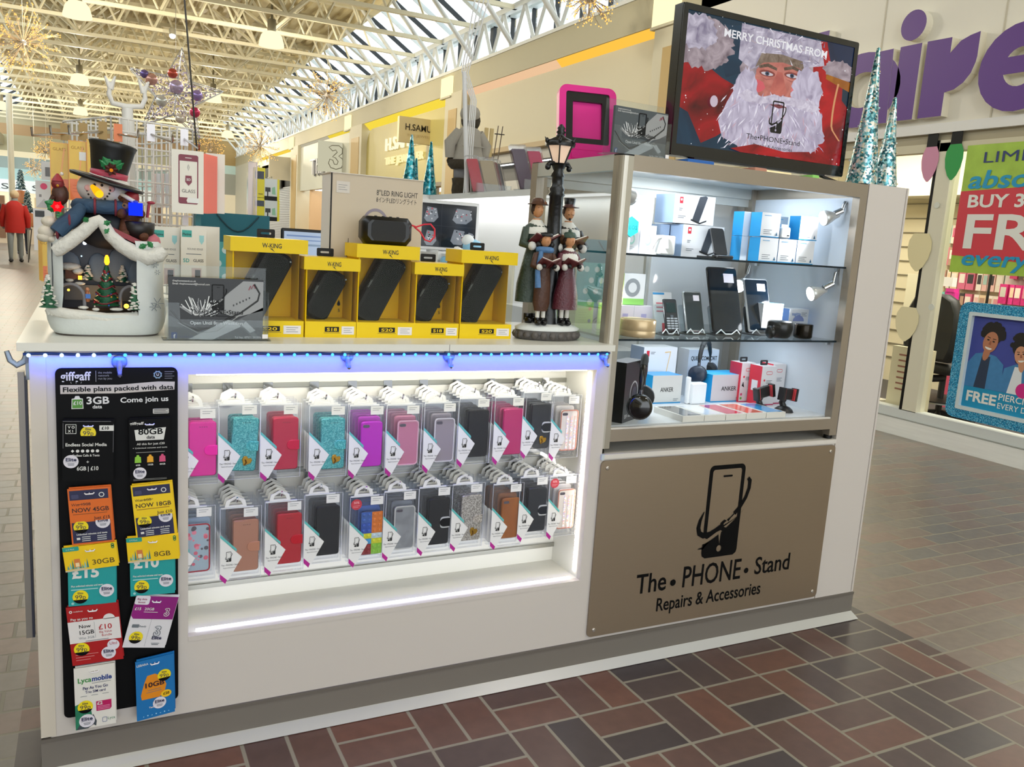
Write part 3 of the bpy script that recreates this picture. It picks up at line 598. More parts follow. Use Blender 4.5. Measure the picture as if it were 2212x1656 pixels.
for z, cs in ((1.02, ['#e0388a', '#d8327f', '#e8559a', '#c92a70']), (.80, ['#8a9a2a', '#d8327f', '#2b2628', '#6a5a4a']), (1.24, ['#8a4a5a', '#4a3a30', '#d8a85a', '#b0305a'])):
    y = 2.62 if z < 1.1 else 2.55
    while y > 1.4:
        w = r.uniform(.05, .09); pack(y, z, w*.9, .17, M(r.choice(cs), .5, n=.4, ns=40), {1.02: 'pink hanging pack on the rack below the lime poster', .80: 'dark mixed pack on the lower rack behind the piercing poster', 1.24: 'mixed hair accessory pack just under the lime poster'}[z], 'window rack packs', 7.2); y -= w
struct(MB(False).box((7.25, 1.3, .04), (7.3, 2.65, 1.5), M('#b9b6a8', .6)), 'partition_rack')
for (px, py, w, h, c, lb) in ((2030, 648, .1, .1, '#59b8a8', 'teal jar with lid on the shop shelf'), (2050, 645, .1, .12, '#e0389a', 'jar with pink lid on the shop shelf'), (2042, 608, .14, .08, '#f1ece6', 'white toy animal on the shop shelf'), (1960, 820, .34, .5, '#e8e0c0', 'cream notice board with printed rows standing in the window'), (2052, 845, .2, .3, '#e85a7a', 'pink bag low behind the office chair'), (1985, 640, .3, .4, '#efe6c8', 'white paper panel hanging left of the chair')):
    x = 6.9 if 'notice' not in lb else 5.80; c_ = un(px, py, 'x', x); q = MB(False); q.box((x, c_.y-w/2, c_.z-h/2), (x+.06, c_.y+w/2, c_.z+h/2), M(c, .5))
    if 'lid' in lb: q.box((x-.005, c_.y-w*.4, c_.z+h/2), (x+.065, c_.y+w*.4, c_.z+h*.75), M('#e0389a' if 'pink' in lb else '#7ad0c0', .4))
    if 'notice' in lb:
        for k in range(7): q.box((x-.003, c_.y-w*.3, c_.z+.18-k*.045), (x, c_.y+w*.3, c_.z+.192-k*.045), M('#a06a5a', .5))
    tag(q.build('shop_item'), lb, 'goods')
for y, lb in ((3.02, 'teal parasol-like display half behind the mullion'), (2.49, 'second teal parasol-like display right of the mullion')):
    o = thing('parasol_display', lb, 'display', (7.6, y, 1.62), 0, 'teal parasol displays'); MB(False).lathe([(.26, 0), (.25, .1), (.2, .2), (.1, .26), (.001, .28)], M('#156a72', .5), 16).build('canopy', o); MB(False).tube([(0, 0, -1.58), (0, 0, .1)], .012, bk).build('pole', o)
lt = MB(False).text('\u2665 daisy', .17, 0, 0, 0, M('#b03028', .5), WALLX(3.55, 1.76, 7.955), slant=.2, bold=.01); tag(lt.build('wall_lettering'), 'red handwritten lettering on the tan panel inside the shop', 'sign')
# ================================================================ THE KIOSK
KW = M('#cfc8c2', .42, n=.015, ns=4); WTOP = M('#e3e2da', .3); ALU = M('#b9b7ae', .32, m=.75); LIN = M('#eceae2', .35); TAUPE = M('#77716a', .45)
XR = 2.577; XC = 2.384; XP = 1.4385
K = thing('kiosk', 'white phone accessory kiosk with taupe plinth and long worktop', 'kiosk')
def kp(mb, name, label=None): return mb.build(name, K, label=label)
q = MB(False); fr = Mx(((1, 0, 0, 0), (0, 0, -1, 0), (0, 1, 0, 0), (0, 0, 0, 1)))
ox0, ox1, oz0, oz1 = .310, 1.398, .293, .926
# front board in strips round the display opening
q.box((0, 0, .097), (ox0, .02, .985), KW); q.box((ox1, 0, .097), (XP, .02, .985), KW); q.box((ox0, 0, oz1), (ox1, .02, .985), KW); q.box((ox0, 0, .097), (ox1, .02, oz0-.012), KW); q.box((ox0, -.001, oz0-.012), (ox1, .02, oz0), KW)
q.box((0, .0, .097), (.02, 1.75, .985), KW); q.box((XP, 0, .097), (XC, .02, .662), KW); q.box((.0, -.002, .1), (.03, .0, .985), M('#d2c9bb', .42))
kp(q, 'front_panel')
kp(MB(False).box((0, -.004, .018), (XR, .03, .097), TAUPE).box((0, 0, .0), (.02, 1.75, .097), TAUPE).box((XR-.02, 0, 0), (XR, 3.1, .097), TAUPE).box((0, -.006, .088), (XR, -.003, .097), M('#6a645d', .4)), 'plinth', 'taupe plinth')
kp(MB(False).add([(0, -.004, .024), (XR+.0, -.004, .024), (XR+.012, -.03, .002), (-.02, -.03, .002), (0, .0, 0), (XR, 0, 0)], [(0, 3, 2, 1), (3, 4, 5, 2)], M('#b4b3ae', .3)), 'skirting_strip')
q = MB(False); q.box((-.02, -.028, .983), (XP-.004, .55, 1.0), WTOP); q.box((-.02, .55, .983), (.55, 1.75, 1.0), WTOP); q.box((.93, -.0285, .983), (.9315, -.0275, 1.0), M('#8d8a84', .5)); kp(q, 'worktop')
# recessed slat-wall display
RD = .172
q = MB(False); q.box((ox0, RD, oz0), (ox1, RD+.01, oz1), LIN); q.box((ox0, .02, oz0-.01), (ox1, RD, oz0), LIN); q.box((ox0, .02, oz1), (ox1, RD, oz1+.01), LIN); q.box((ox0-.01, .02, oz0), (ox0, RD, oz1), LIN); q.box((ox1, .02, oz0), (ox1+.01, RD, oz1), LIN)
kp(q, 'display_recess')
for z in (.868, .64, .345): kp(MB(False).box((ox0, RD-.008, z-.006), (ox1, RD-.004, z+.006), M('#9a9a92', .35, m=.7)).box((ox0, RD-.004, z-.004), (ox1, RD+.0, z+.004), M('#4f5050', .5)), 'slat_rail', 'grooved metal slat rail')
q = MB(False)
for z in range(46): q.box((ox1-.004, .032, .31+z*.0132), (ox1-.0005, .04, .318+z*.0132), E('#fff2dc', 14, False))
kp(q, 'led_strip')
q = MB(False); q.box((ox0+.02, .022, oz1-.006), (ox1-.02, .032, oz1-.001), E('#fffbe8', 9, False)); kp(q, 'led_strip'); q = MB(False); q.box((ox0+.02, .022, oz0+.001), (ox1-.02, .03, oz0+.004), E('#eef2ff', 5, False)); kp(q, 'led_strip')
lamp('display_led', 'AREA', ((ox0+ox1)/2, .04, oz1-.012), 1.0, (1, .97, .86), ox1-ox0-.06, .02, (math.radians(28), 0, 0), parent=K)
lamp('display_led', 'AREA', ((ox0+ox1)/2, .035, oz0+.012), .35, (.93, .95, 1), ox1-ox0-.06, .015, (math.radians(180-35), 0, 0), parent=K)
lamp('display_led', 'AREA', (ox1-.012, .04, .61), .4, (1, .95, .85), .02, .55, (0, math.radians(75), 0), parent=K)
# right-hand end wall, step ledge under the glass case, inner wing
q = MB(False); q.box((XC+.004, 0, .097), (XR, 3.1, 1.53), KW); q.box((XR-.012, -.002, .1), (XR-.009, 0, 1.53), M('#b7b0aa', .4)); kp(q, 'end_wall')
q = MB(False); q.box((XP, -.006, .662), (XC, .56, .676), M('#d9d4cc', .4)); q.box((XP-.004, -.008, .66), (XP+.004, .02, .677), M('#c7d3d8', .3)); kp(q, 'ledge', 'white ledge under the glass case')
q = MB(False); q.box((2.0, .62, .0), (XC+.004, 3.1, 1.49), M('#e4e6e6', .4)); q.box((1.97, .6, 1.49), (XC+.01, 3.1, 1.52), M('#d5d6d4', .4)); q.box((1.985, .62, 1.478), (1.995, 3.1, 1.488), E('#ffffff', 3)); kp(q, 'inner_wing')
lamp('wing_led', 'AREA', (1.955, 1.8, 1.47), 4, (1, 1, 1), .03, 2.2, (0, math.radians(-8), 0), parent=K)
q = MB(False); q.box((1.5, .62, .86), (2.0, 3.1, .89), M('#d9dad8', .35)); q.box((1.495, .62, .85), (1.505, 3.1, .893), M('#5b6064', .4)); q.box((.5, 2.7, 0), (2.0, 3.1, .89), M('#d9dad8', .4)); q.box((0, 2.4, 0), (.5, 3.1, .9), M('#d9dad8', .4)); kp(q, 'inner_desk')
# ---- brushed sign plate with phone emblem
pl = thing('sign_plate', 'brushed bronze metal sign plate with black phone emblem and stand name', 'sign', (0, -.001, 0))
brn = M('#a3937f', .36, m=.75, n=.06, ns=60, stretch=(.2, 1, 30))
sx0, sx1, sz0, sz1 = 1.436, 2.385, .107, .657; sw_, sh_ = sx1-sx0, sz1-sz0; cx_, cz_ = (sx0+sx1)/2, (sz0+sz1)/2
MB().prism([(cx_+x, cz_+z) for x, z in rrect(sw_, sh_, .015)], 0.0, .005, brn).build('plate', pl)
for x in (sx0+.022, sx1-.022):
    for z in (sz0+.022, sz1-.022): MB().lathe([(.006, 0), (.006, .002), (.003, .0025)], M('#c9c2b8', .3, m=.8), 12, T(x, z, .005) @ Rx(90)).build('screw', pl)
def phone_logo(q, mat, m, s=1.0, thin=1.0, bg=None):
    """phone outline with an orbiting wrench, about 1 unit high, centred"""
    n = 5; o_ = rrect(.5, .78, .06, n, .04, .1); i_ = rrect(.41, .69, .03, n, .04, .1)
    cut = lambda p, y: [(x, max(yy, y+(x-.04)*.62)) for x, yy in p]
    q.ring([(x, y) for x, y in cut(o_, -.21)], [(x, y) for x, y in cut(i_, -.21)], 0, .0008, mat, m)
    q.flat(rrect(.13, .02, .01, 2, .05, .37), .0008, mat, m)
    # lower dark body under a rising curve, with the home button left open
    up = [(-.21+.5*t, -.345+.30*t**1.7+.02*math.sin(PI*t)) for t in [k/14 for k in range(15)]]
    body = [(-.21, -.44), (-.2, -.475), (-.16, -.5), (.24, -.5), (.28, -.475), (.29, -.44)]+up[::-1]
    hole = ell(.036, .036, 16, .03, -.41)
    q.flat(body[:3]+[(.03, -.5), (.03, -.446)]+[hole[k % 16] for k in range(11, 3, -1)]+[(.03, -.374)]+[p for p in up[::-1] if p[0] <= .03], .0008, mat, m)
    q.flat([(.03, -.5)]+body[3:6]+[p for p in up[::-1] if p[0] >= .03]+[(.03, -.374)]+[hole[k % 16] for k in range(4, -5, -1)]+[(.03, -.446)], .0008, mat, m)
    q.flat([(-.28, -.39), (-.21, -.375)]+up[1:4]+[(-.2, -.40)], .0008, mat, m)
    q.flat([up[-1], (.345, .005), (.31, -.03), up[-2]], .0008, mat, m)
    def band_(pts, w):
        L_, R_ = [], []
        for k, (x, y) in enumerate(pts):
            x0, y0 = pts[max(k-1, 0)]; x1, y1 = pts[min(k+1, len(pts)-1)]; dx, dy = x1-x0, y1-y0; l = math.hypot(dx, dy); t = w[k]; L_.append((x-dy/l*t, y+dx/l*t)); R_.append((x+dy/l*t, y-dx/l*t))
        for k in range(len(pts)-1): q.flat([L_[k], R_[k], R_[k+1], L_[k+1]], .001, mat, m)
    band_([(-.23, .01), (-.275, -.08), (-.29, -.16), (-.27, -.22), (-.21, -.25), (-.12, -.24), (-.04, -.205), (.02, -.18)], [.004, .02, .026, .03, .03, .027, .024, .03])
    band_([(.345, .33), (.375, .3), (.375, .22), (.34, .12), (.28, .03), (.2, -.045)], [.02, .024, .022, .022, .02, .024]); band_([(.2, -.045), (.15, -.085), (.115, -.115)], [.006, .006, .015])
    q.flat([(.0, -.2), (.02, -.13), (.07, -.1), (.1, -.115), (.06, -.14), (.06, -.175), (.1, -.19), (.1, -.205), (.06, -.225)], .0012, mat, m)
ink = M('#0a0a0b', .5, sp=.1)
q = MB(); phone_logo(q, ink, T(1.905, .465, .0055) @ Mx.Diagonal((.29, .31, 1, 1))); q.build('emblem', pl)
q = MB(); q.text('The', .09, 1.60, .224, .0058, ink, fit=.115, bold=.012); q.flat(ell(.011, .011, 14, 1.742, .243), .0058, ink); q.text('PHONE', .1, 1.776, .222, .0058, ink, fit=.238, bold=.008); q.flat(ell(.0095, .0095, 14, 2.043, .246), .0058, ink); q.text('Stand', .085, 2.078, .228, .0058, ink, fit=.155, bold=.01); q.build('lettering', pl)
MB().text('Repairs & Accessories', .062, 1.683, .155, .0058, ink, fit=.43, bold=.012).build('lettering', pl)
# ---- blue light string under the worktop lip, clear hooks
bs = thing('blue_light_string', 'string of small blue lights glowing under the worktop edge', 'light string', (0, 0, 0))
MB(False).tube([(x*.02-.01, -.009, .974+.0012*math.sin(x*.9)) for x in range(0, 73)], .003, M('#123a8a', .4), 5).build('wire', bs)
for k in range(48):
    MB(False).ball((.0+k*.0302, -.011, .972), .0042, E('#bfeaff' if k < 5 else '#4fb4ff', 5 if k < 5 else 2.5), 8).build('bulb', bs)
lamp('blue_led', 'AREA', (.71, -.014, .966), 2.2, (.0, .05, 1), 1.42, .008, (math.radians(16), 0, 0), parent=bs)
clr = G('#bcd4ee', .6, haze=.25)
def hook(x, z, label, flip=1):
    o = thing('clear_hook', label, 'hook', (x, -.001, z), 0, 'clear sticky hooks under the lights')
    MB().lathe([(.016, 0), (.016, .004), (.012, .008), (.003, .01)], clr, 18, Rx(90)).build('disc', o)
    MB().tube([(0, .004, .008), (0, -.012, .01), (0, -.024, .014), (0, -.026, .022), (0, -.02, .026)], [.006, .006, .005, .005, .004], clr, 8).build('prong', o); return o
hook(.17, .956, 'clear hook holding the black SIM card board')
for px, lb in ((750, 'clear hook left of the middle under the blue lights'), (970, 'clear hook right of the middle under the blue lights'), (1306, 'clear hook next to the glass case post under the blue lights')):
    c = un(px, 768, 'y', -.003); hook(c.x, c.z, lb)
o = thing('clear_hook', 'clear double hook on the left end of the kiosk with metal rails hung from it', 'hook', (-.012, .03, .945))
MB().tube([(-.03, .03, 0), (-.024, .01, 0), (-.012, 0, 0), (.002, .008, 0), (.008, .03, 0)], [.005, .006, .007, .007, .005], clr, 8).build('prong', o); MB().box((.004, -.03, -.01), (.013, .02, .01), clr).build('base_plate', o)
o = thing('hanging_rail', 'long slim grey metal rail hanging down the left end', 'rail', (-.012, .03, 0))
MB(False).box((-.012, 0, .33), (0.0, .02, .93), M('#8b857e', .35, m=.5)).build('rail', o); MB(False).box((0, .0, .33), (.005, .02, .92), M('#2e3040', .4)).build('rubber_edge', o)
# ================================================================ THE GLASS CASE
DC = .53
c = thing('glass_case', 'aluminium framed glass display case with two shelves and spotlights', 'display case')
def cp(mb, name, label=None): return mb.build(name, c, label=label)
FA = M('#a59a8c', .3, m=.55); FB = M('#c9cbc6', .3, m=.35)
for x0, x1, y0, y1, z0, nm in ((1.422, 1.462, 0, .04, .692, 'post'), (2.352, XC, 0, .03, .69, 'post'), (1.422, 1.462, DC-.04, DC, .692, 'post'), (2.344, XC, DC-.04, DC, .692, 'post')):
    q = MB(False)
    if nm == 'post' and x0 < 1.5 and y0 == 0:
        pl_ = [(x1, y0), (x1, y1), (x0, y1)]+[(x0+.022-.022*math.cos(math.radians(a)), y0+.022-.022*math.sin(math.radians(a))) for a in range(0, 91, 15)]
        q.prism(pl_, z0, 1.522, M('#b3ada0', .3, m=.6)); q.prism(pl_, 1.522, 1.526, BLACK)
    else: q.box((x0, y0, z0), (x1, y1, 1.526), FA); q.box((x0+.002, y0+.002, 1.5262), (x1-.002, y1-.002, 1.529), BLACK)
    cp(q, 'post')
    cp(MB(False).lathe([(.014, 0), (.014, .01), (.008, .016)], BLACK, 14, T((x0+x1)/2, max(y0, .0)+.02, .6765)), 'foot')
q = MB(False); q.box((1.462, 0, 1.483), (2.352, .028, 1.526), FA); q.box((1.424, .04, 1.483), (1.448, DC-.04, 1.526), FB); q.box((1.462, DC-.03, 1.483), (2.344, DC, 1.526), FB); q.box((2.36, .03, 1.483), (XC, DC-.04, 1.526), FA); q.box((1.448, .028, 1.519), (2.36, DC-.03, 1.5255), M('#d6d8d6', .4)); cp(q, 'top_frame')
q = MB(False); q.box((1.462, 0, .712), (2.352, .028, .748), FA); q.box((1.424, .04, .712), (1.448, DC-.04, .748), FA); q.box((1.462, DC-.03, .712), (2.344, DC, .748), FA); q.box((2.36, .03, .712), (XC, DC-.04, .748), FA); q.box((1.462, .003, .748), (2.352, .012, .753), M('#d9d4cc', .3)); cp(q, 'bottom_frame')
cp(MB(False).box((1.448, .028, .742), (2.36, DC-.03, .754), M('#e6e8ea', .25)), 'base_board', 'white base board')
cp(MB(False).box((2.36, .03, .754), (2.366, DC-.03, 1.483), M('#dfe6ee', .12, coat=.4)), 'side_panel', 'glossy white side panel')
g1 = G('#fdfefe', .12)
cp(MB(False).add([(1.462, .006, .75), (2.352, .006, .75), (2.352, .006, 1.483), (1.462, .006, 1.483)], [(0, 1, 2, 3)], g1), 'front_glass')
cp(MB(False).add([(1.436, .04, .75), (1.436, DC-.04, .75), (1.436, DC-.04, 1.483), (1.436, .04, 1.483)], [(0, 1, 2, 3)], G('#f2f8f6', .35)), 'side_glass')
q = MB(False); q.add([(1.46, DC-.015, .75), (1.92, DC-.015, .75), (1.92, DC-.015, 1.483), (1.46, DC-.015, 1.483)], [(0, 1, 2, 3)], g1); q.add([(1.9, DC-.008, .75), (2.345, DC-.008, .75), (2.345, DC-.008, 1.483), (1.9, DC-.008, 1.483)], [(0, 1, 2, 3)], g1); q.box((1.9, DC-.018, .75), (1.912, DC-.004, 1.483), FB); q.box((1.462, DC-.02, 1.455), (2.344, DC-.002, 1.483), FB); cp(q, 'sliding_door')
eg = M('#0b2130', .15)
for z in (1.252, 1.006):
    q = MB(False); q.add([(1.466, .022, z+.006), (2.356, .022, z+.006), (2.356, DC-.05, z+.006), (1.466, DC-.05, z+.006)], [(0, 1, 2, 3)], G('#eef6f5', .5)); q.box((1.466, .02, z), (2.356, .023, z+.006), eg); q.box((1.463, .022, z), (1.466, DC-.05, z+.006), eg)
    cp(q, 'shelf', 'clear glass shelf with a dark edge')
    for y in (.06, DC-.09): cp(MB(False).box((2.348, y-.006, z-.012), (2.36, y+.006, z), M('#c9cdd0', .2, m=1)), 'shelf_clip')
    cp(MB(False).box((1.44, .05, z-.012), (1.452, .062, z), M('#c9cdd0', .2, m=1)), 'shelf_clip')
chrome = M('#d9dbde', .12, m=1)
def spot(base, elbow, head, aim, pw, lit=True):
    o = cp(MB(False).tube([base, (base[0]+(elbow[0]-base[0])*.4, base[1], base[2]+(elbow[2]-base[2])*.25), elbow], .006, chrome).tube([elbow, V(elbow).lerp(V(head), .5)], .011, chrome), 'spot_arm', 'chrome spotlight arm')
    d = (V(aim)-V(head)).normalized(); m = T(*head) @ d.to_track_quat('Z', 'Y').to_matrix().to_4x4()
    MB(False).lathe([(.008, -.045), (.012, -.03), (.024, .0), (.026, .012), (.024, .014)], M('#d6d6d4', .25, m=.4), 18, m).build('lamp_head', o)
    MB(False).lathe([(.0235, .0145), (.001, .0155)], E('#ffffff', 9 if lit else 1.2), 18, m).build('lens', o)
    if lit: lamp('spot_lamp', 'SPOT', V(head)+d*.03, pw, (.9, .95, 1), .02, None, d.to_track_quat('-Z', 'Y').to_euler(), math.radians(120), c)
spot((2.355, .06, 1.47), (2.345, .06, 1.44), (2.30, .08, 1.415), (1.9, .18, 1.30), 9)
spot((2.352, .06, 1.24), (2.345, .06, 1.20), (2.285, .08, 1.165), (1.9, .18, 1.05), 7)
spot((1.452, .07, 1.47), (1.462, .07, 1.45), (1.505, .075, 1.42), (1.9, .3, 1.27), 6)
spot((1.452, .12, 1.22), (1.462, .13, 1.19), (1.50, .2, 1.13), (1.9, .25, .95), 4)
spot((2.35, DC-.06, 1.24), (2.34, DC-.06, 1.20), (2.27, DC-.1, 1.165), (1.8, .1, 1.0), 3)
lamp('case_light', 'AREA', (1.9, .25, 1.512), 3.6, (.84, .92, 1), .8, .3, parent=c)
lamp('case_light', 'AREA', (1.9, .25, .997), 1.5, (.84, .92, 1), .8, .3, parent=c)
# ---------------------------------------------------------------- goods in the case
def carton(name, label, cat, x0, x1, z0, z1, y, d, front, side=None, top=None, prt=None, grp=None, rz=0, par=None):
    w, h = x1-x0, z1-z0; q = MB(); side = side or front; top = top or front
    q.add([(0, 0, 0), (w, 0, 0), (w, h, 0), (0, h, 0), (0, 0, -d), (w, 0, -d), (w, h, -d), (0, h, -d)], [(0, 1, 2, 3)], front)
    q.add([(0, 0, 0), (w, 0, 0), (w, h, 0), (0, h, 0), (0, 0, -d), (w, 0, -d), (w, h, -d), (0, h, -d)], [(4, 0, 3, 7), (1, 5, 6, 2), (5, 4, 7, 6)], side)
    q.add([(0, 0, 0), (w, 0, 0), (w, h, 0), (0, h, 0), (0, 0, -d), (w, 0, -d), (w, h, -d), (0, h, -d)], [(3, 2, 6, 7), (4, 5, 1, 0)], top)
    if prt: prt(q, w, h)
    o = q.build(name, loc=(x0, y, z0), rz=rz); return tag(o, label, cat, grp)
cw = M('#e8e9ec', .4); cgy = M('#8fa3bd', .45); red = M('#d4283c', .45); tel = M('#18b0b4', .45); ank = M('#1d8fc8', .45); ankd = M('#1f5f86', .45); gtx = M('#6d747c', .5); dk = M('#1b1d21', .4)
def lines(q, x, y, n, w, h=.0018, gap=.005, mat=gtx, z=.0006):
    for k in range(n): q.rect(x, y-k*gap, x+w*(1-.22*(k % 2)), y-k*gap+h, z, mat)
def stand_print(q, w, h):
    q.rect(.02, h-.028, .033, h-.008, .0006, red); q.flat(ell(.004, .004, 12, .0265, h-.016), .0009, cw); lines(q, .02, h*.5, 2, .014); lines(q, .018, h*.24, 2, .03)
    m = T(w*.68, h*.5, .0007); q.flat([(-.035, -.03), (-.008, -.04), (.02, .042), (.012, .046), (-.012, .042)], 0, M('#3a414c', .4), m); q.flat([(-.042, -.034), (-.005, -.044), (.022, -.034), (.022, -.030), (-.004, -.039), (-.04, -.029)], .0003, dk, m)
Z3, Z2, Z1 = 1.258, 1.012, .754
carton('charger_box', 'white wireless charger box with red logo, upper of the stacked pair', 'box', 1.772, 1.935, 1.362, 1.452, .21, .1, cw, cgy, cw, stand_print, 'wireless charger boxes on the top shelf')
carton('charger_box', 'white wireless charger box with red logo, lower of the pair behind the black stand', 'box', 1.808, 1.975, Z3, 1.359, .2, .12, cw, cgy, cw, stand_print, 'wireless charger boxes on the top shelf')
carton('storage_box', 'plain blue-grey box left of the stacked charger boxes', 'box', 1.765, 1.80, Z3, 1.356, .26, .12, cgy, cgy)
def neos(q, w, h):
    for x in (.25, .75):
        q.ring([(w*x+a*.012, h*.45+b*.016) for a, b in ell(1, 1, 14)], [(w*x+a*.008, h*.45+b*.011) for a, b in ell(1, 1, 14)], 0, .0008, M('#a9d8cc', .5)); lines(q, w*x-.015, h*.18, 2, .03, mat=M('#b9bcc4', .5))
for i, (x, z, dx, t) in enumerate(((1.588, 1.347, .045, 'upper left'), (1.636, 1.347, .048, 'upper right'), (1.585, Z3, .057, 'lower left'), (1.645, Z3, .06, 'lower right'))):
    carton('smart_camera_box', f'white box with pale green ring print, {t} of the block behind the teal hexagon', 'box', x, x+dx, z, z+.088, .2, .07, cw, M('#d5dbe6', .4), cw, lambda q, w, h: (q.ring([(w*.5+a*.013, h*.5+b*.018) for a, b in ell(1, 1, 14)], [(w*.5+a*.009, h*.5+b*.012) for a, b in ell(1, 1, 14)], 0, .0008, M('#a9d8cc', .5)), lines(q, w*.3, h*.2, 2, w*.4, mat=M('#b9bcc4', .5))), 'white camera boxes on the top shelf')
o = thing('hexagon_sign', 'teal hexagon card reading neos on the top shelf', 'sign', (1.585, .165, 1.337)); hx = [(.030*math.sin(math.radians(60*k)), .031*math.cos(math.radians(60*k))) for k in range(6)]
MB().prism(hx, -.004, 0, tel).build('card', o); MB().text('neos', .026, 0, -.008, .0006, M('#0d5f68', .5), al='CENTER', fit=.044, bold=.02).build('lettering', o); MB().tube([(0, -.03, -.006), (0, -.079, -.006)], .0035, M('#e2e6e8', .3), 6).build('support', o)
o = thing('camera_unit', 'white smart camera unit and cube with a cable on the top shelf', 'camera', (1.667, .165, Z3))
MB().bprism(rrect(.058, .06, .006, 3, .062, .031), -.05, 0, .004, M('#f1f1ef', .3)).build('cube', o); MB().tube([(.01, .006, -.02), (.012, .03, -.01), (.022, .052, -.005), (.038, .056, -.004), (.052, .05, .002), (.052, .02, .008)], .006, M('#f4f4f4', .3)).build('cable', o); MB().lathe([(.018, 0), (.018, .006), (.006, .012), (.006, .03)], M('#f4f4f4', .3), 16, T(.005, 0, -.01)).build('base', o)
o = thing('charging_stand', 'black upright wireless charging stand on the top shelf', 'charger', (1.915, .13, Z3))
m = T(0, .01, 0) @ Rx(-22); MB().bprism(rrect(.056, .092, .008, 4, 0, .048), -.006, 0, .002, M('#17191c', .35), m).build('back_plate', o); MB().bprism(rrect(.066, .012, .005, 3, 0, .006), -.01, .022, .003, M('#111214', .35)).build('lip', o); MB().box((-.05, 0, -.06), (.03, .006, .012), M('#111214', .35)).build('base', o)
def ankp(q, w, h): lines(q, .01, h-.01, 1, .03, mat=ank); lines(q, .012, h*.28, 3, .035, gap=.006); q.flat([(w-.016, .006), (w-.006, .006), (w-.011, .018)], .0006, ankd); q.rect(0, 0, w, .003, .0006, ank)
ab = []
for i, (x, z, w, t) in enumerate(((2.047, Z3, .078, 'left of the bottom row'), (2.128, Z3, .078, 'middle of the bottom row'), (2.209, Z3, .078, 'right of the bottom row'), (2.043, Z3+.079, .08, 'left of the top row'), (2.212, Z3+.079, .08, 'right of the top row'))):
    carton('adapter_box', f'small white adapter box with blue side, {t} on the top shelf', 'box', x, x+w, z, z+.077, .105, .05, cw, ank, ank, ankp, 'white and blue adapter boxes')
carton('adapter_box', 'small white adapter box standing further back in the top row, behind the white plug', 'box', 2.128, 2.19, Z3+.079, Z3+.15, .14, .05, M('#9fb4c8', .4), ank, ank, ankp, 'white and blue adapter boxes')
for k, (z, t) in enumerate(((Z3, 'bottom'), (Z3+.079, 'top'))): carton('adapter_box', f'blue-sided adapter box at the back left of the {t} row', 'box', 2.022, 2.05, z, z+.078, .165, .05, cw, ank, ank, None, 'white and blue adapter boxes')
o = thing('wall_plug', 'white three pin mains plug charger on top of the small adapter boxes', 'plug', (2.152, .103, Z3+.0785))
MB().bprism(rrect(.042, .036, .006, 3, 0, .018), -.03, 0, .004, M('#f2f3f4', .25)).build('body', o); MB().box((-.018, .034, -.026), (.008, .045, -.006), M('#f2f3f4', .25)).build('pin', o); MB().rect(.004, .008, .014, .012, .0005, dk).build('socket', o)
# ---- middle shelf
grn = M('#a9c95a', .45); lil = M('#e6e0ee', .4)
def bulbp(q, w, h): q.flat(ell(w*.36, w*.36, 20, w*.42, h*.55), .0005, M('#9aa0a8', .35, m=.4)); q.flat(ell(w*.2, w*.2, 16, w*.42, h*.55), .0008, M('#d8dade', .4)); q.rect(0, 0, w, h*.2, .0006, M('#8fd06a', .4))
carton('smart_bulb_box', 'white and lime smart bulb box, upper of the stack beside the case post', 'box', 1.60, 1.68, 1.098, 1.195, .2, .08, cw, grn, cw, bulbp, 'lime smart home boxes')
def gbp(q, w, h):
    q.rect(0, 0, w, .014, .0005, grn); q.rect(w*.5-.001, 0, w*.5+.001, h, .0006, M('#cfd0dc', .5))
    for x in (.2, .7): q.rect(w*x, h*.3, w*x+.02, h*.7, .0006, M('#b6b2e0', .5)); q.ring(ell(.008, .009, 12, w*x+.01, h*.25), ell(.005, .006, 12, w*x+.01, h*.25), 0, .0008, red)
carton('smart_bulb_box', 'lilac and lime smart home box, lower of the stack behind the gold tin', 'box', 1.57, 1.71, Z2, 1.096, .19, .1, lil, grn, cw, gbp, 'lime smart home boxes')
carton('smart_bulb_box', 'lime box seen through the side glass with dot prints', 'box', 1.475, 1.54, Z2, 1.097, .27, .1, grn, grn, cw, lambda q, w, h: (q.flat(ell(.006, .006, 12, w*.8, h*.75), .0006, red), q.flat(ell(.006, .006, 12, w*.8, h*.3), .0006, M('#2f3fa0', .4)), lines(q, .01, h*.6, 4, .03, gap=.008, mat=M('#7f9a3a', .5))), 'lime smart home boxes')
tag(MB().lathe([(.052, 0), (.054, .003), (.054, .018), (.0535, .019), (.054, .02), (.054, .05), (.052, .053), (.001, .054)], M('#d8bd93', .3, m=.35), 28).build('round_tin', loc=(1.592, .095, Z2)), 'round gold tin speaker at the left of the middle shelf', 'speaker')
acr = G('#f4fafc', .8, haze=.06)
def pstand(x, y, w, label):
    o = thing('phone_stand', label, 'stand', (x, y, Z2), 0, 'clear acrylic phone stands'); MB().box((-w/2, 0, -.05), (w/2, .008, .03), acr).build('base', o)
    MB().tube([(-w*.45, .006, .028), (-w*.3, .02, .03), (-w*.12, .006, .03), (w*.12, .006, .03), (w*.3, .02, .03), (w*.45, .006, .028)], .0022, M('#e8f0f4', .15), 5).build('lip', o); m = T(0, .006, .0) @ Rx(-18); MB().prism(rrect(w*.9, .09, .006, 2, 0, .045), -.004, -.001, acr, m).build('back', o)
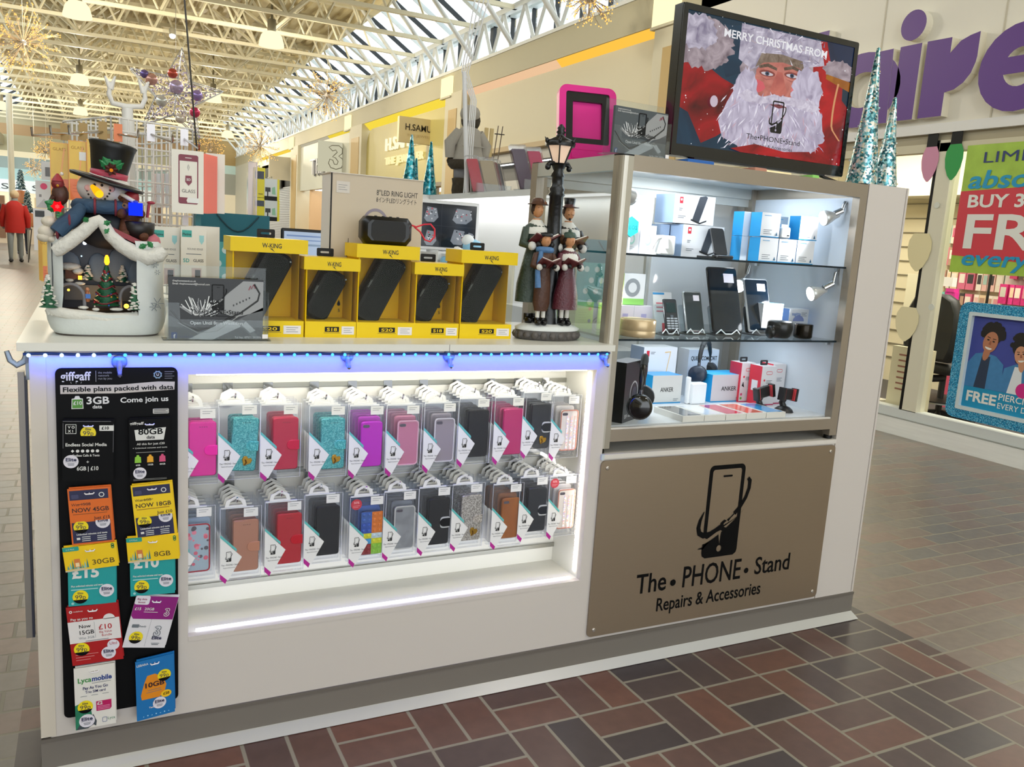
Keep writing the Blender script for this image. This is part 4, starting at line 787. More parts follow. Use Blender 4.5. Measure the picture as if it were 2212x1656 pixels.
def slab(name, label, cat, x, y, w, h, t, body, scr, tilt=18, extra=None, zo=.009, yaw=0):
    o = thing(name, label, cat, (x, y, Z2+zo), yaw); m = Rx(-tilt); MB().bprism(rrect(w, h, min(w, h)*.08, 4, 0, h/2), 0, t, t*.3, body, m).build('body', o); MB().prism(rrect(w*.93, h*.94, min(w, h)*.06, 3, 0, h/2), t, t+.0006, scr, m).build('screen', o)
    if extra:
        for q, nm, lb in extra(m, w, h, t): q.build(nm, o, label=lb)
    return o
blk = M('#15171a', .25); gls = M('#0f1c28', .06, coat=.6)
pstand(1.73, .14, .07, 'clear stand holding the keypad phone'); pstand(1.845, .16, .08, 'clear stand holding the black smartphone'); pstand(1.97, .15, .11, 'clear stand holding the large tablet'); pstand(2.135, .17, .1, 'clear stand holding the small tablet')
def keypad(m, w, h, t):
    q = MB()
    for r_ in range(5):
        for k in range(3): q.prism(rrect(w*.24, h*.045, .001, 2, w*(-.29+.29*k), h*(.1+.075*r_)), t+.0006, t+.0016, M('#aeb6c0', .4), m)
    q.prism(rrect(w*.22, h*.07, .002, 2, 0, h*.47), t+.0006, t+.002, M('#5a636e', .3), m)
    return [(q, 'keypad', 'silver keypad'), (MB().prism(rrect(w*.72, h*.3, .002, 2, 0, h*.73), t+.0007, t+.001, M('#22393f', .08, coat=.5), m), 'display', 'small dark display')]
slab('keypad_phone', 'small black keypad mobile phone leaning in a clear stand', 'phone', 1.742, .125, .05, .105, .01, blk, M('#23272d', .3), 18, keypad)
def stick(m, w, h, t): return [(MB().rect(w*.02, h*.76, w*.36, h*.9, t+.0009, M('#e6e2ee', .4), m), 'price_sticker', 'white price sticker')]
slab('smartphone', 'black smartphone with dark grey screen and price sticker', 'phone', 1.85, .145, .072, .132, .008, M('#c9cfd4', .2, m=.6), M('#26343c', .08, coat=.6), 18, stick)
slab('tablet', 'large black tablet with glossy screen leaning in a clear stand', 'tablet', 1.975, .135, .125, .218, .009, blk, gls, 18, stick)
slab('tablet', 'smaller tablet with pale rim right of the large one', 'tablet', 2.135, .155, .105, .185, .009, M('#d3d6da', .25, m=.5), gls, 18, stick)
def ticket(x, y, w, h, lb): 
    o = thing('phone_ticket', lb, 'card', (x, y, Z2), 0, 'white phone tickets on the middle shelf'); m = Rx(-14); q = MB(); q.prism(rrect(w, h, .002, 2, 0, h/2+.002), -.001, 0, cw, m); q.rect(-w*.5, h*.95, w*.1, h, .0006, M('#3f9ad8', .4), m)
    for k in range(3): q.rect(-w*.35, h*(.72-.1*k), w*.3, h*(.75-.1*k), .0005, M('#d8687a', .5), m)
    q.rect(-w*.1, h*.05, w*.45, h*.24, .0005, M('#d83a48', .4), m); q.rect(0, h*.38, w*.4, h*.55, .0006, M('#596470', .5), m); q.build('card', o)
ticket(1.765, .19, .075, .13, 'white price ticket behind the keypad phone'); ticket(1.89, .2, .075, .132, 'white price ticket behind the black smartphone')
carton('speaker_box', 'white and pale blue speaker box behind the small black speaker', 'box', 2.135, 2.225, Z2, 1.12, .15, .07, M('#d7d6d4', .4), cw, M('#8fd0e8', .4), lambda q, w, h: (lines(q, w*.5, h*.86, 2, .03), q.rect(0, h-.004, w, h, .0006, M('#8fd0e8', .4))))
tag(MB().lathe([(.03, 0), (.036, .006), (.042, .03), (.041, .05), (.036, .056), (.001, .058)], M('#141516', .3), 24).ball((-.038, .018, 0), (.016, .022, .02), M('#141516', .3), 12).build('round_speaker', loc=(2.165, .095, Z2)), 'small black cup-shaped speaker on the middle shelf', 'speaker')
carton('speaker_box', 'grey-blue box with a chrome speaker standing before it', 'box', 2.245, 2.335, Z2, 1.105, .14, .06, M('#b9bec6', .4), M('#6f9ad8', .4), cw, lambda q, w, h: (q.text('sagitta', .016, .012, h-.022, .0006, M('#4a6fb0', .4), bold=.01), lines(q, w*.62, h-.014, 3, .025), q.flat(ell(.026, .02, 16, w*.5, h*.55, 0, 180), .0006, M('#6a78a8', .4))))
tag(MB().lathe([(.026, 0), (.03, .003), (.031, .008), (.031, .043), (.0305, .047), (.029, .048), (.001, .048)], M('#2a2622', .1, m=.9), 26).build('mini_speaker', loc=(2.262, .085, Z2)), 'mini dark chrome cylinder speaker on the middle shelf', 'speaker')
# ---- case floor
def bprint():
    q = MB(); q.text('B9', .018, .012, .012, .0008, cw); q.text('WIRELESS EDITION', .009, .036, .014, .0008, cw, fit=.08, bold=.01); q.ring(ell(.03, .038, 22, .07, .085), ell(.026, .033, 22, .07, .085), 0, .0008, M('#b9bcc4', .3)); q.flat(ell(.018, .026, 18, .072, .08), .0007, M('#4a4d5c', .3)); return q

o = thing('headphone_box', 'black wireless headphone box at the left corner of the case floor', 'box', (1.53, .045, Z1), 32)
q = MB(); q.box((0, 0, -.055), (.125, .183, 0), M('#26282c', .3)); q.box((-.0006, 0, -.0555), (.0, .183, .0), M('#0d0f11', .35)); q.build('body', o); bprint().build('print', o)
def headphones(name, label, loc, rz, s, cup, band_m, cupm2=None):
    o = thing(name, label, 'headphones', loc, rz); q = MB(); pts = [(.072*s*math.cos(math.radians(a)), .1*s+.078*s*math.sin(math.radians(a)), 0) for a in range(-8, 189, 14)]
    q.tube(pts, [.006*s]*2+[.0085*s]*(len(pts)-4)+[.006*s]*2, band_m, 8); q.build('headband', o); MB().tube(pts[4:-4], .0095*s, M('#2e3134', .6), 8).build('cushion', o)
    for sx in (-1, 1):
        m = T(sx*.07*s, .055*s, 0) @ Ry(90*sx)
        p_ = MB().lathe([(.001, 0), (.028*s, 0), (.034*s, .008*s), (.034*s, .016*s), (.026*s, .024*s), (.001, .026*s)], cup, 22, m @ Rx(90)).build('ear_cup', o)
        MB().lathe([(.02*s, -.012*s), (.033*s, -.008*s), (.033*s, 0), (.02*s, .002*s)], M('#1a1b1d', .7), 20, m @ Rx(90)).build('ear_pad', p_); MB().tube([(sx*.07*s, .06*s, 0), (sx*.072*s, .1*s, 0)], .006*s, M('#8d9096', .25, m=.7), 6).build('slider', o)
    return o
headphones('headphones', 'large glossy black headphones leaning on the black box at the case corner', (1.605, .062, Z1+.0), 52, 1.12, M('#0f1011', .15, coat=.5), M('#141516', .25))
def lampp(q, w, h): q.rect(.012, h-.032, .024, h-.012, .0006, red); lines(q, .03, h-.018, 2, .02); ym = M('#f0c98a', .4); q.flat([(w*.62, h-.016), (w*.8, h-.014), (w*.8, h-.017), (w*.64, h-.02)], .0006, ym); q.flat([(w*.79, h-.015), (w*.81, h-.015), (w*.66, h*.2), (w*.64, h*.2)], .0006, ym); q.flat([(w*.36, h*.2), (w*.6, h*.14), (w*.78, h*.22), (w*.62, h*.19)], .0006, ym)
carton('desk_lamp_box', 'white box printed with a yellow desk lamp on the case floor', 'box', 1.845, 1.99, Z1, .935, .40, .08, cw, M('#8796ac', .4), cw, lampp)
def akp(q, w, h): q.text('ANKER', .022, w*.5, h*.5-.008, .0006, dk, al='CENTER', bold=.008, fit=w*.44); lines(q, w*.74, .014, 2, .022); q.rect(0, 0, w, .0045, .0006, ank)
carton('power_bank_box', 'silver and blue box left of the white router on the case floor', 'box', 1.82, 1.945, Z1, .852, .3, .08, M('#d0cfcc', .35), M('#16a4e4', .4), M('#3f9ad8', .4), akp, 'silver and blue power bank boxes')
carton('power_bank_box', 'silver and blue box right of the white router on the case floor', 'box', 2.07, 2.226, Z1, .853, .29, .1, M('#d0c8cc', .35), M('#14a2e2', .4), M('#3ab0e8', .4), akp, 'silver and blue power bank boxes')
o = thing('router', 'small white boxy router with a stub antenna on the case floor', 'router', (1.985, .265, Z1)); MB().bprism(rrect(.065, .075, .006, 3, .012, .0375), -.035, 0, .004, M('#eceef2', .3)).build('body', o); MB().bprism(rrect(.012, .095, .005, 3, -.025, .0475), -.03, -.01, .003, M('#f4f5f7', .3)).build('antenna', o)
def qcp(q, w, h): q.text('QUIET COMFORT', .022, w*.08, h-.04, .0006, dk, fit=w*.86, bold=.015); q.flat(ell(.03, .042, 18, w*.45, h*.3), .0006, M('#39404e', .4))
carton('headphone_box', 'pale grey headphone box behind the router on the case floor', 'box', 2.06, 2.2, Z1, .925, .42, .06, M('#c3ccd8', .4), cw, cw, qcp)
headphones('headphones', 'dark blue and plum headphones hanging in front of the pale grey box', (2.105, .385, Z1+.04), 35, .95, M('#252f40', .3), M('#1a1d22', .3)); 
tag(MB().box((-.02, 0, -.02), (.02, .05, .0), acr).build('headphone_rest', loc=(2.105, .40, Z1)), 'clear block under the dark blue headphones', 'stand')
def rdp(q, w, h): q.ring(rrect(w*.42, .012, .005, 2, w*.52, h-.024), rrect(w*.4, .009, .004, 2, w*.52, h-.024), 0, .0006, red); lines(q, w*.35, h-.052, 3, w*.4); q.flat(ell(.004, .004, 10, w*.22, h-.05), .0006, red); q.flat([(w*.12, h*.42), (w*.2, h*.52), (w*.24, h*.5), (w*.2, h*.4), (w*.3, h*.38)], .0006, dk); q.flat(ell(.005, .005, 10, w*.14, h*.2), .0006, M('#d04a7a', .4)); q.flat(ell(.005, .005, 10, w*.14, h*.1), .0006, M('#6ab04a', .4)); q.rect(0, 0, w, .004, .0006, M('#c02a5a', .4))
def redbox(x, y, h, w, lb, tab):
    o = thing('car_holder_box', lb, 'box', (x, y, Z1), 0, 'white and red car holder boxes'); q = MB(); q.box((0, 0, -.06), (w, h, 0), M('#e0dcdd', .4)); q.box((-.0008, 0, -.06), (0, h, 0), M('#dc3046', .4)); q.box((-.0012, h*.35, -.045), (-.0008, h*.62, -.015), cw); rdp(q, w, h); q.build('carton', o)
    if tab: MB().ring([(w*.5+a, h+.009+b) for a, b in rrect(.034, .018, .004, 2)], [(w*.5+a, h+.009+b) for a, b in rrect(.02, .006, .003, 2)], -.032, -.03, dk).build('hang_tab', o)
redbox(2.19, .28, .142, .065, 'white and red car holder box at the back with black hanging tab', 1); redbox(2.225, .215, .14, .068, 'front white and red car holder box with black hanging tab', 1); redbox(2.292, .232, .145, .062, 'white and red car holder box to the right of the other two', 0)
def carholder(x, y, rz, tilt, lb):
    o = thing('car_holder', lb, 'phone holder', (x, y, Z1), rz, 'black and red car phone holders'); bk_ = M('#17181a', .4); rd = M('#e04a50', .4); m = T(0, .062, .012) @ Rz(tilt)
    MB().bprism(rrect(.06, .04, .005, 3), -.012, 0, .003, bk_, m).build('cradle', o)
    for sx in (-1, 1): MB().box((sx*.034-.005, -.022, -.012), (sx*.034+.005, .022, .012), bk_, m).build('grip', o); MB().box((sx*.0285-.0035, -.02, -.004), (sx*.0285+.0035, .02, .0095), rd, m).build('grip_pad', o)
    MB().tube([(0, .05, 0), (0, .03, -.01), (0, .014, 0)], .011, bk_).build('arm', o); MB().lathe([(.034, 0), (.03, .008), (.02, .016), (.008, .02)], bk_, 18).build('suction_foot', o)
carholder(2.176, .155, 0, 12, 'black and red car phone holder, left of the crossed pair'); carholder(2.243, .112, 8, -6, 'black and red car phone holder, right of the crossed pair')
for i, (c0, lb) in enumerate((('#5d5c58', 'dark grey'), ('#e8e8ec', 'white'), ('#cf3a52', 'red'), ('#f07a68', 'coral'), ('#3f9fe0', 'blue'))):
    o = thing('phone_box', f'flat white phone box with {lb} phone picture, {["leftmost","second","middle","fourth","rightmost"][i]} of five at the case front', 'box', (1.742+.0855*i, .026, Z1), 0, 'flat phone boxes at the case front')
    MB().box((0, 0, -.15), (.083, .019, 0), M('#e4e1da', .4)).build('carton', o); q = MB(False); q.add([(.006, .006, .0194), (.077, .006, .0194), (.077, .144, .0194), (.006, .144, .0194)], [(0, 1, 2, 3)], M(c0, .12, coat=.4)); q.build('lid_picture', o)
# ================================================================ THINGS ON THE WORKTOP
def loc3(c, d=0): return (c[0], c[1], c[2]+d)
ylw = M('#ecca08', .4, n=.04, ns=12, sp=.25); yd = M('#e6bb00', .5, sp=.15); bkp = M('#0d0e10', .45, n=.2, ns=200, b=.3, sp=.25); bks = M('#171b1d', .6, n=.15, ns=400, b=.5, sp=.2); lab = M('#e9e4e4', .5)
def wking(px0, px1, pyb, tall, lb, model):
    Y = .098; x0 = un(px0, pyb, 'y', Y).x; x1 = un(px1, pyb, 'y', Y).x; w = x1-x0; h = .238 if tall else .199; d = .11
    o = thing('speaker_box', lb, 'boxed speaker', (x0, Y, 1.0), 0, 'yellow speaker boxes on the worktop'); tb = .034 if tall else .031; bb = .04
    q = MB(); q.box((-.006, h-tb, -d), (w+.006, h, .004), ylw); q.box((0, 0, -d), (w, bb, .002), ylw); q.box((0, bb, -d), (w, h-tb, -d+.004), yd); q.box((0, bb, -d), (.003, h-tb, 0), yd); q.box((w*.94, bb, -d), (w*.943, h-tb, -.02), yd)
    q.text('W-KING', .0155, w*.53, h-tb*.66, .0045, M('#17150c', .5), al='CENTER', bold=.015, fit=w*.27); q.flat([(w*.5, h-tb*.7), (w*.53, h-tb*.7), (w*.57, h-tb*.95)], .0046, M('#17150c', .5))
    q.rect(w*.38, bb*.36, w*.66, bb*.68, .0025, bkp); q.text(model, .011, w*.52, bb*.42, .003, ylw, al='CENTER', bold=.02, fit=w*.2); q.rect(w*.36, bb*.28, w*.68, bb*.31, .0026, M('#8a7410', .5)); q.rect(w*.71, bb*.2, w*.96, bb*.72, .0026, lab); lines(q, w*.75, bb*.58, 3, w*.17, .001, .005, gtx, .003)
    if not tall:
        z = -d+.0045; q.flat([(w*.86, .088), (w*.89, .078), (w*.86, .07), (w*.83, .078)], z, bkp); q.flat(ell(.0045, .005, 12, w*.86, .076), z, bkp); q.text('5', .012, w*.845, .055, z, bkp, bold=.02)
    q.build('carton', o)
    if lb.find('leftmost') < 0 or 1:
        MB().ring([(w*.56+a, h+.0105+b) for a, b in rrect(.044, .021, .003, 2)], [(w*.56+a, h+.0105+b) for a, b in rrect(.026, .005, .0024, 2)], -d+.002, -d+.004, bkp).build('hang_tab', o)
    s = MB(); m = T(w*.46, bb+(h-tb-bb)*.5, -d*.62) @ Rz(-27); L_ = .19 if tall else .135; W_ = .078 if tall else .07
    body = rrect(W_, L_, .018, 4) if tall else [(a*W_/2, b*L_/2) for a, b in ((-1, -.75), (-.6, -1), (.6, -1), (1, -.75), (1, .75), (.6, 1), (-.6, 1), (-1, .75))]
    s.bprism(body, -.026, .026, .008, bkp, m); p = s.build('speaker', o)
    MB().prism([(x*.72+.006, y*.86) for x, y in body], .026, .0275, bks, m).build('grille', p); MB().text('W-KING', .008, -.0, 0, 0, M('#7d8488', .4), m @ T(-W_*.36, -.01, .0265) @ Rz(90), fit=.022).build('lettering', p)
    for sx, sy in ((-1, -1), (1, 1), (-1, 1), (1, -1)): MB().lathe([(.0022, 0), (.0022, .001)], M('#596064', .3, m=.6), 8, m @ T(sx*W_*.4, sy*L_*.44, .0262) @ Rx(90)).build('screw', p)
    q = MB(); q.add([(.003, bb, .001), (w, bb, .001), (w, h-tb, .001), (.003, h-tb, .001)], [(0, 1, 2, 3)], G('#fffef4', .1)); q.add([(w, bb, .001), (w, bb, -d+.004), (w, h-tb, -d+.004), (w, h-tb, .001)], [(0, 1, 2, 3)], G('#fffef4', .1)); q.build('window', o)
wking(567-66, 655, 725, 1, 'tall yellow boxed speaker partly behind the black leaflet holder', 'S20'); wking(658, 768, 728, 0, 'short yellow boxed speaker between the leftmost and the middle tall boxes', 'S18'); wking(769, 893, 730, 1, 'tall yellow boxed speaker in the middle of the five, black speaker on top', 'S20')
wking(893, 989, 730, 0, 'short yellow boxed speaker left of the last tall box', 'S18'); wking(991, 1102, 731, 1, 'tall yellow boxed speaker nearest the carol singers', 'S20')
# black speaker with red strap on the middle box
c0 = un(828, 530, 'y', .15); o = thing('bluetooth_speaker', 'black rounded speaker with red strap lying on the middle yellow box', 'speaker', (c0.x+.01, .17, 1.238))
pl_ = [(a*.066, b*.036+.036) for a, b in ((-1, -.55), (-.8, -1), (.8, -1), (1, -.55), (1, .6), (.82, 1), (-.82, 1), (-1, .6))]
MB().bprism(pl_, -.03, .03, .01, M('#0c0c0d', .35)).build('body', o); MB().prism([(x*.7, (y-.036)*.72+.036) for x, y in pl_], .03, .0312, M('#070708', .6)).build('grille', o)
st_ = M('#d8203a', .45); MB().tube([(.06, .058, .012), (.08, .052, .016), (.1, .06, .02), (.118, .062, .022), (.13, .05, .022), (.132, .03, .02), (.12, .016, .018), (.105, .02, .018), (.092, .04, .016), (.075, .052, .014)], .0024, st_, 6).build('strap', o)
q = MB()
for k in range(4): q.lathe([(.004, 0), (.004, .002)], M('#33363a', .5), 8, T(-.03+.02*k, .072, .01))
q.build('button_row', o)
# ring light carton behind
Y = .26; x0 = un(712, 560, 'y', Y).x; x1 = un(907, 560, 'y', Y).x; zt = un(715, 372, 'y', Y).z; w = x1-x0; h = zt-1.0
o = thing('ring_light_box', 'large cream box printed with a ring light standing behind the yellow boxes', 'box', (x0, Y, 1.0)); bg = M('#c9bba6', .55); q = MB(); q.box((0, 0, -.1), (w, h, 0), bg); q.box((-.0008, 0, -.1), (0, h, 0), M('#e2dfda', .5)); q.box((-.004, h, -.1), (w+.004, h+.002, .003), M('#ddd6cc', .5)); q.box((-.0015, 0, -.004), (.0015, h, .001), bkp); q.text('8\u2033LED RING LIGHT', .02, w*.48, h-.048, .0006, M('#3a332c', .5), fit=w*.46, bold=.004); q.text('8\u30a4\u30f3\u30c1LED\u30ea\u30f3\u30b0\u30e9\u30a4\u30c8', .017, w*.48, h-.066, .0006, M('#3a332c', .5), fit=w*.45)
q.ring(ell(.036, .041, 30, w*.48, h-.125), ell(.0295, .0335, 30, w*.48, h-.125), 0, .0008, M('#8d8390', .5)); q.ring(ell(.021, .021, 26, w*.8, h-.145), ell(.0185, .0185, 26, w*.8, h-.145), 0, .0008, M('#c2b27a', .5)); q.ring(ell(.0165, .0165, 26, w*.8, h-.145), ell(.0157, .0157, 26, w*.8, h-.145), 0, .0008, M('#c2b27a', .5))
q.rect(w*.455, h-.175, w*.51, h-.14, .001, M('#6a4432', .5)); q.flat(ell(.004, .006, 12, w*.483, h-.143), .0012, M('#2a1a14', .5)); q.rect(w*.47, h-.172, w*.497, h-.152, .0012, M('#c9a88a', .5))
q.rect(.05*w, h-.05, .19*w, h-.02, .0008, M('#d2cbc3', .5)); lines(q, .07*w, h-.03, 3, .024, .001, .006, gtx, .001); xx = w*.19
q.prism(rrect(.008, .034, .002, 2, xx, h-.2), .0, .001, bkp); q.rect(xx-.0005, h-.185, xx+.0008, h-.168, .0008, bkp); q.rect(xx-.0008, h-.228, xx+.0003, h-.216, .0008, bkp); q.rect(xx-.003, h-.246, xx+.003, h-.236, .0008, bkp); q.rect(xx-.0006, h-.262, xx+.0006, h-.246, .0008, bkp)
for k in range(4): q.flat(ell(.0013, .0015, 8, xx, h-.19-.0072*k), .0016, lab)
q.build('carton', o)
# ---------------------------------------------------------------- leaflet holders
def leaflet(name, label, loc, rz, w, h, pale=0):
    o = thing(name, label, 'leaflet holder', loc, rz); a_ = G('#f6f9fa', .25, haze=.03)
    q = MB(); q.box((-w/2-.012, 0, -.05), (w/2+.018, .003, .012), a_); q.prism([(-w/2-.004, .003), (w/2+.012, .003), (w/2+.012, h*.42), (w/2, h*.42), (w/2-.002, h*.34), (-w/2+.024, h*.34), (-w/2+.022, h*.6), (-w/2-.004, h*.6)], .008, .010, a_); q.box((w/2+.01, 0, -.03), (w/2+.012, h*.8, .01), a_); q.box((-w/2-.006, .003, -.034), (w/2+.012, h*1.18, -.032), a_); q.build('holder', o)
    p = MB(); bg_ = M('#0e0f11' if not pale else '#4a5258', .35); g2 = M('#7f8184', .35); g3 = M('#b4b6b8', .3); g4 = M('#232527', .35)
    p.box((-w/2, .004, -.006), (w/2, h, .004), bg_); z = .0043
    p.flat([(-w/2, .004), (w/2, .004), (w/2, h*.55), (w*.1, h*.25), (-w*.2, .18*h), (-w/2, .4*h)], z, M('#55585a', .35)); p.flat([(0, h*.62), (w*.28, h*.97), (w/2, h*.97), (w/2, h*.5), (w*.2, h*.38), (w*.05, h*.45)], z, M('#97999b', .35)); p.flat([(-w*.3, .02*h), (w*.12, .34*h), (w*.3, .26*h), (-w*.05, .01*h)], z+.0002, g3)
    p.tube([(-w*.48, h*.48, z+.0), (-w*.35, h*.26, z), (-w*.2, h*.16, z), (-.02, h*.2, z), (w*.25, h*.45, z), (w*.44, h*.66, z), (w*.46, h*.78, z), (w*.40, h*.93, z)], [.002]*8, g4, 4); p.tube([(-w*.4, h*.28, z), (-w*.2, h*.12, z), (0, h*.15, z), (w*.25, h*.42, z)], .001, g3, 4)
    p.flat([(w*.2, h*.3), (w*.42, h*.02), (w*.47, h*.04), (w*.27, h*.36)], z+.0004, M('#6f7173', .3)); p.flat([(w*.27, h*.25), (w*.36, h*.13), (w*.42, h*.17), (w*.31, h*.32)], z+.0006, g3)
    for k in range(6): p.rect(w*.17+k*.007, h*(.56+.025*k), w*.17+k*.007+.003, h*(.59+.025*k), z+.0005, g4)
    r = random.Random(5)
    for k in range(60):
        a = r.uniform(.35, 2.6); l = h*r.uniform(.1, .36); x0, y0 = -w*.17+r.uniform(-.012, .012), h*.36; p.flat([(x0+l*.35*math.cos(a), y0+l*.35*math.sin(a)), (x0+l*math.cos(a), y0+l*math.sin(a)), (x0+l*math.cos(a+.04), y0+l*math.sin(a+.04)), (x0+l*.35*math.cos(a+.12), y0+l*.35*math.sin(a+.12))], z+.0006+k*1e-5, M(('#c9cbcd', '#8f9194', '#e9ebec')[k % 3], .4))
    wt_ = M('#e6e6e6', .4)
    phone_logo(p, bkp, T(.0, h*.7, z+.001) @ Mx.Diagonal((.055, .06, .5, 1)))
    p.text('The\u2022PHONE\u2022Stand', .014, 0, h*.43, z+.0016, bkp, al='CENTER', fit=w*.56, bold=.01); p.text('Repairs & Accessories', .007, 0, h*.385, z+.0016, bkp, al='CENTER', fit=w*.4); p.text('Open Until 8pm Weekdays', .0105, 0, h*.26, z+.0016, wt_, al='CENTER', fit=w*.56, bold=.012); p.text('thephonestand.co.uk', .006, -w*.46, h*.93, z+.0008, wt_, fit=w*.24); p.text('Email: thephonestand@hotmail.com', .006, -w*.46, h*.885, z+.0008, wt_, fit=w*.38)
    p.text('Find us on', .005, -w*.4, h*.1, z+.0016, M('#3a3d40', .4)); p.text('Facebook', .0085, -w*.4, h*.045, z+.0016, M('#2a3d66', .4), fit=w*.15); p.rect(-w*.475, h*.03, -w*.415, h*.13, z+.0012, M('#31497e', .4)); p.text('f', .013, -w*.452, h*.035, z+.0018, wt_, bold=.03); p.text('Tel No. 07971 391976', .0065, w*.19, h*.04, z+.0016, wt_, fit=w*.29); p.tube([(w*.34, h*.83, z+.001), (w*.36, h*.9, z+.001), (w*.37, h*.85, z+.001), (w*.39, h*.92, z+.001), (w*.41, h*.86, z+.001)], .0008, M('#b82a4a', .4), 4)
    p.build('leaflet', o); MB().rect(w/2-.002, .006, w/2+.011, .016, .0105, lab).build('pay_sticker', o, label='small white payment sticker')
leaflet('leaflet_holder', 'clear holder of black stand leaflets beside the snowman house', (.374, .03, 1.0), 0, .205, .142)
leaflet('leaflet_holder', 'clear holder of grey stand leaflets on top of the glass case', (un(1385, 340, 'y', .06).x-.005, .07, 1.5295), 4, .19, .13, 1)
# ---------------------------------------------------------------- carol singers under a lamp post
cz_ = 1.0; ob = thing('carol_singer_figurine', 'resin figurine of four carol singers under a black street lamp', 'figurine', (1.287, .11, 1.0))
irn = M('#131416', .35, n=.3, ns=90, b=.4); snow = M('#dfe3e2', .6, n=.06, ns=60, b=.5); fle = M('#c98f62', .5); hrb = M('#3a2418', .6); gwh = M('#dcdad2', .55, n=.06, ns=80, b=.4)
q = MB(); q.lathe([(.094, .0), (.1, .004), (.1, .026), (.094, .03)], M('#4d4a48', .5, n=.35, ns=45, b=1), 30, sx=1, sz=.62); 
for k in range(22): a = 2*PI*k/22; q.ball((.094*math.cos(a), .014, .058*math.sin(a)), (.013, .012, .011), M('#57524f', .5, n=.3, ns=60, b=.6), 7)
q.build('stone_base', ob); q = MB(); q.lathe([(.098, .026), (.101, .033), (.08, .042), (.001, .047)], snow, 30, sx=1, sz=.62); q.build('snow_cap', ob)
q = MB(); q.lathe([(.03, .04), (.027, .08), (.02, .12), (.0215, .3), (.019, .4), (.024, .405), (.02, .412), (.023, .42), (.017, .43), (.0165, .452), (.021, .456), (.014, .47), (.02, .486), (.03, .49)], irn, 14); q.tube([(-.034, .482, 0), (-.03, .49, 0), (.03, .49, 0), (.034, .482, 0)], .007, irn, 8)
for sx in (-1, 1): q.ball((sx*.034, .479, 0), .009, irn, 8)
q.build('lamp_post', ob)
n6 = 6; lan = MB(); lan.lathe([(.018, .492), (.037, .536), (.037, .54)], M('#e8c9b0', .4, e=.5), 6, smooth=False); lan.build('lantern_glass', ob)
q = MB()
for k in range(6): a = PI*k/3; q.tube([(.019*math.cos(a), .49, .019*math.sin(a)), (.039*math.cos(a), .542, .039*math.sin(a))], .0022, irn, 5); q.flat([(0, 0)], 0, irn) if 0 else None; q.ball((.042*math.cos(a), .549, .042*math.sin(a)), (.006, .008, .006), irn, 6); q.tube([(.041*math.cos(a), .545, .041*math.sin(a)), (.049*math.cos(a), .558, .049*math.sin(a))], [.004, .001], irn, 5)
q.lathe([(.041, .536), (.043, .546), (.037, .553), (.014, .562), (.01, .57), (.014, .574), (.009, .58), (.012, .585), (.003, .596)], irn, 12); q.build('lantern_top', ob)
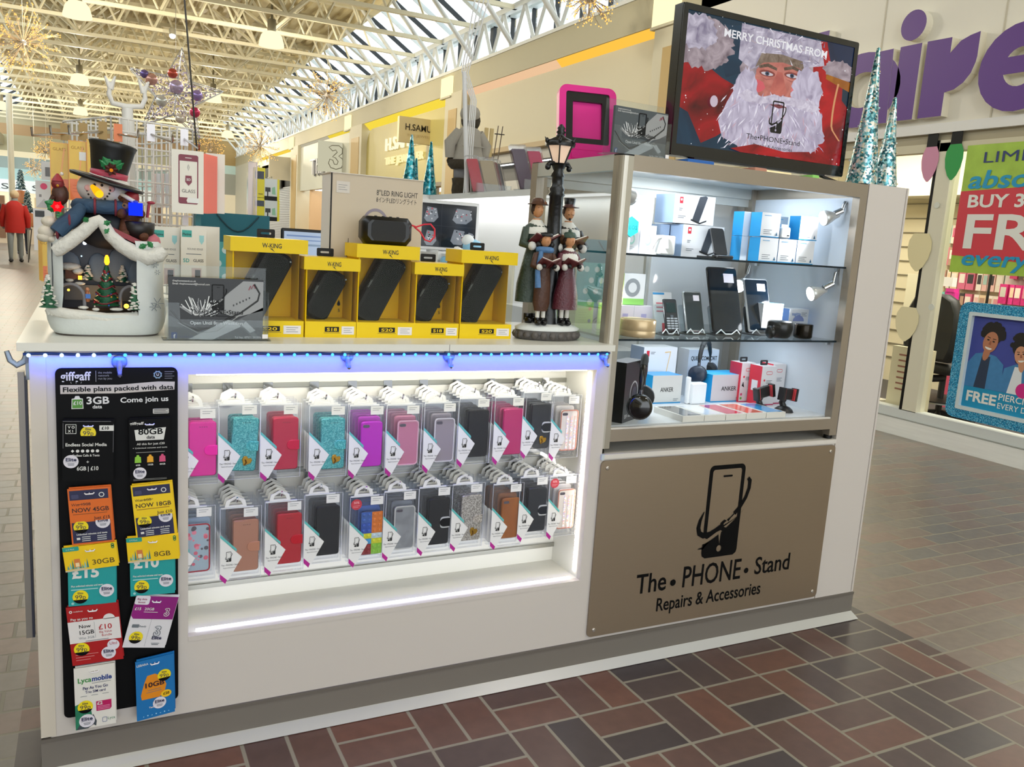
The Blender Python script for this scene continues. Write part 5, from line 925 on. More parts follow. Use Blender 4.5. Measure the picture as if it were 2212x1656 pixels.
def caroler(nm, lb, x, z, y0, h, coat, skirt, hatk, female, child, turn=0):
    m = T(x, y0, z) @ Ry(turn); s = h/.36; p = MB()
    hy = h*.865; hr_ = h*(.052 if not child else .066)
    if skirt: prof = [(.052*s, h*.16), (.05*s, h*.3), (.034*s, h*.5), (.026*s, h*.58), (.036*s, h*.68), (.034*s, h*.74), (.014*s, h*.78)]
    else: prof = [(.026*s, h*.14), (.034*s, h*.22), (.032*s, h*.42), (.027*s, h*.56), (.036*s, h*.68), (.034*s, h*.74), (.014*s, h*.78)]
    p.lathe(prof, coat, 18, m, sx=1, sz=.72)
    for sx in (-1, 1):
        if child or not female: p.tube([(sx*.012*s, h*.2, 0), (sx*.012*s, h*.04, 0)], .0085*s, gwh if child else coat, 8, m=m)
        p.tube([(sx*.033*s, h*.72, 0), (sx*.05*s, h*.6, .012*s), (sx*.034*s, h*.585, .034*s)], [.012*s, .013*s, .011*s], coat, 8, m=m); p.ball((sx*.036*s, h*.59, .035*s), .0125*s, gwh, 8, m); p.ball((sx*.022*s, h*.605, .046*s), .0085*s, M('#1a1718', .5), 8, m)
        p.ball((sx*.013*s, h*.02, .008*s), (.011*s, .012*s, .02*s), M('#121112', .25), 8, m); p.tube([(sx*.012*s, h*.02, 0), (sx*.012*s, h*.07, 0)], .0105*s, M('#121112', .25), 8, m=m)
    p.lathe([(.012*s, h*.76), (.011*s, h*.8)], fle, 10, m); p.ball((0, hy, .002), (hr_*.82, hr_*1.12, hr_*.95), fle, 14, m); p.ball((0, hy-.1*hr_, hr_*.98), (hr_*.15, hr_*.26, hr_*.18), fle, 8, m)
    for sx in (-1, 1): p.ball((sx*hr_*.34, hy+hr_*.14, hr_*.84), (hr_*.1, hr_*.07, hr_*.06), M('#241712', .4), 6, m); p.box((sx*hr_*.34-hr_*.16, hy+hr_*.28, hr_*.8), (sx*hr_*.34+hr_*.16, hy+hr_*.34, hr_*.9), hrb, m)
    p.ball((0, hy-hr_*.52, hr_*.74), (hr_*.2, hr_*.09, hr_*.1), M('#8f4038', .4), 8, m)
    f = p.build(nm, ob, label=lb)
    hm = MB(); hm.ball((0, hy+.14*hr_, -.18*hr_), (hr_*.95, hr_*1.08, hr_*.95), hrb, 12, m)
    if hatk == 'man': hm.ball((0, hy-hr_*.36, hr_*.86), (hr_*.5, hr_*.1, hr_*.12), hrb, 8, m); hm.ball((0, hy-hr_*.98, hr_*.6), (hr_*.2, hr_*.28, hr_*.2), hrb, 8, m)
    hm.build('hair', f)
    ht = MB()
    if hatk == 'man': ht.lathe([(hr_*1.55, hy+hr_*.72), (hr_*1.5, hy+hr_*.82), (hr_*.8, hy+hr_*.86), (hr_*.75, hy+hr_*1.25)], M('#5a3a36', .4), 16, m); ht.lathe([(hr_*.78, hy+hr_*1.2), (hr_*.92, hy+hr_*2.1), (.001, hy+hr_*2.12)], M('#131214', .4), 16, m)
    elif hatk == 'woman': ht.lathe([(hr_*1.6, hy+hr_*.75), (hr_*1.5, hy+hr_*.88), (hr_*1.0, hy+hr_*.95), (hr_*.95, hy+hr_*1.45), (hr_*.6, hy+hr_*1.7), (.001, hy+hr_*1.75)], M('#54372a', .4), 16, m); [ht.ball((hr_*(.6+.22*k), hy+hr_*(1.25-.12*k), hr_*.45), hr_*.28, M('#a06a44', .45), 7, m) for k in range(3)]
    elif hatk == 'boy': ht.lathe([(hr_*1.1, hy+hr_*.55), (hr_*1.2, hy+hr_*.75), (hr_*1.0, hy+hr_*1.05), (.001, hy+hr_*1.2)], M('#191a1c', .5), 14, m)
    else: ht.lathe([(hr_*1.0, hy+hr_*.35), (hr_*1.08, hy+hr_*.7), (hr_*.8, hy+hr_*1.15), (.001, hy+hr_*1.3)], M('#3f5448', .5, n=.3, ns=120, b=.6), 14, m); ht.ball((0, hy+hr_*1.4, 0), hr_*.3, M('#3f5448', .5), 8, m)
    ht.build('hat', f)
    if hatk in ('woman', 'man', 'girl'):
        c_ = MB(); c_.lathe([(.041*s, h*.655), (.04*s, h*.7), (.016*s, h*.785)] if hatk == 'girl' else [(.039*s, h*.68), (.037*s, h*.72), (.014*s, h*.79)], gwh, 16, m, sx=1, sz=.8); c_.build('cape_collar', f)
    else:
        c_ = MB(); bl_ = M('#4f79a8', .6, n=.2, ns=120, b=.5); c_.tube([(.024*s*math.cos(a), h*.765, .022*s*math.sin(a)) for a in [k*PI/6 for k in range(12)]], .012*s, bl_, 8, True, m); c_.tube([(-.022*s, h*.75, .016*s), (-.036*s, h*.55, .022*s), (-.034*s, h*.38, .03*s)], [.009*s, .01*s, .012*s], bl_, 8, m=m); c_.build('scarf', f)
    b_ = MB(); bm = m @ T(0, h*.655, .066*s) @ Rx(-122); cv = M('#5e1f22' if hatk != 'man' else '#6a4426', .45)
    for sx in (-1, 1): mm = bm @ Ry(-sx*22); b_.box((min(0, sx*.042*s), 0, -.004*s), (max(0, sx*.042*s), .045*s, 0), cv, mm); b_.box((min(0, sx*.04*s), .002*s, 0), (max(0, sx*.04*s), .043*s, .004*s), gwh, mm)
    b_.build('song_book', f)
gr_ = M('#36443a', .4, n=.45, ns=160, b=.6); mar = M('#56202c', .3, n=.4, ns=180, b=.6); brw = M('#4c2e20', .5, n=.35, ns=120, b=.5); dkc = M('#24211f', .4, n=.3, ns=100, b=.4)
caroler('woman_figure', 'woman in long green skirt and brown hat', -.045, -.022, .045, .365, gr_, 1, 'woman', 1, 0, 8); caroler('man_figure', 'man with moustache and black top hat', .056, -.02, .045, .365, dkc, 0, 'man', 0, 0, -8)
caroler('boy_figure', 'boy with blue scarf and brown knickerbockers', -.044, .034, .045, .27, brw, 0, 'boy', 0, 1, 0); caroler('girl_figure', 'girl in wine red skirt with white collar', .033, .034, .045, .275, mar, 1, 'girl', 1, 1, 4)
# ================================================================ LIGHTED SNOWMAN HOUSE
SY = .10
so = thing('snowman_house', 'lighted snowman figurine in top hat over a snowy village scene', 'figurine', (0, 0, 0))
def pp(px, py, y=SY): c = un(px, py, 'y', y); return V((c.x, c.z, -c.y))     # drawing axes: x right, y up, z toward viewer
MM = .00113
res = M('#d5dad8', .55, n=.05, ns=40, b=.5); rough = M('#dcdad2', .7, n=.08, ns=90, b=1); navy = M('#06070f', .4)
def sp(q, nm, par=None, lb=None): return q.build(nm, par or so, label=lb)
# walls: rounded tub with the front cut open
x0, x1 = pp(94, 600).x, pp(362, 600).x; zc = -.17
def plan(k): return [((x0+x1)/2+(x1-x0)/2*k*(abs(math.cos(t))**.6)*(1 if math.cos(t) > 0 else -1), zc+.105*k*(abs(math.sin(t))**.6)*(1 if math.sin(t) > 0 else -1)) for t in [2*PI*i/40 for i in range(40)]]
def wall_mesh():
    q = MB(); lv = [(1.004, .88), (1.012, .93), (1.03, .98), (1.05, 1.0), (1.07, .985), (1.09, .96), (1.13, .95), (1.17, .955), (1.2, .95), (1.215, .9)]
    ol, orr = pp(136, 600).x, pp(288, 600).x; vs = []; n = 40
    for h, k in lv:
        for x, z in plan(k): vs.append((x, h, z))
    fs = []
    for i in range(len(lv)-1):
        for j in range(n):
            a, b_ = vs[i*n+j], vs[i*n+(j+1) % n]
            if lv[i][0] > 1.04 and a[2] > zc and b_[2] > zc and ol < (a[0]+b_[0])/2 < orr: continue
            fs.append((i*n+j, i*n+(j+1) % n, (i+1)*n+(j+1) % n, (i+1)*n+j))
    return q.add(vs, fs, res, smooth=True)
sp(wall_mesh(), 'snow_wall')
q = MB(); q.prism([(a, -b) for a, b in plan(.86)], .0, .004, M('#5a534d', .5), Mx(((1, 0, 0, 0), (0, 0, 1, 1.0), (0, -1, 0, 0), (0, 0, 0, 1)))); sp(q, 'base')
bx0, bx1 = pp(118, 600, .13).x, pp(305, 600, .13).x
q = MB(); q.box((bx0, 1.046, -.225), (bx1, 1.05, -.085), M('#3b3632', .5, n=.3, ns=60)); q.prism([(bx0, 1.05), (bx1, 1.05), (bx1, 1.19), (bx0+(bx1-bx0)*.5, 1.285), (bx0, 1.19)], -.226, -.222, M('#070b22', .4)); q.box((bx0-.004, 1.05, -.225), (bx0, 1.2, -.1), navy); q.box((bx1, 1.05, -.225), (bx1+.004, 1.2, -.1), navy); sp(q, 'night_backdrop')
# snow lip along the bottom front
q = MB(); pts = [pp(x, y, .078) for x, y in ((100, 664), (120, 672), (150, 678), (190, 683), (230, 688), (270, 686), (298, 681))]; q.tube(pts, [.008, .011, .012, .013, .013, .012, .008], rough, 9); r = random.Random(3)
for k in range(26): t = k/25; q.ball(pp(104+190*t, 672+14*math.sin(t*2.4), .078), (r.uniform(.005, .009), r.uniform(.005, .011), .006), rough, 7)
sp(q, 'snow_drift')
# scalloped eaves
q = MB(); q.tube([pp(x, y, .085) for x, y in ((116, 544), (125, 540), (150, 522), (180, 500), (200, 482), (214, 476), (224, 484), (238, 508), (262, 530), (290, 546), (318, 556), (345, 549), (356, 540))], [.011, .015, .016, .015, .014, .013, .013, .014, .016, .018, .019, .018, .012], rough, 10); sp(q, 'snow_eave')
q = MB(); rf = M('#8a2c34', .5, n=.3, ns=60, b=.5)
for a, b_ in (((120, 536), (212, 478)), ((220, 480), (352, 542))):
    p1, p2 = pp(*a, .09), pp(*b_, .09); q.add([p1, p2, p2+V((0, .004, -.15)), p1+V((0, .004, -.15)), p1-V((0, .012, 0)), p2-V((0, .012, 0)), p2+V((0, -.008, -.15)), p1+V((0, -.008, -.15))], [(0, 1, 2, 3), (7, 6, 5, 4), (0, 4, 5, 1), (1, 5, 6, 2), (2, 6, 7, 3), (3, 7, 4, 0)], rf)
sp(q, 'roof')
# the village inside
q = MB(); hil = M('#6f7f8f', .6, n=.2, ns=50)
for px, py, rx, ry in ((150, 575, .024, .034), (212, 578, .022, .034), (262, 572, .03, .042), (290, 590, .02, .03)): q.ball(pp(px, py, .215), (rx, ry, .006), hil, 14)
q.box((pp(138, 600, .2).x, 1.07, -.205), (pp(288, 600, .2).x, 1.105, -.198), M('#4b5058', .6)); sp(q, 'hills')
q = MB()
for px, py in ((182, 524), (176, 553), (256, 562), (246, 566), (151, 566), (266, 574)): q.ball(pp(px, py, .212), .0016, E('#bfe0ff', 4), 6)
q.ball(pp(183, 525, .215), .004, E('#e8f4ff', 6), 8); sp(q, 'star_lights')
o = sp(MB().box((pp(142, 600, .19).x, pp(142, 600, .19).y, -.2), (pp(166, 600, .19).x, pp(166, 582, .19).y, -.17), M('#5b3016', .6)).box((pp(166, 600, .19).x, pp(142, 600, .19).y, -.195), (pp(176, 600, .19).x, pp(166, 590, .19).y, -.18), M('#5b3016', .6)), 'cabin'); w_ = pp(173, 600, .165); MB().box((w_.x-.004, w_.y-.004, w_.z), (w_.x+.004, w_.y+.005, w_.z+.001), E('#ffb030', 4)).build('window', o); MB().ball(pp(150, 575, .17), (.024, .009, .02), rough, 10).ball(pp(168, 585, .17), (.012, .008, .014), rough, 9).build('snow_roof', o)
sb = M('#7d7c80', .6, n=.2, ns=90)
for (cx, cy, R_, yy) in ((152, 652, .028, .12), (283, 650, .022, .125)):
    q = MB(); c = pp(cx, cy, yy); q.tube([c+V((R_*math.cos(math.radians(a)), R_*1.15*math.sin(math.radians(a))+.008, 0)) for a in range(0, 181, 15)], .0042, sb, 6); q.tube([c+V((R_, .008, 0)), c+V((R_, -.02, 0))], .0042, sb, 6); q.tube([c+V((-R_, .008, 0)), c+V((-R_, -.02, 0))], .0042, sb, 6); sp(q, 'stone_arch')
q = MB()
for px, py in ((148, 626), (273, 661)): q.ball(pp(px, py, .115), .0028 if py < 650 else .0055, E('#ffb43a', 5), 8)
q.tube([pp(238, 618, .12)]*1+[pp(238, 612, .12)], .001, navy, 4); sp(q, 'lantern')
q = MB()
for px, py, rx in ((180, 664, .011), (207, 668, .008), (252, 668, .015), (150, 605, .009), (172, 612, .012)): sp(MB().ball(pp(px, py, .095 if py > 650 else .15), (rx, .004, .008), rough, 8), 'snow_patch')
def fir(px, pyb, pyt, yy, nm, w, snowy, lit=0):
    b_, t_ = pp(px, pyb, yy), pp(px, pyt, yy); h = t_.y-b_.y; q = MB(); gr = M('#145a3a', .45, n=.35, ns=150, b=.8); r = random.Random(px); pf = []
    for k in range(6): f0 = k/6; pf += [(w*(1-f0)+.001, h*f0+.004), (w*(1-f0)*.5+.0008, h*(f0+.13))]
    q.lathe(pf+[(.0006, h)], gr, 11, T(*b_)); o_ = q.build(nm, so); s_ = MB()
    if snowy:
        for k in range(34): f = r.random(); a = r.uniform(-.4, 3.5); rr = w*(1-f)*.95; s_.ball((b_.x+rr*math.cos(a), b_.y+h*f+.004, b_.z+rr*math.sin(a)), (.0045, .0022, .0035), rough, 6)
        s_.build('snow', o_)
    if lit:
        for k in range(5): f = .12+.17*k; rr = w*(1-f)*1.02; s_.tube([(b_.x+rr*math.cos(a*PI/8), b_.y+h*f+.004*math.sin(a), b_.z+rr*math.sin(a*PI/8)) for a in range(16)], .0018, M('#7a1c28', .5), 5, True)
        s_.build('garland', o_); p_ = MB()
        for k in range(22): f = r.random()*.9; a = r.uniform(0, 3.2); rr = w*(1-f); p_.ball((b_.x+rr*math.cos(a), b_.y+h*f, b_.z+rr*math.sin(a)), .0022, M(('#e8e2d0', '#d03040', '#3060c0', '#e0a030')[k % 4], .3), 6)
        p_.build('ornament', o_); MB().lathe([(.003, 0), (.0056, .006), (.0045, .017), (.002, .022)], E('#ff9a1c', 4.5), 8, T(t_.x, t_.y-.002, t_.z)).build('candle_top', o_)
fir(105, 667, 598, .07, 'fir_tree', .018, 1); fir(290, 672, 610, .075, 'fir_tree', .013, 1); fir(231, 662, 570, .13, 'christmas_tree', .03, 0, 1); fir(190, 608, 575, .2, 'fir_tree', .012, 1); fir(265, 612, 578, .2, 'fir_tree', .012, 1)
c = pp(189, 640, .12); MB().lathe([(.004, -.012), (.006, .0), (.004, .012)], M('#a8643a', .5), 8, T(*c)).ball(c+V((0, .016, 0)), .0045, M('#c98a66', .5), 8).box((c.x-.004, c.y-.004, c.z+.004), (c.x+.006, c.y+.006, c.z+.007), M('#2f6fc0', .4)).build('child_figure', so)
q = MB()  # painted flake marks on the side wall
for px, py, s_ in ((335, 572, .008), (340, 588, .006), (340, 655, .014), (333, 663, .01)):
    c = pp(px, py, .075); 
    for k in range(6): a = PI*k/3; q.tube([c+V((.002*math.cos(a), .002*math.sin(a), 0)), c+V((s_*math.cos(a), s_*math.sin(a), 0))], .0007, M('#7f8a94', .5), 4)
sp(q, 'flake_mark')
# ---- the snowman
ski = M('#d8d3cc', .5, n=.04, ns=30); hd = pp(225, 408, .15)
q = MB(); q.ball(hd, (.055, .04, .046), ski, 22); sn = sp(q, 'snowman_head')
q = MB(); coal = M('#141212', .35)
def onhead(px, py, d=.0):
    p_ = pp(px, py, .104); dx, dy = (p_.x-hd.x)/.055, (p_.y-hd.y)/.04; k = max(.02, 1-dx*dx-dy*dy); return V((p_.x, p_.y, hd.z+.046*math.sqrt(k)+d))
for px, py in ((204, 399), (220, 400)): q.ball(onhead(px, py), (.003, .0032, .003), coal, 8)
for px, py in ((188, 411), (191, 419), (196, 426), (203, 431), (212, 433), (219, 432), (227, 429), (232, 424), (236, 418), (238, 411)): q.ball(onhead(px, py), .0024, coal, 7)
q.build('coal_mouth', sn); q = MB(); q.tube([onhead(199, 402, .0)+V((0, 0, .004)), onhead(207, 411, .014), onhead(213, 418, .024)], [.0045, .0075, .009], E('#ffab14', 1.6), 9); q.ball(onhead(214, 419, .024), .0088, E('#ffb41e', 1.9), 9); q.build('carrot_nose', sn)
q = MB()
for px, py in ((190, 405), (240, 408)): q.ball(onhead(px, py, -.001), (.008, .007, .002), M('#d8a8a4', .6), 9)
q.build('cheek', sn)
hm = M('#121314', .38, n=.2, ns=20); br = pp(233, 388, .15)
q = MB(); m = T(br.x, br.y, br.z) @ Rz(-14) @ Rx(4); q.lathe([(.03, .003), (.068, .0), (.078, -.003), (.076, -.009), (.05, -.006), (.03, -.004)], hm, 26, m); ha = sp(q, 'top_hat')
q = MB(); m2 = T(br.x+.001, br.y, br.z) @ Rz(-8); q.lathe([(.036, .0), (.038, .02), (.046, .068), (.05, .078), (.047, .081), (.001, .078)], hm, 24, m2); q.build('crown', ha); q = MB(); q.lathe([(.0385, .004), (.0392, .017), (.0375, .017)], M('#b0304a', .4), 24, m2); q.build('hat_band', ha)
lf = M('#1d7a44', .35, n=.3, ns=100, coat=.3)
def leaf(q, a, b_, w, mat=lf):
    A, B = V(a), V(b_); d = B-A; nrm = V((-d.y, d.x, 0)).normalized(); f_, g_ = [], []
    for k in range(9):
        t = k/8; ww = w*math.sin(PI*min(.98, t+.04))*(1 if k % 2 else .72); f_.append(A+d*t+nrm*ww); g_.append(A+d*t-nrm*ww)
    for k in range(8): q.add([f_[k], A+d*(k/8)+V((0, 0, .003)), A+d*((k+1)/8)+V((0, 0, .003)), f_[k+1]], [(0, 1, 2, 3)], mat); q.add([g_[k], g_[k+1], A+d*((k+1)/8)+V((0, 0, .003)), A+d*(k/8)+V((0, 0, .003))], [(0, 1, 2, 3)], mat)
q = MB(); fc = pp(240, 366, .095)
for a in ((222, 338, .013), (214, 345, .01), (262, 346, .013), (268, 352, .01), (228, 366, .008)): leaf(q, fc, pp(a[0], a[1], .09), a[2])
q.build('holly_leaf', ha); q = MB(); r = random.Random(9)
for k in range(7): a = 2*PI*k/7; leaf(q, fc+V((0, 0, .004)), fc+V((.015*math.cos(a), .015*math.sin(a), .008)), .006, M('#4a1a16', .5))
q.ball(fc+V((0, -.002, .01)), .004, E('#ff9a2a', .8), 7); q.build('poinsettia', ha)
scf = M('#2d4a66', .7, n=.35, ns=18, b=.8, stretch=(1, 14, 1)); red2 = M('#7a2a3a', .7)
q = MB(); q.tube([(hd.x+.052*math.cos(a), hd.y-.04, hd.z+.044*math.sin(a)) for a in [k*PI/10 for k in range(20)]], .016, scf, 10, True); q.tube([pp(178, 446, .11), pp(160, 468, .1), pp(140, 484, .095), pp(122, 502, .09)], [.012, .017, .018, .016], scf, 10); scb = sp(q, 'scarf')
q = MB()
for a in (1.95, 1.15): MB().tube([(hd.x+.053*math.cos(a+dt), hd.y-.04+.0165*math.sin(t), hd.z+.045*math.sin(a+dt)+.0165*math.cos(t)) for t, dt in [(k*PI/6, 0) for k in range(12)]], .0026, red2, 5, True).build('scarf_stripe', scb)
for px, py in ((150, 477), (124, 500)): c = pp(px, py, .093); MB().ball(c, (.004, .017, .018), red2, 8).build('scarf_stripe', scb)
sp(MB().ball((hd.x+.01, hd.y-.085, hd.z-.02), (.075, .05, .05), M('#22262e', .6), 16), 'coat')
mt_ = M('#dcd3c2', .6, n=.06, ns=50, b=.5); q = MB()
for px, py, rx, ry in ((100, 500, .02, .02), (106, 478, .019, .016), (96, 512, .018, .014), (112, 516, .012, .01)): q.ball(pp(px, py, .11), (rx*.85, ry*.75, .016), mt_, 11)
sp(q, 'mitten')
# robin bird, red flower, bear with present
rb = M('#4a2c22', .5, n=.3, ns=90, b=.6); q = MB(); c = pp(130, 420, .12); q.ball(c, (.017, .023, .016), rb, 12); q.ball(c+V((-.004, .022, .004)), (.013, .012, .012), M('#7a2028', .5), 10); q.tube([c+V((-.012, -.004, .01)), c+V((-.022, -.02, .008))], [.006, .003], rb, 6); bd = sp(q, 'bird'); MB().lathe([(.003, 0), (.0004, .006)], M('#e0a030', .4), 7, T(*(c+V((-.004, .018, .017)))) @ Rx(90)).build('beak', bd); MB().lathe([(.012, 0), (.008, .008), (.002, .016)], M('#a03038', .5), 10, T(*(c+V((-.004, .028, .004))))).ball(c+V((.004, .044, .004)), .004, M('#e0d8d0', .6), 7).build('bird_hat', bd)
q = MB(); leaf(q, pp(122, 445, .1), pp(96, 435, .095), .012); leaf(q, pp(118, 448, .1), pp(102, 452, .09), .01); leaf(q, pp(128, 455, .1), pp(132, 478, .09), .009); sp(q, 'holly_leaf'); q = MB(); c = pp(124, 446, .085)
for k in range(6): a = PI*k/3; leaf(q, c, c+V((.013*math.cos(a), .013*math.sin(a), .006)), .006, E('#ff1420', 1.3))
q.ball(c, .006, E('#ff3a3a', 2.5), 8); sp(q, 'lit_flower')
br_ = M('#5a3218', .7, n=.35, ns=110, b=.9); c = pp(276, 440, .12); q = MB(); q.ball(c+V((.004, -.02, -.01)), (.024, .028, .02), br_, 12); q.ball(c, (.019, .018, .017), br_, 13); q.ball(c+V((-.006, -.006, .015)), (.009, .007, .007), M('#9a7448', .7), 9)
for dx in (-.016, .014): q.ball(c+V((dx, .014, 0)), .0065, br_, 8)
for px, py, rr in ((268, 505, .012), (310, 510, .011), (262, 460, .012), (304, 462, .01)): q.ball(pp(px, py, .105), rr, br_, 10)
q.tube([pp(270, 478, .12), pp(266, 502, .108)], .01, br_, 8); be = sp(q, 'teddy_bear'); MB().ball(c+V((-.008, -.004, .0225)), .0025, coal, 7).ball(c+V((-.011, .005, .0155)), .0016, coal, 6).ball(c+V((.003, .005, .0165)), .0016, coal, 6).build('nose', be)
MB().lathe([(.019, .0), (.014, .012), (.006, .022), (.001, .026)], M('#8a1e28', .5), 12, T(*(c+V((.006, .01, 0)))) @ Rz(-30)).build('santa_hat', be); MB().tube([c+V((.006, .009, 0))+V((.019*math.cos(a), .011*-math.cos(a)*1, .018*math.sin(a))) for a in [k*PI/7 for k in range(14)]], .0045, M('#dcd8d0', .7), 7, True).build('hat_trim', be)
gp = pp(293, 451, .088); q = MB(); q.box((gp.x-.014, gp.y-.015, gp.z-.014), (gp.x+.014, gp.y+.013, gp.z+.01), E('#1530ff', 1.6), None); pz = q.build('present', be, label='glowing blue present'); MB().ball(gp+V((0, .015, 0)), (.006, .004, .005), M('#3040c0', .4), 7).build('bow', pz)
sp(MB().lathe([(.016, -.03), (.034, -.012), (.036, .012), (.032, .014)], M('#1a1413', .4, n=.2, ns=30), 16, T(*pp(298, 492, .13))), 'black_pouch')
q = MB(); q.tube([pp(322, 440, .14), pp(318, 470, .14)], .0035, M('#a02c40', .4), 6); q.ball(pp(326, 438, .14), (.01, .004, .006), M('#a02c40', .4), 7); sp(q, 'candy_cane')
q = MB(); pk = M('#c26a76', .6); q.ball(pp(325, 522, .13), (.022, .02, .02), pk, 10); sp(q, 'gift_sack'); q = MB()
for a, b_ in (((222, 485), (240, 478)), ((236, 492), (226, 505)), ((300, 535), (318, 528)), ((330, 535), (318, 520)), ((180, 478), (192, 470))): q = MB(); leaf(q, pp(*a, .075), pp(*b_, .07), .007); sp(q, 'holly_leaf')
lamp('house_glow', 'POINT', (pp(215, 640, .14).x, .15, pp(215, 640, .14).y), .12, (1, .6, .25), .01, parent=so)
# ================================================================ PHONE CASE PACKS ON THE SLAT WALL
PW, PH = .097, .186
clearp = G('#fcfdff', .14, .03, .025); hang = M('#e9e9e6', .5); teal_ = M('#5fb8b6', .5); mag = M('#b01e8c', .45); inkp = M('#1a1a1a', .5); cardw = M('#e6e6e4', .5)
gold_ = M('#b08a3c', .25, m=.9); tg = glit('teal_glitter', ['#3f9fa2', '#5bb6b6', '#3a9498', '#6fc4c2', '#48a5a8'], 420, .4, .25, .25); sg = glit('silver_glitter', ['#9a948c', '#b9b4ac', '#8a847c', '#c9c4bc'], 420, .4, .3, .25)
HANG = None
def sleeve(par, front):
    q = MB(); d = .012; q.box((-PW/2, -PH/2, -d), (PW/2, PH/2, 0), clearp)
    if front: q.tube([(-PW/2, -PH/2, .0002), (PW/2, -PH/2, .0002), (PW/2, PH/2, .0002), (-PW/2, PH/2, .0002)], .0006, M('#dfe3ea', .2), 4, True)
    q.build('clear_sleeve', par)
def hanger(par):
    q = MB(); y = PH/2; o_ = [(-.026, 0), (.026, 0), (.022, .016), (.0, .027), (-.022, .016)]; i_ = [(-.016, .004), (.016, .004), (.013, .013), (0, .02), (-.013, .013)]
    q.ring([(a-.012, b+y) for a, b in o_], [(a-.012, b+y) for a, b in i_], -.006, -.004, hang); q.box((-.046, y-.004, -.0065), (.03, y, -.0035), hang); q.build('hanger', par)
def card(par):
    q = MB(); z = .0006; x = -PW/2; y = -PH/2; W_, H_ = PW, PH
    q.flat([(x, y+.60*H_), (x, y+.06*H_), (x+.16*W_, y+.0*H_), (x+.2*W_, y-.0), (x+.53*W_, y+.31*H_)], z, cardw); q.flat([(x, y+.60*H_), (x+.40*W_, y+.39*H_), (x+.40*W_, y+.43*H_), (x, y+.64*H_)], z+.0002, teal_); q.flat([(x, y+.10*H_), (x, y+.03*H_), (x+.13*W_, y-.045*H_), (x+.17*W_, y+.01*H_)], z+.0003, mag)
    phone_logo(q, inkp, T(x+.20*W_, y+.33*H_, z+.0002) @ Mx.Diagonal((.024, .026, .3, 1)))
    q.text('The \u2022 PHONE \u2022 Stand', .006, x+.03*W_, y+.205*H_, z+.0004, inkp, fit=.42*W_); q.text('Repairs & Accessories', .004, x+.08*W_, y+.17*H_, z+.0004, inkp, fit=.28*W_)
    q.build('card_insert', par)
def price(par, x=.022, red=0):
    q = MB(); q.rect(x-.016, PH/2-.026, x+.018, PH/2-.004, .0008, cardw); lines(q, x-.011, PH/2-.010, 2, .022, .001, .005, gtx, .001); q.build('price_label', par)
    if red: q = MB(); q.flat(ell(.0145, .0145, 20, -.032, PH/2-.022), .0009, M('#c03a48', .5)); q.text('50%', .009, -.032, PH/2-.02, .0012, M('#e8a8ac', .5), al='CENTER', bold=.02); lines(q, -.041, PH/2-.026, 2, .018, .001, .004, M('#e8a8ac', .5), .0012); q.build('sale_sticker', par)
def wallet(par, mat, flap=1, heart=0, dots=1, x=.012, y=-.008, w=.062, h=.132, tilt=0, fm=None, clearflap=0):
    m = T(x, y, -.0108) @ Rz(tilt); q = MB(); q.bprism(rrect(w, h, .007, 4), 0, .010, .0022, mat, m); p = q.build('wallet_case', par)
    if flap:
        f = MB(); f.bprism([(w/2+.002, -.015), (w/2+.002, .009)]+[(w/2-.016-.0+.012*math.cos(math.radians(a)), -.003+.012*math.sin(math.radians(a))) for a in range(90, 271, 20)], .010, .0122, .0006, fm or mat, m)
        if clearflap: f.ring(rrect(.03, .032, .008, 3, w/2-.012, -.003), rrect(.022, .022, .008, 3, w/2-.011, -.003), .010, .0112, M('#b9bcc0', .25), m)
        f.build('clasp', p)
    if dots: MB().add(*[[], []], mat) if 0 else None; d_ = MB(); [d_.flat(ell(.0011, .0011, 8, -.006+.005*k, h/2-.012), .0102, M('#2a2226', .5), m) for k in range(4)]; d_.build('speaker_holes', p)
    if heart: g_ = MB(); g_.bprism([(.0, -.014), (.012, -.001), (.012, .007), (.007, .011), (.001, .007), (-.005, .011), (-.011, .007), (-.011, -.001)], .010, .0125, .0008, gold_, m @ T(w*.12, -h*.3, 0) @ Rz(-25)); g_.tube([(-.004, .002, .0128), (.002, -.004, .0128), (.001, -.012, .0128)], .0018, M('#6a4a18', .3, m=.6), 5, m=m @ T(w*.12, -h*.3, 0) @ Rz(-25)); g_.build('heart_charm', p)
    return p
def shell(par, mat, rim=None, cam=1, x=.012, y=-.012, w=.058, h=.12, clear=0):
    m = T(x, y, -.0108); q = MB(); q.bprism(rrect(w, h, .009, 4), 0, .008, .002, mat, m); p = q.build('shell_case', par)
    if rim: MB().ring(rrect(w+.001, h+.001, .0095, 4), rrect(w-.005, h-.005, .007, 4), .0075, .0092, rim, m).build('rim', p)
    if cam: MB().flat(rrect(.018, .008, .0038, 3, -w/2+.014, h/2-.012), .0083, M('#55505a', .3), m).build('camera_hole', p)
    return p
bumper = {}
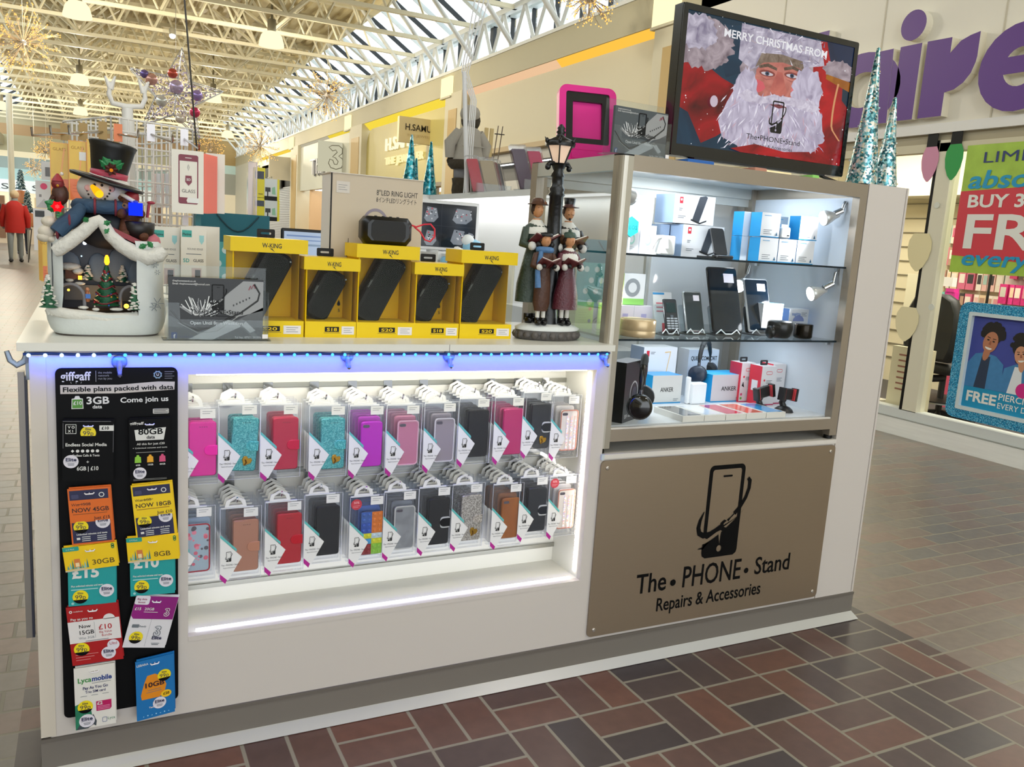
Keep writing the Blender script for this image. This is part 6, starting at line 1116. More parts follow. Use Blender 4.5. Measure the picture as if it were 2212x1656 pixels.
def row(y_, specs, up, backs):
    for i, (px, py, dw, nm, build, lb, red) in enumerate(specs):
        c = un(px, py, 'y', y_); x = c.x-.012; z = c.z+.010
        o = thing('phone_case_pack', lb, 'phone case pack', (x, y_, z), 0, 'front packs on the '+up+' rail'); sleeve(o, 1); build(o); hanger(o); card(o); price(o, .022, red)
        for k in range(backs[i]):
            b = bumper.get((i, up))
            if b is None:
                b = thing('phone_case_pack', f'clear pack hanging behind the {nm} pack on the {up} rail', 'phone case pack', (x, y_+.024, z), 0, f'packs behind the {nm} pack, {up} rail'); sleeve(b, 0); hanger(b)
                cm = build.__defaults__[0] if build.__defaults__ else M('#c9c4c8', .5); MB().bprism(rrect(.06, .128, .008, 3, .012, -.008), -.011, -.002, .002, cm).build('wallet_case', b); q = MB(); q.flat([(-PW/2, PH*.1), (-PW/2, -PH*.44), (-PW*.3, -PH*.5), (PW*.03, -PH*.19)], .0006, cardw); q.build('card_insert', b); bumper[(i, up)] = b
            else: dup(b, (x-.0012*k, y_+.024*(k+1), z+.001*k))
        hk = thing('display_hook', f'chrome slat hook carrying the {nm} packs on the {up} rail', 'hook', (x-.012, RD-.008, .868 if up == 'upper' else .64), 0, 'chrome slat hooks'); zz = z+PH/2+.018-(.868 if up == 'upper' else .64)
        MB().box((-.012, -.05, 0), (.012, .008, .003), M('#b9bcc0', .15, m=1)).build('back_plate', hk); MB().tube([(0, -.03, .003), (0, zz, .012), (0, zz, RD-y_+.004), (0, zz+.012, RD-y_+.010)], .0022, chrome, 6).build('wire', hk)
def W_(mat, **k):
    def f(o, mat=mat): return wallet(o, mat, **k)
    return f
def Sh(mat, **k):
    def f(o, mat=mat): return shell(o, mat, **k)
    return f
hp = M('#e8249a', .35); rdw = M('#c2123e', .4, n=.05, ns=60); pur = M('#c414c0', .35); rose = M('#c97a96', .25, coat=.3); grey_ = M('#9a8f97', .2, coat=.4); blkw = M('#0c0d12', .4, sp=.3); mgw = M('#c4166a', .3, coat=.4); nav = M('#161c26', .3, coat=.3); rg = M('#b9826a', .35, m=.25); redw = M('#b80f24', .4); wood = M('#9c5a22', .45, n=.35, ns=12, stretch=(6, 1, 1.2)); marb = M('#8d9094', .35, n=.75, ns=26); pearl = M('#e8e0cc', .25)
def lego(o, mat=M('#3a63b0', .4)):
    p = shell(o, M('#1c2a50', .4), cam=0); q = MB(); cs = ['#8a1a22', '#8cc63a', '#3a9ad0', '#d8d820', '#c9dce4', '#2a55b0', '#e07a20', '#8a1a22', '#3a63b0', '#e07a20', '#e07a20', '#3a63b0']
    for a in range(4):
        for b in range(8):
            col = M(cs[(a//2+2*(b//2)+b//3) % 12], .35); x_, y2 = .012-.0218+.0145*a, -.012-.051+.0146*b; q.box((x_-.0071, y2-.0071, -.004), (x_+.0071, y2+.0071, -.002), col); q.lathe([(.0043, 0), (.0043, .0016), (.001, .0017)], col, 8, T(x_, y2, -.002) @ Rx(90))
    q.build('brick_pattern', p)
def flower(o, mat=M('#a9bcc8', .25, coat=.3)):
    p = shell(o, mat, rim=M('#b8303c', .25, m=.5), cam=0, x=.008); q = MB(); r = random.Random(2)
    for k in range(26): x_, y2 = .008+r.uniform(-.024, .024), -.012+r.uniform(-.055, .052); s_ = r.uniform(.002, .006); q.flat(ell(s_, s_, 9, x_, y2), -.0026+k*1e-5, M(('#e88a9c', '#d8687c', '#5a5860')[k % 3], .5))
    q.build('blossom_print', p)
def gem(o, mat=M('#f0e6dc', .3)):
    p = shell(o, mat, rim=M('#d8907c', .3, m=.4), x=.014); q = MB()
    for k in range(3): q.box((.006+.013*k, -.07, -.0024), (.012+.013*k, .03, -.0016), glit('gem_strip', ['#ffffff', '#e8d8c8', '#f8c8b8', '#d8c8e0'], 260, .2, .3, .6, .5))
    q.build('gem_strips', p)
row(.05, [(438, 972, 0, 'hot pink wallet', W_(hp, tilt=0), 'hot pink wallet case pack, leftmost on the upper rail, partly behind the edge', 0), (528, 962, 0, 'first teal glitter', W_(tg, heart=1, tilt=-4), 'teal glitter wallet pack with gold heart charm, left of the crimson wallet on top', 0), (617, 960, 0, 'crimson wallet', W_(rdw), 'crimson wallet case pack between the two teal glitter packs', 0),
    (719, 960, 0, 'second teal glitter', W_(tg, heart=1), 'teal glitter wallet pack with gold heart charm, right of the crimson wallet', 0), (803, 958, 0, 'bright purple', Sh(pur), 'bright purple phone shell pack on the upper rail', 0), (881, 955, 0, 'clear rose', Sh(rose, rim=M('#e6b4c4', .2)), 'clear rose phone shell pack on the upper rail', 0), (960, 949, 0, 'clear grey', Sh(grey_, rim=M('#d9d5d8', .15)), 'clear grey phone shell pack on the upper rail', 0),
    (1033, 938, 0, 'plain black wallet', W_(blkw, flap=0), 'plain black wallet pack without clasp on the upper rail', 0), (1108, 934, 0, 'glossy magenta', W_(mgw, flap=0, dots=0), 'glossy magenta wallet pack on the upper rail', 0), (1168, 922, 0, 'navy heart', W_(nav, heart=1, clearflap=1), 'navy black wallet pack with gold heart charm at the right of the upper rail', 0), (1228, 928, 0, 'rose rimmed gem', gem, 'clear gem strip case pack with rose rim at the right end of the upper rail', 0)], 'upper', [2, 2, 3, 3, 4, 4, 4, 4, 4, 3, 3])
row(.048, [(430, 1182, 0, 'pale blue blossom', flower, 'pale blue blossom print case pack, leftmost on the lower rail', 0), (531, 1180, 0, 'rose gold wallet', W_(rg), 'rose gold wallet case pack on the lower rail', 0), (625, 1165, 0, 'red wallet', W_(redw), 'red wallet case pack with clasp on the lower rail', 0), (708, 1148, 0, 'plain black', W_(blkw, flap=0, dots=0), 'plain black flip case pack next to the building brick one on the lower rail', 0),
    (803, 1150, 0, 'building brick', lego, 'multicoloured studded building brick case pack with red sale sticker', 1), (874, 1138, 0, 'grey marble', Sh(marb, rim=M('#c9c9c6', .3)), 'grey marble pattern case pack on the lower rail', 0), (948, 1128, 0, 'black clasp wallet', W_(blkw, clearflap=1, dots=0), 'black wallet pack with clear wrapped clasp in the middle right of the lower rail', 0), (1018, 1120, 0, 'silver glitter', W_(sg, heart=1), 'silver glitter wallet pack with gold heart charm on the lower rail', 0),
    (1103, 1118, 0, 'striped wood', Sh(wood), 'brown striped wood case pack on the lower rail', 0), (1160, 1102, 0, 'dark blue-black clasp', W_(nav, clearflap=1), 'dark blue-black wallet pack with white wrapped clasp near the right end of the lower rail', 0), (1222, 1098, 0, 'pearl strip', gem, 'pearl strip clear case pack at the right end of the lower rail', 1)], 'lower', [3, 4, 4, 3, 4, 4, 4, 4, 4, 4, 4])
# ================================================================ SIM CARD BOARD
BY = -.014
def quad(px): return [un(a, b, 'y', BY) for a, b in px]
bd_ = thing('sim_board', 'tall black display board of SIM card packs on the kiosk front', 'display board', (0, 0, 0)); q = MB()
bw0, bw1, bz0, bz1 = .047, .287, .143, .944; bcx, bcz = (bw0+bw1)/2, (bz0+bz1)/2; mb = T(bcx, bcz, .005)
nb = M('#08080a', .5, sp=.12); w_t = M('#dcdcda', .45); grn_ = M('#4f8f32', .45); yel = M('#f0d916', .4); lilc = M('#dfdbe6', .45); nvy = M('#1a1c44', .45); tl2 = M('#1d9a9c', .4); orng = M('#d8641a', .45); eyl = M('#efc810', .4); vred = M('#a80d12', .4)
q.prism(rrect(bw1-bw0, bz1-bz0, .012), 0, .005, nb, mb); q.build('board', bd_)
q = MB(); m = T(bw0, bz1, .0104)
q.text('giffgaff', .026, .010, -.026, 0, w_t, m, fit=.058, bold=.02); q.rect(.0765, -.03, .077, -.006, 0, w_t, m)
for k, t in enumerate(('the mobile', 'network', 'run by you')): q.text(t, .0062, .081, -.012-.0065*k, 0, M('#9a9a9a', .5), m)
q.ring([(.199+(.0095 if k % 2 else .0078)*math.cos(k*PI/8), -.016+(.0095 if k % 2 else .0078)*math.sin(k*PI/8)) for k in range(16)], ell(.0058, .0058, 16, .199, -.016), 0, .0003, M('#7f9aa2', .5), m); q.text('U', .008, .1962, -.0185, 0, w_t, m, bold=.03)
for k in range(4): q.rect(.213, -.010-.005*k, .233-.004*(k % 2), -.0085-.005*k, 0, M('#6f6f6f', .5), m)
q.flat([(.009, -.055), (.12, -.056), (.233, -.05), (.234, -.032), (.2, -.031), (.12, -.037), (.009, -.036)], .0002, M('#c9c2bb', .5), m); q.text('Flexible plans packed with data', .0145, .0125, -.051, .0006, nb, m @ Rz(.6), fit=.217, bold=.022)
for dx, a in ((-.006, 18), (.003, 0), (.012, -18)): q.rect(-.0006, 0, .0006, .004, .0004, M('#8a8a88', .5), m @ T(.036+dx, -.033, 0) @ Rz(a))
q.prism([(.029, -.088), (.052, -.088), (.051, -.066), (.046, -.065), (.044, -.06), (.037, -.06), (.035, -.065), (.030, -.066)], 0, .0004, w_t, m); q.prism([(.0305, -.0865), (.0505, -.0865), (.0498, -.0675), (.0312, -.0675)], .0004, .0006, grn_, m); q.text('\u00a310', .011, .0325, -.079, .001, w_t, m, bold=.02); lines(q, .034, -.083, 1, .013, .0016, .003, M('#b9d0a0', .5), -.0104+.0114) if 0 else None
q.text('3GB', .022, .057, -.078, 0, w_t, m, bold=.025, fit=.044); q.text('data', .011, .069, -.088, 0, w_t, m, bold=.02); q.text('Come join us', .016, .122, -.079, 0, w_t, m @ Rz(1), fit=.097, bold=.022); q.prism(rrect(.033, .0115, .002, 2, .205, -.098), 0, .0004, M('#b9b6b2', .5), m)
for k in range(3): q.rect(.191, -.1015+.0035*k, .219-.004*(k % 2), -.1003+.0035*k, .0006, M('#4a4a4a', .5), m)
q.build('print', bd_)
def e99(q, x, y, s, m): q.flat(ell(s, s, 20, x, y), .0012, yel, m); q.flat(ell(s, s, 12, x, y, 205, 335), .0014, nb, m); q.text('99p', s*.95, x, y-s*.35, .0016, M('#2a2440', .5), m, al='CENTER', fit=s*1.35); q.text('Elite', s*.42, x, y+s*.42, .0016, M('#2a2440', .5), m, al='CENTER', bold=.02)
def elite(q, x, y, s, m):
    q.flat(ell(s, s, 20, x, y), .0013, lilc, m); q.text('Elite', s*.72, x, y+s*.06, .0017, nvy, m, al='CENTER', bold=.03, fit=s*1.4); q.rect(x-s*.75, y-s*.1, x+s*.75, y-s*.06, .0015, gtx, m); q.rect(x-s*.45, y-s*.38, x+s*.45, y-s*.28, .0015, gtx, m); q.rect(x-s*.4, y-s*.58, x+s*.4, y-s*.48, .0015, gtx, m)
def sim(name, lb, tl, tr, bl, body, draw, peg=True, yo=0.0, side=None, grp='SIM card packs on the black board'):
    yy = -.030-yo; a, b_, c_ = un(*tl, 'y', yy), un(*tr, 'y', yy), un(*bl, 'y', yy); w = (b_-a).length; h = (a-c_).length; ang = math.degrees(math.atan2(b_.z-a.z, b_.x-a.x)); sk = (a.x-c_.x)/h
    o = thing(name, lb, 'SIM card pack', (c_.x, yy, c_.z), 0, grp); m = Mx(((math.cos(math.radians(ang)), (a.x-c_.x)/h, 0, 0), (math.sin(math.radians(ang)), (a.z-c_.z)/h, 0, 0), (0, 0, 1, 0), (0, 0, 0, 1)))
    q = MB(); q.box((0, 0, -.004), (w, h, 0), body, m); 
    q.box((.003, .004, -.010), (w+.002, h+.002, -.006), side or body, m); q.build('packet', o); q = MB(); draw(q, w, h, m); q.build('print', o)
    if peg: MB().tube([(-.009+w/2, h-.011, .0015), (w/2-.007, h-.012, .006), (w/2+.007, h-.012, .006), (w/2+.009, h-.011, .0015)], .0016, M('#e6e4ea', .25), 6, m=m).tube([(w/2, h-.0115, .005), (w/2, h-.0115, -.012)], .0015, M('#e6e4ea', .25), 6, m=m).build('peg', o, label='white plastic peg')
    return o
def d_voxi(q, w, h, m):
    q.ring(rrect(.0205, .0205, .0005, 1, .0165, h-.0185), rrect(.0185, .0185, .0005, 1, .0165, h-.0185), 0, .0006, w_t, m)
    for t, x, y in (('V', .011, h-.017), ('O', .0175, h-.017), ('X', .011, h-.0255), ('I', .019, h-.0255)): q.text(t, .0075, x, y, .0006, w_t, m, bold=.03)
    e99(q, w*.5, h-.027, .015, m); q.rect(w-.028, h-.0225, w, h-.0105, .0006, w_t, m); q.text('\u00a310', .0095, w-.024, h-.0195, .001, nb, m, bold=.02); q.text('Endless Social Media', .0098, w*.06, h*.64-.008, .0006, w_t, m, fit=w*.8, bold=.02)
    for k in range(6): q.flat(ell(.0034, .0034, 10 if k else 4, w*.2+.0095*k, h*.5), .0006, w_t, m)
    q.text('Endless Calls & Texts', .0068, w*.2, h*.41, .0006, w_t, m, fit=w*.52, bold=.015); q.text('+', .011, w*.46, h*.29, .0006, w_t, m); q.text('6GB | \u00a310', .012, w*.28, h*.18, .0006, w_t, m, fit=w*.42, bold=.02); elite(q, w*.17, h*.33, .0145, m)
    for a in ((.002, h-.006, .002, h-.06), (.002, h-.002, w-.006, h-.0015), (w-.001, h-.008, w-.001, h-.07)): q.rect(min(a[0], a[2])-.0004, min(a[1], a[3])-.0003, max(a[0], a[2])+.0004, max(a[1], a[3])+.0003, .0005, M('#6a6a70', .3), m)
def d_gg(q, w, h, m):
    q.text('giffgaff', .0085, .002, h-.012, .0006, w_t, m, bold=.02, fit=w*.34); q.flat([(w*.16, h*.66), (w*.84, h*.66), (w*.9, h*.86), (w*.13, h*.83)], .0006, w_t, m); q.text('80GB', .0185, w*.52, h*.755, .001, nb, m, al='CENTER', bold=.02, fit=w*.6); q.text('data', .01, w*.52, h*.685, .001, nb, m, al='CENTER', bold=.02)
    q.text('All this for just \u00a320', .0068, w*.52, h*.585, .0006, w_t, m, al='CENTER', fit=w*.68, bold=.01); q.text('+ Unlimited minutes and texts', .005, w*.5, h*.525, .0006, w_t, m, al='CENTER', fit=w*.84); lines(q, w*.16, h*.47, 1, w*.7, .0014, .003, M('#8a8a88', .5), .0006) if 0 else q.rect(w*.16, h*.46, w*.86, h*.47, .0006, M('#8a8a88', .5), m)
    for k, (cc, t) in enumerate((('#8cc63a', '6GB'), ('#e8a820', '15GB'), ('#d04a78', '80GB'))): x = w*(.2+.3*k); q.prism([(x-.0065, h*.3), (x+.0065, h*.3), (x+.006, h*.39), (x+.003, h*.4), (x+.002, h*.425), (x-.002, h*.425), (x-.003, h*.4), (x-.006, h*.39)], .0004, .0007, M(cc, .4), m); q.text(t, .005, x, h*.25, .0008, w_t, m, al='CENTER', bold=.02)
    elite(q, w*.24, h*.13, .0135, m)
    for k in range(2): q.rect(w*.08, h*(.01+.018*k), w*.9, h*(.016+.018*k), .0006, M('#8a8a88', .5), m)
def d_o2(was, now, just, colr):
    def f(q, w, h, m):
        q.rect(.003, .004, w-.005, h-.004, .0004, nvy, m); q.rect(0, h*.4, w, h*.8, .0008, colr, m); tx = M('#2c1512', .5)
        q.text('Was '+was, .0085, w*.06, h*.7, .0012, tx, m); q.rect(w*.2, h*.72, w*.5, h*.73, .0013, tx, m); q.text('NOW '+now, .0135, w*.06, h*.585, .0012, tx, m, fit=w*.86, bold=.015); q.rect(w*.08, h*.535, w*.88, h*.55, .0012, M('#8a4a1a', .5), m); q.text('Just '+just, .0095, w*.94, h*.43, .0012, tx, m, al='RIGHT', bold=.015)
        q.ring(ell(.0056, .0056, 18, w*.78, h*.87), ell(.0038, .0038, 18, w*.78, h*.87), .0004, .0008, w_t, m); q.prism(rrect(.014, .009, .002, 2, w*.16, h*.86), .0004, .0006, M('#3a3c60', .5), m); e99(q, w*.24, h*.32, .0145, m); elite(q, w*.76, h*.38, .0145, m); q.rect(0, h*.42, w, h*.8, .0018, colr, m)
        q.text('Was '+was, .0085, w*.06, h*.7, .0022, tx, m); q.rect(w*.2, h*.722, w*.5, h*.73, .0023, tx, m); q.text('NOW '+now, .0135, w*.06, h*.585, .0022, tx, m, fit=w*.86, bold=.015); q.rect(w*.08, h*.545, w*.88, h*.556, .0022, M('#8a4a1a', .5), m); q.text('Just '+just, .0095, w*.94, h*.44, .0022, tx, m, al='RIGHT', bold=.015)
        q.text('Unlimited minutes and texts', .0058, w*.12, h*.17, .0008, w_t, m, fit=w*.72, bold=.02); q.rect(w*.12, h*.09, w*.2, h*.13, .0008, w_t, m)
        for k in range(3): q.rect(w*.24, h*(.06+.035*k), w*.44, h*(.072+.035*k), .0008, w_t, m); q.rect(w*.6, h*(.06+.035*k), w*.82, h*(.072+.035*k), .0008, w_t, m)
    return f
def d_ee(gb):
    def f(q, w, h, m):
        q.prism(rrect(w*.3, h*.17, .002, 2, w*.15, h*.92), .0004, .0008, M('#1d9a8c', .4), m); q.text(gb[1]+' Pack', .0045, w*.06, h*.89, .0012, w_t, m); q.text(gb[0], .0165, w*.5, h*.18, .0008, M('#3a2c10', .5), m, fit=w*(.42 if len(gb[0]) > 3 else .32))
        for a in (.83, .91): q.ring(ell(.0033, .004, 14, w*.93, h*a), ell(.0015, .002, 14, w*.93, h*a), .0004, .0008, M('#1d7a4c', .4), m)
        q.flat([(0, 0), (w*.48, 0), (w*.36, h*.07), (w*.25, h*.1), (w*.12, h*.07), (0, h*.06)], .0008, M('#cfc0a0', .5), m); q.rect(w*.18, h*.16, w*.29, h*.5, .0008, M('#d07a3a', .5), m); q.rect(w*.2, h*.18, w*.27, h*.34, .001, M('#f0d8a8', .5), m)
        for k in range(9): q.flat([(w*(.04+.045*k), h*.1), (w*(.08+.045*k), h*.1), (w*(.06+.045*k), h*(.26+.12*(k % 3)))], .0007, M(('#3f9a9c', '#7fc0c4', '#2a7a7c')[k % 3], .5), m)
    return f
def d_ee2(t):
    def f(q, w, h, m): q.text(t, .034, w*.08, h*.62, .0006, w_t, m, fit=w*.56, bold=.035); q.text('Plus unlimited minutes and texts', .006, w*.06, h*.42, .0006, w_t, m, fit=w*.66, bold=.015); q.rect(w*.06, h*.35, w*.62, h*.37, .0006, M('#a9d8d8', .5), m); e99(q, w*.25, h*.2, .0155, m); elite(q, w*.8, h*.3, .015, m); q.flat(ell(.003, .003, 10, w*.09, h*.06), .0006, M('#9ad0d0', .5), m)
    return f
def d_vod(q, w, h, m):
    q.rect(0, h*.38, w, h*.75, .0008, M('#e2dede', .45), m); q.flat(ell(.012, .012, 14, w*.8, h*.74, 0, 180), .0008, M('#e2dede', .45), m); q.ring(ell(.0032, .0032, 14, w*.08, h*.92), ell(.0015, .0015, 14, w*.08, h*.92), .0004, .0008, w_t, m); q.text('vodafone', .005, w*.13, h*.91, .0008, w_t, m); q.text('Pay as you go', .008, w*.06, h*.77, .0008, w_t, m, bold=.02)
    q.text('Now', .0115, w*.2, h*.63, .0012, nb, m, bold=.012); q.text('15GB', .0135, w*.18, h*.52, .0012, nb, m, bold=.012, fit=w*.28); q.text('Was 3GB', .0078, w*.18, h*.44, .0012, gtx, m); q.rect(w*.5, h*.44, w*.505, h*.72, .0012, gtx, m); rr_ = M('#b01420', .4); q.text('\u00a310', .017, w*.57, h*.57, .0012, rr_, m, bold=.01, fit=w*.26); q.text('Big Value', .0075, w*.58, h*.51, .0012, rr_, m, fit=w*.24); q.text('Bundle', .0075, w*.62, h*.45, .0012, rr_, m); q.rect(w*.3, h*.395, w*.75, h*.405, .0012, gtx, m)
    e99(q, w*.21, h*.27, .0155, m); q.flat(ell(.0125, .0125, 18, w*.83, h*.28), .0012, lilc, m); q.text('Ultd', .009, w*.83, h*.285, .0016, rr_, m, al='CENTER'); elite(q, w*.72, h*.15, .0148, m)
    for k in range(3): q.rect(w*.08, h*(.08+.045*k), w*(.36+.08*k), h*(.09+.045*k), .0008, M('#d88a8a', .5), m)
def d_three(q, w, h, m):
    q.prism([(0, h*.62), (.006, h*.56), (w, h*.56), (w, h), (0, h)], .0004, .0008, M('#8a1478', .4, n=.35, ns=14), m); q.prism(rrect(w*.34, h*.17, .004, 2, w*.17, h*.92), .0008, .001, lilc, m); q.text('Big data', .0065, w*.04, h*.925, .0014, M('#8a1a4a', .5), m, bold=.015); q.text('boost', .0065, w*.08, h*.865, .0014, M('#8a1a4a', .5), m, bold=.015); q.text('\u00a315', .009, w*.04, h*.73, .0012, w_t, m, bold=.02); q.text('20GB', .009, w*.27, h*.73, .0012, w_t, m, bold=.01); q.rect(w*.27, h*.69, w*.6, h*.7, .0012, w_t, m)
    for cx, cy, s_, mt in ((w*.82, h*.7, .026, w_t), (w*.72, h*.33, .034, gtx)): q.tube([(cx+x*s_*1.1, cy+y*s_*1.3, .001) for x, y in three], .0008, mt, 4, True, m)
    q.prism(rrect(.015, .008, .001, 1, w*.17, h*.42), .0004, .0006, gtx, m); q.text('Ready', .006, w*.26, h*.4, .0008, gtx, m, bold=.02); e99(q, w*.25, h*.2, .0145, m); q.text('Elite', .011, w*.74, h*.17, .0014, nvy, m, al='CENTER', bold=.03, fit=w*.23); lines(q, 0, 0, 0, 0); q.rect(w*.64, h*.09, w*.84, h*.1, .0012, gtx, m); q.rect(w*.66, h*.06, w*.82, h*.075, .0012, gtx, m)
    for k in range(18): q.rect(w*.5, h*(.03+.03*k), w*.507, h*(.05+.03*k), .0008, gtx, m)
def d_lyca(q, w, h, m):
    q.text('Lyca', .0165, w*.08, h*.76, .0008, M('#2f8a3a', .4), m, fit=w*.33, bold=.02); q.text('mobile', .0165, w*.43, h*.76, .0008, M('#20408a', .4), m, fit=w*.49, bold=.03); q.rect(w*.43, h*.725, w*.9, h*.732, .0008, gtx, m); q.text('Pay As You Go', .0098, w*.2, h*.64, .0008, M('#2a2c60', .4), m, fit=w*.62, bold=.02); q.text('Trio SIM card', .0088, w*.26, h*.575, .0008, M('#2a2c60', .4), m, fit=w*.5, bold=.015)
    for k in range(3): q.rect(w*(.14+.27*k), h*.53, w*(.3+.27*k), h*.537, .0008, gtx, m)
    q.flat([(0, 0), (w*.3, 0), (w*.42, h*.16), (w*.38, h*.34), (w*.1, h*.42), (0, h*.4)], .0006, M('#1f7a5a', .5, n=.6, ns=40), m); q.flat([(w*.02, 0), (w*.3, 0), (w*.44, h*.05), (w*.5, h*.02), (w*.52, h*.1), (w*.44, h*.22), (w*.1, h*.08)], .0007, M('#38424a', .5), m); q.flat([(w*.52, h*.26), (w*.86, h*.26), (w*.9, h*.29), (w*.9, h*.42), (w*.52, h*.42)], .0008, M('#b8145c', .4), m); q.text('\u00a32', .011, w*.54, h*.36, .0012, w_t, m, bold=.03)
    for k in range(3): q.rect(w*.55, h*(.28+.024*k), w*.86, h*(.29+.024*k), .0012, M('#e08ab0', .5), m)
    e99(q, w*.25, h*.36, .0155, m); elite(q, w*.28, h*.13, .016, m); q.ring(rrect(.0095, .012, .002, 2, w*.72, h*.1), rrect(.0078, .0102, .0015, 2, w*.72, h*.1), .0006, .0009, M('#5a6a9a', .5), m); q.text('Lyca', .0095, w*.79, h*.09, .0008, M('#4a8a6a', .5), m, fit=w*.18)
def d_leb(q, w, h, m):
    q.text('LEBARA', .0075, w*.03, h*.915, .0008, w_t, m, fit=w*.3, bold=.015); q.flat([(w*.14, h*.34), (w*.6, h*.33), (w*.74, h*.4), (w*.79, h*.52), (w*.7, h*.66), (w*.5, h*.74), (w*.3, h*.73), (w*.22, h*.62), (w*.12, h*.42)], .0006, M('#e08a1c', .4), m); q.text('10GB', .0165, w*.2, h*.53, .001, M('#33141c', .4), m, fit=w*.5, bold=.03); q.rect(w*.3, h*.475, w*.64, h*.483, .001, gtx, m); q.rect(w*.26, h*.44, w*.66, h*.448, .001, gtx, m)
    e99(q, w*.74, h*.68, .0145, m); q.flat(ell(.0115, .009, 16, w*.78, h*.36), .001, M('#f0c020', .4), m); q.text('\u00a320', .0088, w*.78, h*.345, .0014, nb, m, al='CENTER', bold=.02); elite(q, w*.6, h*.23, .0145, m); q.text('Text', .006, w*.32, h*.17, .0008, w_t, m, bold=.02)
    for k in range(7): q.rect(w*(.16+.11*k), h*.045, w*(.19+.11*k), h*(.055+.01*(k % 2)), .0008, M('#a0d0f0', .5), m)
sim('sim_card_pack', 'black endless social media SIM pack at the top left of the board', (134, 908), (246, 908), (134, 1040), nb, d_voxi); sim('sim_card_pack', 'black eighty gigabyte SIM pack at the top right of the board', (278, 906), (367, 903), (281, 1040), nb, d_gg)
sim('sim_card_pack', 'navy and orange SIM pack reading forty five gigabytes', (145, 1057), (238, 1050), (156, 1178), orng, d_o2('15GB', '45GB', '\u00a315', M('#dd6a1e', .4)), yo=.002); sim('sim_card_pack', 'navy and yellow SIM pack reading eighteen gigabytes', (282, 1049), (371, 1040), (295, 1165), eyl, d_o2('6GB', '18GB', '\u00a310', M('#f0cc18', .4)), yo=.002)
sim('sim_card_pack', 'teal SIM pack reading fifteen pounds under a yellow flap', (146, 1212), (250, 1205), (148, 1310), tl2, d_ee2('\u00a315'), peg=False, yo=.001); o = bpy.data.objects['sim_card_pack.004']
sim('sim_card_flap', 'yellow thirty gigabyte header flap over the teal fifteen pound SIM pack', (134, 1184), (250, 1170), (142, 1236), eyl, d_ee(('30GB', '\u00a315')), yo=.004, grp='yellow header flaps')
sim('sim_card_pack', 'teal SIM pack reading ten pounds under a yellow flap', (280, 1190), (377, 1184), (282, 1288), tl2, d_ee2('\u00a310'), peg=False, yo=.001); sim('sim_card_flap', 'yellow eight gigabyte header flap over the teal ten pound SIM pack', (272, 1163), (384, 1154), (277, 1216), eyl, d_ee(('8GB', '\u00a310')), yo=.004, grp='yellow header flaps')
sim('sim_card_pack', 'red pay as you go SIM pack with white offer band', (142, 1313), (254, 1300), (157, 1438), vred, d_vod, yo=.002); sim('sim_card_pack', 'white and purple SIM pack hanging crooked on the right side', (295, 1286), (386, 1289), (264, 1398), M('#dcdae0', .45), d_three, yo=.002)
sim('sim_card_pack', 'white SIM pack with green parrot corner at the bottom left of the board', (159, 1445), (247, 1431), (164, 1577), M('#e3e0da', .45), d_lyca, yo=.001); sim('sim_card_pack', 'blue SIM pack with orange shape at the bottom right of the board', (292, 1431), (375, 1411), (296, 1558), M('#1670b4', .4), d_leb, yo=.001)
# ================================================================ ON TOP OF THE GLASS CASE
tvy = .12; TX0, TX1, TZ0, TZ1 = 1.672, 2.391, 1.556, 1.987; tw, th = TX1-TX0, TZ1-TZ0
tv = thing('television', 'black flat television showing a white bearded man in a fur trimmed red hat', 'television', (TX0, tvy, TZ0)); tb = M('#08080a', .2, coat=.4)
q = MB(); q.box((0, 0, -.045), (tw, th, -.004), tb); q.ring(rrect(tw, th, .006, 2, tw/2, th/2), rrect(tw-.034, th-.052, .002, 2, tw/2, th/2+.008), -.006, 0, tb); q.build('housing', tv)
MB().box((tw*.12, -.006, -.02), (tw*.88, 0, .004), M('#3a3d42', .2, m=.6)).build('sound_strip', tv, label='grey strip under the screen')
for x in (.1, tw-.1): MB().tube([(x, .0, -.02), (x+(.03 if x > .3 else -.03), -.0265, .05)], .005, tb, 6).tube([(x, .0, -.02), (x+(.03 if x > .3 else -.03), -.0265, -.09)], .005, tb, 6).build('foot', tv)
def EM(h, s=.9, n=.0, ns=40, h2=None, stretch=None):
    k = ('EM', h, s, n, ns, h2, stretch)
    if k in MATS: return MATS[k]
    mt, N, L, P = nt('screen_'+h.strip('#')); P.inputs['Base Color'].default_value = (.004, .004, .005, 1); P.inputs['Roughness'].default_value = .12; P.inputs['Emission Strength'].default_value = s; P.inputs['Emission Color'].default_value = lin(h); mt.cycles.emission_sampling = 'NONE'
    if n or h2:
        tc = N.new('ShaderNodeTexCoord'); no = N.new('ShaderNodeTexNoise'); no.inputs['Scale'].default_value = ns; no.inputs['Detail'].default_value = 8; no.inputs['Distortion'].default_value = 1.2
        mp = N.new('ShaderNodeMapping'); mp.inputs['Scale'].default_value = stretch or (1, 1, 1); L.new(tc.outputs['Object'], mp.inputs[0]); L.new(mp.outputs[0], no.inputs['Vector'])
        ra = N.new('ShaderNodeValToRGB'); ra.color_ramp.elements[0].position = .5-n; ra.color_ramp.elements[1].position = .5+n; ra.color_ramp.elements[0].color = lin(h2); ra.color_ramp.elements[1].color = lin(h); L.new(no.outputs['Fac'], ra.inputs[0]); L.new(ra.outputs[0], P.inputs['Emission Color'])
    MATS[k] = mt; return mt
sw, sh = tw-.034, th-.052; sm = T(.017, .034, -.003) @ Mx.Diagonal((sw, sh, 1, 1)); p = MB(); zz = [0.0]
def lay(poly, mat): zz[0] += .00002; p.flat(poly, zz[0], mat, sm)
